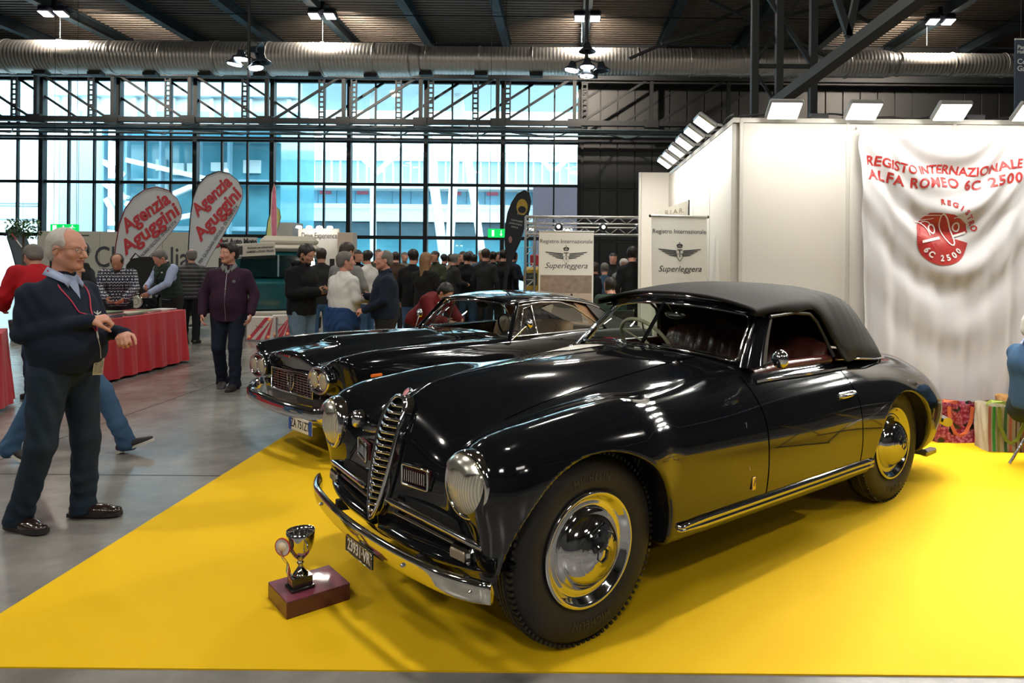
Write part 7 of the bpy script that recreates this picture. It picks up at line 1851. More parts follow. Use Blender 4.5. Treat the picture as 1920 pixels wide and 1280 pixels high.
    if beard is not None:
        S = SDF(); T = lambda x, y, z: hc + R @ V3(x, y, z)
        S.cone(T(-.052, .01, -.045), T(-.016, .070, -.090), .024, .022, .03); S.cone(T(.052, .01, -.045), T(.016, .070, -.090), .024, .022, .03); S.ell(T(0, .078, -.085), (.03, .02, .026), .02, R)
        S.ell(T(0, .10, -.055), (.024, .02, .012), .006, R, sub=True); v, q = S.mesh(.007, None, None, 1); quads_obj('beard', v, q, beard, body)
    if collar is not None:
        m = MB(); nk = J['neck'] + up * .03
        for s in (1, -1):
            pts = [(-.02 * s * -1, -.070, .022), (s * .058, -.035, .024), (s * .066, .012, .010), (s * .045, .056, -.018), (s * .018, .078, -.048)]
            A_ = [Vector(nk + V3(*p)) for p in pts]; off = [V3(0, -.012, -.045), V3(s * .022, -.01, -.045), V3(s * .026, .01, -.045), (V3(s * .018, .030, -.052)), V3(s * .030, .020, -.050)]
            B_ = [a + Vector(o) for a, o in zip(A_, off)]; C2 = [Vector(a) - Vector((s * .008, .004, .018)) for a in A_]
            N = len(A_); m.add(A_ + B_, [(i, i + 1, N + i + 1, N + i) for i in range(N - 1)], True); m.add([a * 1.0 for a in A_] + C2, [(i, i + 1, N + i + 1, N + i) for i in range(N - 1)], True)
        co_ = m.build('collar', collar, root); sm = co_.modifiers.new('thickness', 'SOLIDIFY'); sm.thickness = .004
    if extras: extras(root, J, R, body)
    return root
def snap(root, J, p, off=.004, prefer=('quilted_vest', 'tied_sweater', 'fleece', 'sweater', 'hoodie', 'jacket', 'shirt', 'coat'), d=(0, 1, 0)):
    """put a point on the front of the garment"""
    from mathutils.bvhtree import BVHTree
    if 'bvh' not in J:
        ob = None
        for nm in prefer:
            for c in root.children:
                if ob is None and c.name.split('.')[0] == nm: ob = c
        J['bvh'] = BVHTree.FromPolygons([v.co for v in ob.data.vertices], [tuple(f.vertices) for f in ob.data.polygons])
    d = Vector(d); h_ = J['bvh'].ray_cast(Vector(p) + d * .6, -d)
    return (h_[0] + h_[1] * 0 + d * off) if h_[0] is not None else Vector(p)
def fabric(name, c, **k): return M(name, c, .85, noise=k.pop('n', (12, .18)), bump=k.pop('b', (260, .2)), spec=.25, **k)
NAVYK = fabric('navy_knit', (.008, .014, .030)); TEALT = fabric('petrol_trousers', (.011, .022, .038)); DENIM = fabric('blue_denim', (.045, .10, .19), n=(5, .6)); DENIM2 = fabric('washed_denim', (.14, .22, .30), n=(5, .5))
BLK = fabric('black_fabric', (.007, .0075, .009)); BLK2 = fabric('charcoal_fabric', (.018, .019, .021)); REDJ = fabric('red_jacket', (.40, .010, .018), n=(4, .2)); PLUM = fabric('plum_fleece', (.034, .012, .030)); MIDN = fabric('midnight_trousers', (.008, .012, .026))
SHIRTW = fabric('white_shirt', (.66, .66, .64), n=(5, .05)); SHIRTB = fabric('light_blue_shirt', (.34, .42, .62), n=(6, .08)); GREYK = fabric('grey_knit', (.20, .21, .21)); SHOEB = M('brown_leather', (.020, .010, .008), .22, coat=.6, noise=(14, .3)); SHOEK = M('dark_trainer', (.02, .02, .022), .6, noise=(30, .4))
HGREY = M('hair_white', (.46, .44, .41), .6, noise=(40, .25), stretch=(1, 1, .3)); HDARK = M('hair_black', (.008, .007, .006), .5, noise=(50, .3)); HSALT = M('hair_pepper', (.13, .12, .11), .6, noise=(70, .5)); HBRN = M('hair_brown', (.03, .018, .012), .5, noise=(50, .3)); HBLND = M('hair_blond', (.20, .11, .05), .5, noise=(50, .4), stretch=(1, 1, .2))

# --- the grey haired man in navy sweater (nearest)
def old_extras(root, J, R, body):
    hc = J['head']; T = lambda x, y, z: Vector(hc + R @ V3(x, y, z))
    gm_ = M('spectacle_metal', (.10, .09, .08), .3, 1.0, noise=(50, .1)); m = MB()
    for s in (1, -1):
        m.tube([T(s * .033 + .024 * math.cos(a), .103 - abs(math.cos(a)) * .003, .008 + .0165 * math.sin(a)) for a in np.linspace(0, 2 * PI, 18, endpoint=False)], .0013, 6, closed=True)
        m.tube([T(s * .056, .099, .012), T(s * .074, .085, .014), T(s * .085, .0, .010), T(s * .085, -.022, -.006)], .0014, 6)
    m.tube([T(-.010, .104, .010), T(0, .107, .014), T(.010, .104, .010)], .0012, 6); gl_ = m.build('spectacles', gm_, body)
    for s in (1, -1):
        m = MB(); m.add([T(s * .033 + .023 * math.cos(a), .1025, .008 + .016 * math.sin(a)) for a in np.linspace(0, 2 * PI, 18, endpoint=False)], [tuple(range(18))]); m.build('spectacle_lens', glass_mat('lens_glass', (.95, .97, .97), .0), gl_)
    ly = M('lanyard_red', (.52, .03, .08), .5, noise=(40, .1)); m = MB(); ch = J['chest']
    for s in (1, -1):
        m.tube([Vector(J['neck'] + V3(s * .075, -.02, .035))] + [snap(root, J, ch + V3(s * (.078 * (1 - t) + .004), 0, .13 - .24 * t), .004) for t in np.linspace(0, 1, 12)], .0042, 5)
    m.build('lanyard', ly, root)
    m = MB(); q1 = snap(root, J, ch + V3(0, 0, -.11), .006); q2 = snap(root, J, ch + V3(0, 0, -.15), .006); q3 = snap(root, J, ch + V3(-.03, 0, -.27), .008); m.cyl(q1, q2, .005, n=6); m.tube([q2, q2.lerp(q3, .5) + Vector((0, .006, 0)), q3], .0018, 5); m.build('badge_clip', WHITEP, root)
    bc = snap(root, J, ch + V3(-.035, 0, -.32), .012); m = MB(); m.box(bc, (.068, .003, .098), Matrix.Rotation(-.02, 3, 'X') @ Matrix.Rotation(-.12, 3, 'Y'), bev=.001); b = m.build('pass_holder', M('badge_clear', (.42, .38, .28), .2, coat=1, noise=(20, .3)), root)
    m = MB(); m.box(bc + Vector((0, .0025, -.003)), (.054, .002, .074), Matrix.Rotation(-.02, 3, 'X') @ Matrix.Rotation(-.12, 3, 'Y')); m.build('pass_card', M('badge_print', (.22, .20, .14), .5, noise=(45, .8)), b)
    lg = M('white_thread', (.70, .70, .70), .7, noise=(90, .1)); m = MB(); o = snap(root, J, ch + V3(-.085, 0, -.015), .001)
    for s in (-1, 1): m.prism([(s * .004, .0), (s * .026, .012), (s * .020, .002), (s * .004, -.006)][::s], o, (1, 0, .1), (0, 0, 1), (0, .004, 0))
    m.prism([(-.004, -.010), (.004, -.010), (.003, .016), (-.003, .016)], o, (1, 0, 0), (0, 0, 1), (0, .004, 0)); m.prism([(-.018, -.022), (.018, -.020), (.018, -.016), (-.018, -.018)], o, (1, 0, 0), (0, 0, 1), (0, .004, 0)); m.build('chest_emblem', lg, root)
    # shirt placket in the V and cuffs
    m = MB(); m.add([Vector(J['neck'] + V3(*p)) for p in ((-.042, .060, .015), (.042, .060, .015))] + [snap(root, J, J['neck'] + V3(0, 0, -.13), .003), snap(root, J, J['neck'] + V3(-.030, 0, -.045), .004), snap(root, J, J['neck'] + V3(.030, 0, -.045), .004), Vector(J['neck'] + V3(0, .085, .0))], [(0, 5, 3), (5, 2, 3), (5, 4, 2), (5, 1, 4)]); m.build('shirt_front', SHIRTB, root)
    for s in (1, -1):
        w_ = J['rwr' if s > 0 else 'lwr']; e_ = J['rel' if s > 0 else 'lel']; d = (w_ - e_) / np.linalg.norm(w_ - e_); m = MB(); m.cyl(w_ - d * .045, w_ + d * .004, .037, .036, 20); m.build('shirt_cuff', SHIRTB, root)
    w_ = J['lwr']; d = (w_ - J['lel']); d /= np.linalg.norm(d); m = MB(); q_ = Vector(d).to_track_quat('Z', 'Y').to_matrix(); m.lathe([(.033, -.006), (.036, -.005), (.036, .005), (.033, .006)], Vector(w_ + d * .012), q_, 20); m.build('wrist_watch', CHROME, root)
    m = MB(); m.strip([Vector(J['pel'] + V3(.158 * math.cos(a), .118 * math.sin(a), .115)) for a in np.linspace(0, 2 * PI, 30)], .035, .004); m.build('belt', BLACKP, root)
person('person', 'grey haired man in navy sweater, glasses and red lanyard, standing nearest at left', (-2.94, 4.03, 0), -12,
       dict(pel=(.0, .04, .94), chest=(0, .035, 1.25), neck=(0, .02, 1.455), head=(0, .055, 1.605), rel=(.215, -.01, 1.135), rwr=(.06, .27, 1.205), lel=(-.215, .08, 1.12), lwr=(-.10, .35, 1.115),
            rkn=(.13, .03, .50), ran=(.125, -.13, .10), lkn=(-.11, .08, .49), lan=(-.13, .05, .10)),
       skin=SKIN3, top=NAVYK, legs=TEALT, shoe=SHOEB, hair=HGREY, hstyle='thin', res=.0062, fine=True, height=1.725, girth=1.0, belly=1.1, hem=.90, yaw=.12, pitch=-.08,
       hands={1: ((-.70, .68, .15), (-.3, -.35, -.9), -1, .9), -1: ((.75, .65, -.1), (-.3, .1, -.95), 1, .85)}, collar=SHIRTB, foot=(-.10, .30), extras=old_extras, age=1, hwarp=.003)
# --- the man in plum walking towards the camera
def plum_extras(root, J, R, body):
    ch = J['chest']; m = MB(); m.tube([snap(root, J, V3(0, 0, z), .001) for z in np.linspace(J['neck'][2] - .08, .82, 14)], .003, 5); m.build('zip', CHROME_D, root)
    m = MB(); m.lathe([(0, .003), (.020, .002), (.022, 0)], snap(root, J, ch + V3(-.085, 0, .03), .002), Matrix.Rotation(-PI / 2, 3, 'X'), 16); m.build('chest_badge', M('badge_grey', (.12, .12, .13), .6, noise=(90, .5)), root)
    m = MB(); m.add([Vector(J['neck'] + V3(*p)) for p in ((-.035, .065, .015), (.035, .065, .015))] + [snap(root, J, J['neck'] + V3(0, 0, -.15), .002), snap(root, J, J['neck'] + V3(-.024, 0, -.06), .004), snap(root, J, J['neck'] + V3(.024, 0, -.06), .004)], [(0, 1, 4, 3), (3, 4, 2)]); m.build('shirt_front', GREYK, root)
person('person', 'dark haired man in plum fleece and dark trousers walking towards the camera', (-4.02, 8.30, 0), -78,
       dict(rel=(.285, -.01, 1.13), rwr=(.27, .09, .90), lel=(-.285, .0, 1.13), lwr=(-.27, .10, .91), rkn=(.10, .05, .49), ran=(.09, -.10, .11), lkn=(-.10, .12, .50), lan=(-.10, .12, .09), rft=-.25),
       skin=SKIN3, top=PLUM, legs=MIDN, shoe=SHOEK, hair=HDARK, hstyle='quiff', res=.0085, fine=True, height=1.73, girth=1.07, belly=.6, hem=.80, yaw=-.65, pitch=-.05, thick=.006, collar=GREYK, foot=(.15, -.15), extras=plum_extras, topname='fleece')
# --- walker hidden behind the old man
person('person', 'person in black jacket and blue jeans striding behind the grey haired man', (-3.90, 5.35, 0), 8,
       dict(pel=(0, .0, .91), chest=(0, .02, 1.25), neck=(0, .03, 1.41), head=(0, .06, 1.54), rkn=(.10, -.10, .52), ran=(.09, -.30, .16), lkn=(-.10, .28, .52), lan=(-.10, .48, .115), lft=.35, rft=-.55, sole=WHITEP), skin=SKIN, top=BLK, legs=DENIM, shoe=SHOEK, hair=HDARK, res=.0095, height=1.66, girth=1.08, hem=.80, thick=.016, topname='jacket')
# --- red jacket at the left edge
person('person', 'short haired man in bright red jacket and jeans, bending over the left table', (-5.74, 7.62, 0), 150,
       dict(chest=(0, .10, 1.25), neck=(0, .17, 1.42), head=(0, .23, 1.545), rsh=(.19, .14, 1.37), lsh=(-.19, .14, 1.37), rel=(.26, .22, 1.12), rwr=(.20, .42, 1.0), lel=(-.26, .22, 1.12), lwr=(-.20, .42, 1.0)), skin=SKIN, top=REDJ, legs=DENIM, shoe=SHOEK, hair=HSALT, hstyle='short', res=.0095, height=1.74, girth=1.06, hem=.84, thick=.022, pitch=-.45, topname='jacket', hwarp=.004)
# --- behind the table
def nordic():
    m = M('nordic_knit', (.012, .020, .045), .9); n = m.node_tree.nodes; l = m.node_tree.links; t = n.new('ShaderNodeTexCoord'); mp = n.new('ShaderNodeMapping'); mp.inputs['Scale'].default_value = (24, 24, 15)
    v = n.new('ShaderNodeTexChecker'); v.inputs['Scale'].default_value = 2.0; w_ = n.new('ShaderNodeTexWave'); w_.bands_direction = 'Z'; w_.inputs['Scale'].default_value = .45; w_.inputs['Distortion'].default_value = 0
    mu = n.new('ShaderNodeMath'); mu.operation = 'MULTIPLY'; gt = n.new('ShaderNodeMath'); gt.operation = 'GREATER_THAN'; gt.inputs[1].default_value = .45
    x = n.new('ShaderNodeMix'); x.data_type = 'RGBA'; x.inputs[6].default_value = (.012, .020, .045, 1); x.inputs[7].default_value = (.50, .52, .54, 1)
    l.new(t.outputs['Object'], mp.inputs[0]); l.new(mp.outputs[0], v.inputs[0]); l.new(mp.outputs[0], w_.inputs[0]); l.new(v.outputs[1], mu.inputs[0]); l.new(w_.outputs[1], mu.inputs[1]); l.new(mu.outputs[0], gt.inputs[0]); l.new(gt.outputs[0], x.inputs[0]); l.new(x.outputs[2], n['Principled BSDF'].inputs['Base Color']); return m
stoop = dict(chest=(0, .10, 1.25), neck=(0, .16, 1.42), head=(0, .22, 1.535), rsh=(.185, .12, 1.37), lsh=(-.185, .12, 1.37), rel=(.24, .24, 1.14), rwr=(.12, .44, 1.0), lel=(-.24, .24, 1.14), lwr=(-.12, .44, 1.0))
person('person', 'bearded man in navy and white patterned sweater looking down at the red table', (-6.70, 10.40, 0), -62, stoop, skin=SKIN2, top=nordic(), legs=BLK2, hair=HBRN, hstyle='bald', beard=HBRN, res=.011, height=1.66, girth=1.06, pitch=-.55, thick=.01, yaw=-.1)
def vest_x(root, J, R, body):
    ch = J['chest']; m = MB(); m.tube([snap(root, J, Vector(J['neck'] + V3(-.09, 0, -.06)).lerp(Vector(J['pel'] + V3(.14, 0, .14)), t), .004) for t in np.linspace(0, 1, 12)], .011, 6); m.build('shoulder_strap', BLACKP, root)
    m = MB(); m.box(snap(root, J, ch + V3(-.08, 0, .06), .003), (.06, .004, .022)); m.build('name_tag', WHITEP, root)
person('person', 'man in dark green quilted vest and light blue shirt at the red table end', (-6.42, 11.35, 0), -118, {**stoop, 'rwr': (.02, .42, 1.08), 'rel': (.25, .2, 1.16)}, skin=SKIN3, top=SHIRTB, legs=BLK2, vest=fabric('bottle_green_quilt', (.022, .038, .032)), hair=HSALT, hstyle='short', res=.0105, height=1.74, girth=1.05, pitch=-.6, thick=.006, extras=vest_x, topname='shirt')
def striped():
    m = M('striped_puffer', (.012, .013, .016), .6); n = m.node_tree.nodes; l = m.node_tree.links; t = n.new('ShaderNodeTexCoord'); w_ = n.new('ShaderNodeTexWave'); w_.bands_direction = 'Z'; w_.inputs['Scale'].default_value = 4.5; w_.inputs['Distortion'].default_value = .3
    r = n.new('ShaderNodeValToRGB'); r.color_ramp.elements[0].position = .7; r.color_ramp.elements[0].color = (.010, .011, .014, 1); r.color_ramp.elements[1].position = .9; r.color_ramp.elements[1].color = (.09, .09, .10, 1)
    l.new(t.outputs['Object'], w_.inputs[0]); l.new(w_.outputs[1], r.inputs[0]); l.new(r.outputs[0], n['Principled BSDF'].inputs['Base Color']); return m
person('person', 'balding man in dark striped padded jacket seen from behind, beside the table end', (-6.75, 12.5, 0), 100, {}, skin=SKIN3, top=striped(), legs=BLK, shoe=SHOEK, hair=HSALT, hstyle='bald', res=.012, height=1.70, girth=1.05, hem=.82, thick=.02, yaw=.5, topname='jacket')
person('person', 'black haired man in black padded jacket just behind the grey haired man', (-5.66, 8.10, 0), -160, {}, skin=SKIN2, top=BLK, legs=BLK2, shoe=SHOEK, hair=HDARK, hstyle='short', res=.012, height=1.73, girth=1.1, hem=.84, thick=.02, yaw=-.5, topname='jacket')
# --- centre group
def phone_x(root, J, R, body):
    m = MB(); m.box(J['rwr'] * .5 + J['lwr'] * .5 + V3(0, .10, .02), (.012, .14, .075), Matrix.Rotation(.5, 3, 'X') @ Matrix.Rotation(PI / 2, 3, 'Z'), bev=.004)
    m.build('mobile_phone', BLACKP, root)
    m = MB(); m.tube([Vector(J['neck'] + V3(s_ * .09, y_, z_)) for s_, y_, z_ in ((-.9, .03, .02), (-.8, -.07, .03), (0, -.12, .01), (.8, -.07, .03), (.9, .03, .02))], [.03, .04, .045, .04, .03], 8); m.build('hood', BLK, root)
person('person', 'young bearded man in black hoodie and washed jeans looking at his phone', (-3.32, 8.75, 0), -15, dict(rel=(.23, .02, 1.12), rwr=(.05, .24, 1.13), lel=(-.23, .02, 1.12), lwr=(-.06, .26, 1.14), head=(0, .06, 1.59)), skin=SKIN2, top=BLK, legs=DENIM2, shoe=SHOEK, hair=HDARK, beard=HDARK, res=.0085, height=1.75, girth=1.12, hem=.84, thick=.02, pitch=-.42,
       hands={1: ((-.4, .9, .1), (-.9, -.4, .3), 1, .6), -1: ((.4, .9, .1), (.9, -.4, .3), -1, .6)}, extras=phone_x, topname='hoodie')
person('person', 'tall short haired man in grey pullover seen from behind the white shirt man', (-3.10, 9.80, 0), 70, dict(rel=(.27, .04, 1.14), rwr=(.22, .20, .95), lel=(-.27, .04, 1.14), lwr=(-.22, .20, .95)), skin=SKIN3, top=GREYK, legs=BLK2, shoe=SHOEK, hair=HBRN, res=.011, height=1.78, girth=1.12, hem=.88, pitch=-.2, yaw=-.3)
def waist_x(root, J, R, body):
    S = SDF(); S.cone(J['pel'] + V3(0, -.01, .05), J['pel'] + V3(0, -.01, -.10), .225, .240, .04, (V3(0, 1, 0), .90)); S.half((0, 0, 1), float(J['pel'][2] + .10), .02); v, q = S.mesh(.010, None, fold(.008, 50, 2), 1); quads_obj('tied_sweater', v, q, fabric('royal_blue_knit', (.018, .055, .16)), root)
person('person', 'grey haired man in white shirt with blue sweater tied around his waist, back to camera', (-2.70, 8.45, 0), 52, dict(rel=(.25, .02, 1.14), rwr=(.13, .25, 1.12), lel=(-.25, .0, 1.14), lwr=(-.14, .22, 1.08)), skin=SKIN3, top=SHIRTW, legs=DENIM2, shoe=SHOEK, hair=HSALT, hstyle='short', res=.0085, height=1.64, girth=1.28, belly=.4, hem=.92, pitch=.0, thick=.006, yaw=-.55, extras=waist_x, topname='shirt', hwarp=.004,
       hands={1: ((-.2, .8, .5), (-.8, -.2, .2), 1, .9), -1: ((.3, .9, .1), (.9, 0, .2), -1, .6)})
def polo_x(root, J, R, body):
    o = snap(root, J, J['chest'] + V3(-.075, 0, .02), .001); m = MB()
    for s in (-1, 1): m.prism([(s * .004, .0), (s * .026, .012), (s * .020, .002), (s * .004, -.006)][::s], o, (1, 0, .1), (0, 0, 1), (0, .006, 0))
    m.prism([(-.018, -.022), (.018, -.020), (.018, -.016), (-.018, -.018)], o, (1, 0, 0), (0, 0, 1), (0, .006, 0)); m.build('chest_emblem', M('white_thread', (.70, .70, .70), .7), root)
    w_ = J['rwr']; d = (w_ - J['rel']); d /= np.linalg.norm(d); m = MB(); q_ = Vector(d).to_track_quat('Z', 'Y').to_matrix(); m.lathe([(.032, -.008), (.036, -.006), (.036, .006), (.032, .008)], Vector(w_), q_, 20); m.build('wrist_watch', CHROME, root)
person('person', 'smiling grey haired man in navy sweater facing left, beside the white shirt man', (-2.17, 8.40, 0), -162, dict(rel=(.26, .05, 1.12), rwr=(.12, .27, 1.16), lel=(-.26, .04, 1.12), lwr=(-.17, .26, 1.0)), skin=SKIN3, top=NAVYK, legs=BLK2, shoe=SHOEK, hair=HSALT, hstyle='thin', res=.0085, fine=True, height=1.66, girth=1.3, belly=.6, hem=.88, yaw=.1,
       hands={1: ((-.6, .7, .1), (-.5, -.3, -.7), -1, .8), -1: ((.4, .9, -.1), (.5, -.3, -.8), 1, .8)}, collar=NAVYK, extras=polo_x)
person('person', 'person in dark red top leaning down, half hidden behind the coupe roof', (-1.86, 9.1, 0), -30, dict(pel=(0, -.1, .75), chest=(0, .16, .98), neck=(0, .30, 1.08), head=(0, .38, 1.15), rsh=(.19, .22, 1.05), lsh=(-.19, .22, 1.05), rel=(.24, .35, .85), rwr=(.16, .5, .8), lel=(-.24, .35, .85), lwr=(-.16, .5, .8), rkn=(.12, .15, .45), lkn=(-.12, .15, .45), hip=(.095, 0, .90)), skin=SKIN, top=fabric('brick_red_fleece', (.14, .014, .016)), legs=BLK2, hair=HDARK, hstyle='short', res=.012, height=1.70, hem=.60, thick=.02, pitch=-.7, topname='fleece')
person('person', 'woman with long light brown hair in black coat, seen from behind above the coupe', (-2.14, 10.6, 0), 60, dict(rel=(.24, .06, 1.14), rwr=(.16, .24, 1.05), lel=(-.24, .06, 1.14), lwr=(-.16, .24, 1.05)), skin=SKIN, top=BLK, legs=BLK2, shoe=SHOEK, hair=HBLND, hstyle='long', res=.012, height=1.66, hem=.70, thick=.02, topname='coat')

# --- far crowd: light figures, one continuous mesh each with clothing zones
def crowd_mesh(idx, pose, res=.017):
    J = {k: V3(*v) for k, v in {**J0, **pose}.items() if len(v) == 3}; S = SDF(); up = J['neck'] - J['pel']; up /= np.linalg.norm(up); f = V3(0, 1, 0)
    S.cone(J['pel'] + V3(0, 0, -.08), J['pel'] + up * .12, .165, .165, .05, (f, .75)); S.cone(J['pel'] + up * .12, J['chest'], .16, .18, .06, (f, .70)); S.cone(J['chest'] + V3(.06, 0, 0), J['chest'] - V3(.06, 0, 0), .13, .13, .05)
    for s in (1, -1):
        p = 'r' if s > 0 else 'l'; sh = J['sh'] * V3(s, 1, 1) + (J['neck'] - V3(0, 0, 1.46)); S.cone(J['neck'] - V3(-s * .03, 0, .03), sh, .06, .072, .05); S.cone(sh, J[p + 'el'], .068, .056, .03); S.cone(J[p + 'el'], J[p + 'wr'], .056, .045, .02); S.cone(J[p + 'wr'], J[p + 'wr'] + (J[p + 'wr'] - J[p + 'el']) * .3, .034, .026, .01)
        hp = J['pel'] + V3(s * .095, 0, -.03); S.cone(hp, J[p + 'kn'], .10, .07, .03); S.cone(J[p + 'kn'], J[p + 'an'], .068, .058, .02); S.cone(J[p + 'an'] + V3(0, -.02, -.04), J[p + 'an'] + V3(0, .14, -.055), .042, .036, .02)
    S.cone(J['neck'], J['head'], .06, .06, .02); head_sdf(S, J['head'], rotm(0, pose.get('tilt', (0,))[0]), False)
    S.ell(J['head'] + V3(0, -.022, .055), (.085, .100, .086), .015)
    v, q = S.mesh(res, [(J['head'][2] - .14, J['head'][2] + .17, .011)], fold(.003, 40), 1); c = v[q].mean(1); hc = J['head']; mi = np.full(len(q), 1)
    hd_ = c[:, 2] > J['neck'][2] + .035; fy = c[:, 1] - hc[1]; fz = c[:, 2] - hc[2]; hairz = hd_ & ((fz > .062) | ((fy < .012) & (fz > -.05))); mi[hd_] = 0; mi[hairz] = 3
    hem_ = .80 if J['pel'][2] > .8 else J['pel'][2] - .06; mi[(c[:, 2] < hem_) & (np.abs(c[:, 0]) < .24)] = 2; mi[c[:, 2] < .075] = 4
    for p in 'rl': w_ = J[p + 'wr']; mi[np.linalg.norm(c - (w_ + (w_ - J[p + 'el']) * .18), axis=1) < .075] = 0
    me = quads_obj('person', v, q, [SKIN, BLK, BLK2, HDARK, SHOEK], None, mi); d = me.data; bpy.data.objects.remove(me); return d
PO = [crowd_mesh(0, {}), crowd_mesh(1, dict(rel=(.25, .05, 1.14), rwr=(.12, .25, 1.10), lel=(-.25, .05, 1.14), lwr=(-.12, .27, 1.12), head=(0, .05, 1.59), tilt=(-.3,))), crowd_mesh(2, dict(rkn=(.10, .12, .50), ran=(.10, .16, .09), lkn=(-.10, -.02, .5), lan=(-.1, -.18, .12), rel=(.27, -.06, 1.14), rwr=(.27, .06, .9)))]
seat_j = dict(pel=(0, -.12, .50), chest=(0, .0, .84), neck=(0, .06, 1.01), head=(0, .11, 1.14), sh=(.185, 0.04, 1.405), rkn=(.13, .36, .48), lkn=(-.13, .36, .48), ran=(.13, .36, .09), lan=(-.13, .36, .09), rel=(.24, .10, .72), rwr=(.14, .32, .62), lel=(-.24, .10, .72), lwr=(-.14, .32, .62))
PO.append(crowd_mesh(3, seat_j))
TOPS = dict(black=BLK, charcoal=BLK2, navy=NAVYK, grey=GREYK, brown=fabric('brown_coat', (.06, .035, .022)), beige=fabric('beige_coat', (.26, .20, .15)), blue=fabric('slate_blue_coat', (.05, .09, .15)), white=SHIRTW, olive=fabric('olive_coat', (.04, .045, .025)), green=fabric('pine_green_coat', (.025, .045, .035)), plum=PLUM)
HAIRS = dict(black=HDARK, brown=HBRN, grey=HSALT, white=HGREY, blond=HBLND)
def crowd(px, Y, face, kind, topc, hairc, label, h=1.74, legs=BLK2, grp='crowd of visitors by the glazing'):
    x = (px - PX0) * Y / F_PX; o = bpy.data.objects.new('person', PO[kind]); link(o); o.location = (x, Y, 0); o.rotation_euler = (0, 0, math.radians(face) - PI / 2); o.scale = (h / 1.74,) * 3
    tag(o, label, 'person', grp)
    for i, mt in enumerate((SKIN2 if px % 2 else SKIN3, TOPS[topc], legs, HAIRS[hairc], SHOEK)): o.material_slots[i].link = 'OBJECT'; o.material_slots[i].material = mt
    return o
CR = [(668, 13.0, -40, 1, 'black', 'black', 'black haired man in black behind the navy sweater man, left side'), (690, 12.0, 160, 0, 'white', 'black', 'figure with pale hood standing behind the navy sweater man'), (655, 13.6, -70, 0, 'brown', 'brown', 'brown haired visitor in brown coat between white shirt and navy sweater men'),
      (774, 11.2, 75, 0, 'black', 'black', 'tall black haired man with his back turned, left of the blond woman'), (742, 15.0, 110, 1, 'brown', 'brown', 'brown haired visitor just right of the navy sweater man'), (758, 17, -60, 0, 'grey', 'grey', 'grey haired visitor peeping out left of the tall black haired man'),
      (818, 14.5, -120, 1, 'olive', 'brown', 'visitor in olive coat right of the blond woman'), (832, 17.0, 60, 2, 'charcoal', 'black', 'visitor in charcoal walking away, left end of the crowd'), (845, 16.0, 100, 0, 'beige', 'brown', 'visitor in beige coat at the left of the crowd'),
      (857, 18.5, -30, 1, 'black', 'black', 'visitor in black, second from left in the crowd'), (868, 15.2, -95, 0, 'charcoal', 'brown', 'man facing the camera in charcoal with arms down in the crowd'), (880, 18.0, 80, 1, 'grey', 'grey', 'visitor in grey pullover in the middle of the crowd'),
      (889, 16.6, 95, 2, 'beige', 'black', 'visitor carrying a beige coat in the crowd'), (903, 15.6, -60, 0, 'blue', 'white', 'white haired man in slate blue in the crowd'), (914, 17.4, 90, 1, 'navy', 'black', 'broad man in navy seen from behind in the crowd'),
      (925, 15.8, 120, 0, 'black', 'black', 'man in black right of the centre of the crowd'), (938, 16.8, -150, 1, 'brown', 'brown', 'visitor in brown under the green exit sign'), (944, 14.6, 85, 2, 'black', 'black', 'slim person in black nearest the black sail flag'),
      (876, 14.0, 90, 0, 'black', 'black', 'broad shouldered man in black in front of the crowd'), (910, 13.8, 70, 0, 'charcoal', 'brown', 'man in charcoal in front of the crowd, back to camera'), (850, 13.6, 30, 1, 'charcoal', 'grey', 'grey haired man in charcoal bending, front left of the crowd'),
      (603, 11.6, 120, 0, 'charcoal', 'brown', 'visitor with brown hair glimpsed left of the grey pullover man'), (710, 17.5, -90, 0, 'olive', 'grey', 'grey haired visitor in olive far behind the navy sweater man'), (960, 15.5, 45, 1, 'navy', 'black', 'visitor in navy half covered by the black sail flag')]
for c in CR: crowd(*c, h=1.68 + .12 * rng.rand(), legs=DENIM if c[0] % 3 == 0 else BLK2)
g2 = 'visitors gathered at the right of the white roll-up banner'
crowd(1186, 11.4, 100, 0, 'black', 'black', 'tall person in black vest seen from behind at the edge of the white wall', 1.80, BLK2, g2)
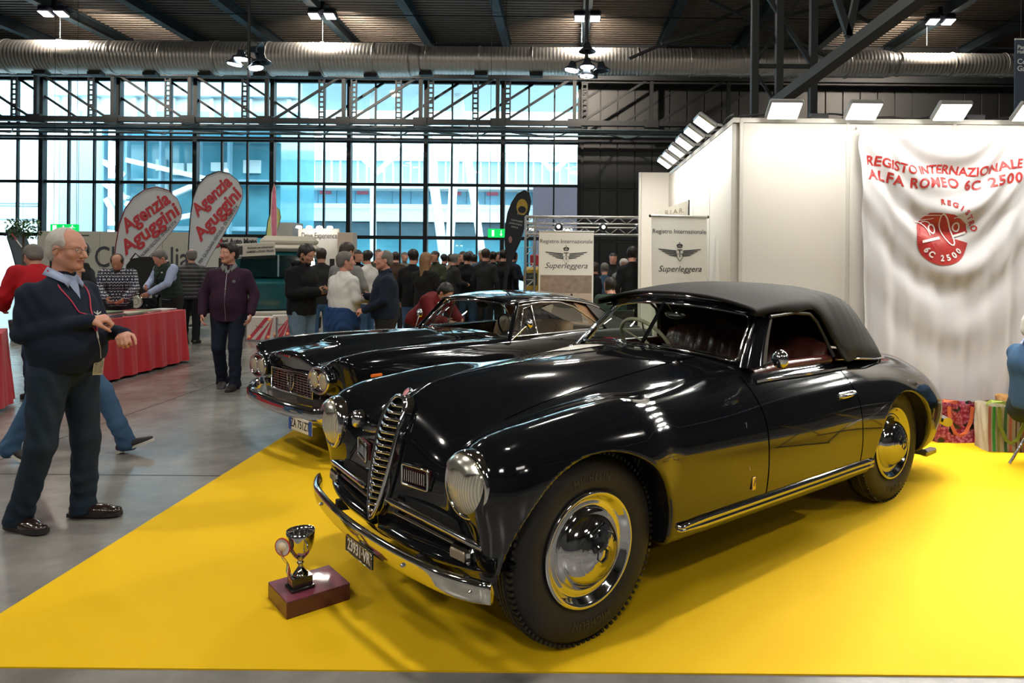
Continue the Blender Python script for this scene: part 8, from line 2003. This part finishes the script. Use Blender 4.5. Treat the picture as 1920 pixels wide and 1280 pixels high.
crowd(1152, 10.2, 120, 3, 'green', 'black', 'person in pine green jacket sitting, beside the white roll-up banner', 1.80, BLK2, g2); crowd(1134, 12.5, 100, 0, 'blue', 'grey', 'grey haired person in slate blue behind the sitting person in green', 1.52, BLK2, g2)
crowd(1150, 14.5, -100, 0, 'charcoal', 'black', 'visitor in charcoal facing the camera, farthest in the right group', 1.72, BLK2, g2); crowd(1168, 13.0, -60, 1, 'grey', 'white', 'white capped visitor in grey left of the tall person in black', 1.62, BLK2, g2); crowd(1117, 12.0, -170, 1, 'black', 'brown', 'brown haired person in black just right of the white roll-up banner', 1.55, BLK2, g2)
def stool(loc, rz, label, back=True):
    t = empty('folding_chair', loc, rz, label, 'chair'); m = MB(); m.box((0, 0, .45), (.42, .40, .03), bev=.01); m.build('seat', BLACKP, t); m = MB(); m.box((0, -.19, .74), (.42, .02, .22), bev=.008)
    if back: m.build('backrest', BLACKP, t)
    for sx in (-1, 1):
        m = MB(); m.tube([(sx * .20, .20, .007), (sx * .20, -.06, .44), (sx * .20, -.20 if back else -.08, .86 if back else .45)], .011, 8); m.build('leg', CHROME_D, t); m = MB(); m.tube([(sx * .18, -.22, .007), (sx * .18, .10, .44)], .011, 8); m.build('leg', CHROME_D, t)
    return t
stool((( 1152 - PX0) * 10.2 / F_PX, 10.1, 0), math.radians(120) - PI / 2, 'black folding chair under the person in the pine green jacket')
# --- seated man cut by the right edge
SJ = dict(seat_j); SJ.update(head=(0, -.09, 1.09), neck=(0, -.12, .955), chest=(0, -.12, .80), rsh=(.17, -.10, .885), lsh=(-.17, -.10, .885), rel=(.23, .13, .68), lel=(-.23, .13, .68), hip=(.095, 0, .90))
person('person', 'white haired man in blue sweater sitting with his back turned, cut by the right edge', (3.68, 5.30, .006), 12, SJ, skin=SKIN3, top=fabric('denim_blue_knit', (.025, .065, .13)), legs=TEALT, shoe=SHOEB, hair=HGREY, hstyle='thin', res=.0085, fine=True, height=1.70, girth=1.02, hem=.47, pitch=-.15, collar=SHIRTB, belly=.1)
stool((3.72, 5.26, .006), math.radians(12) - PI / 2, 'black folding stool with metal legs carrying the seated man at the right edge', False)
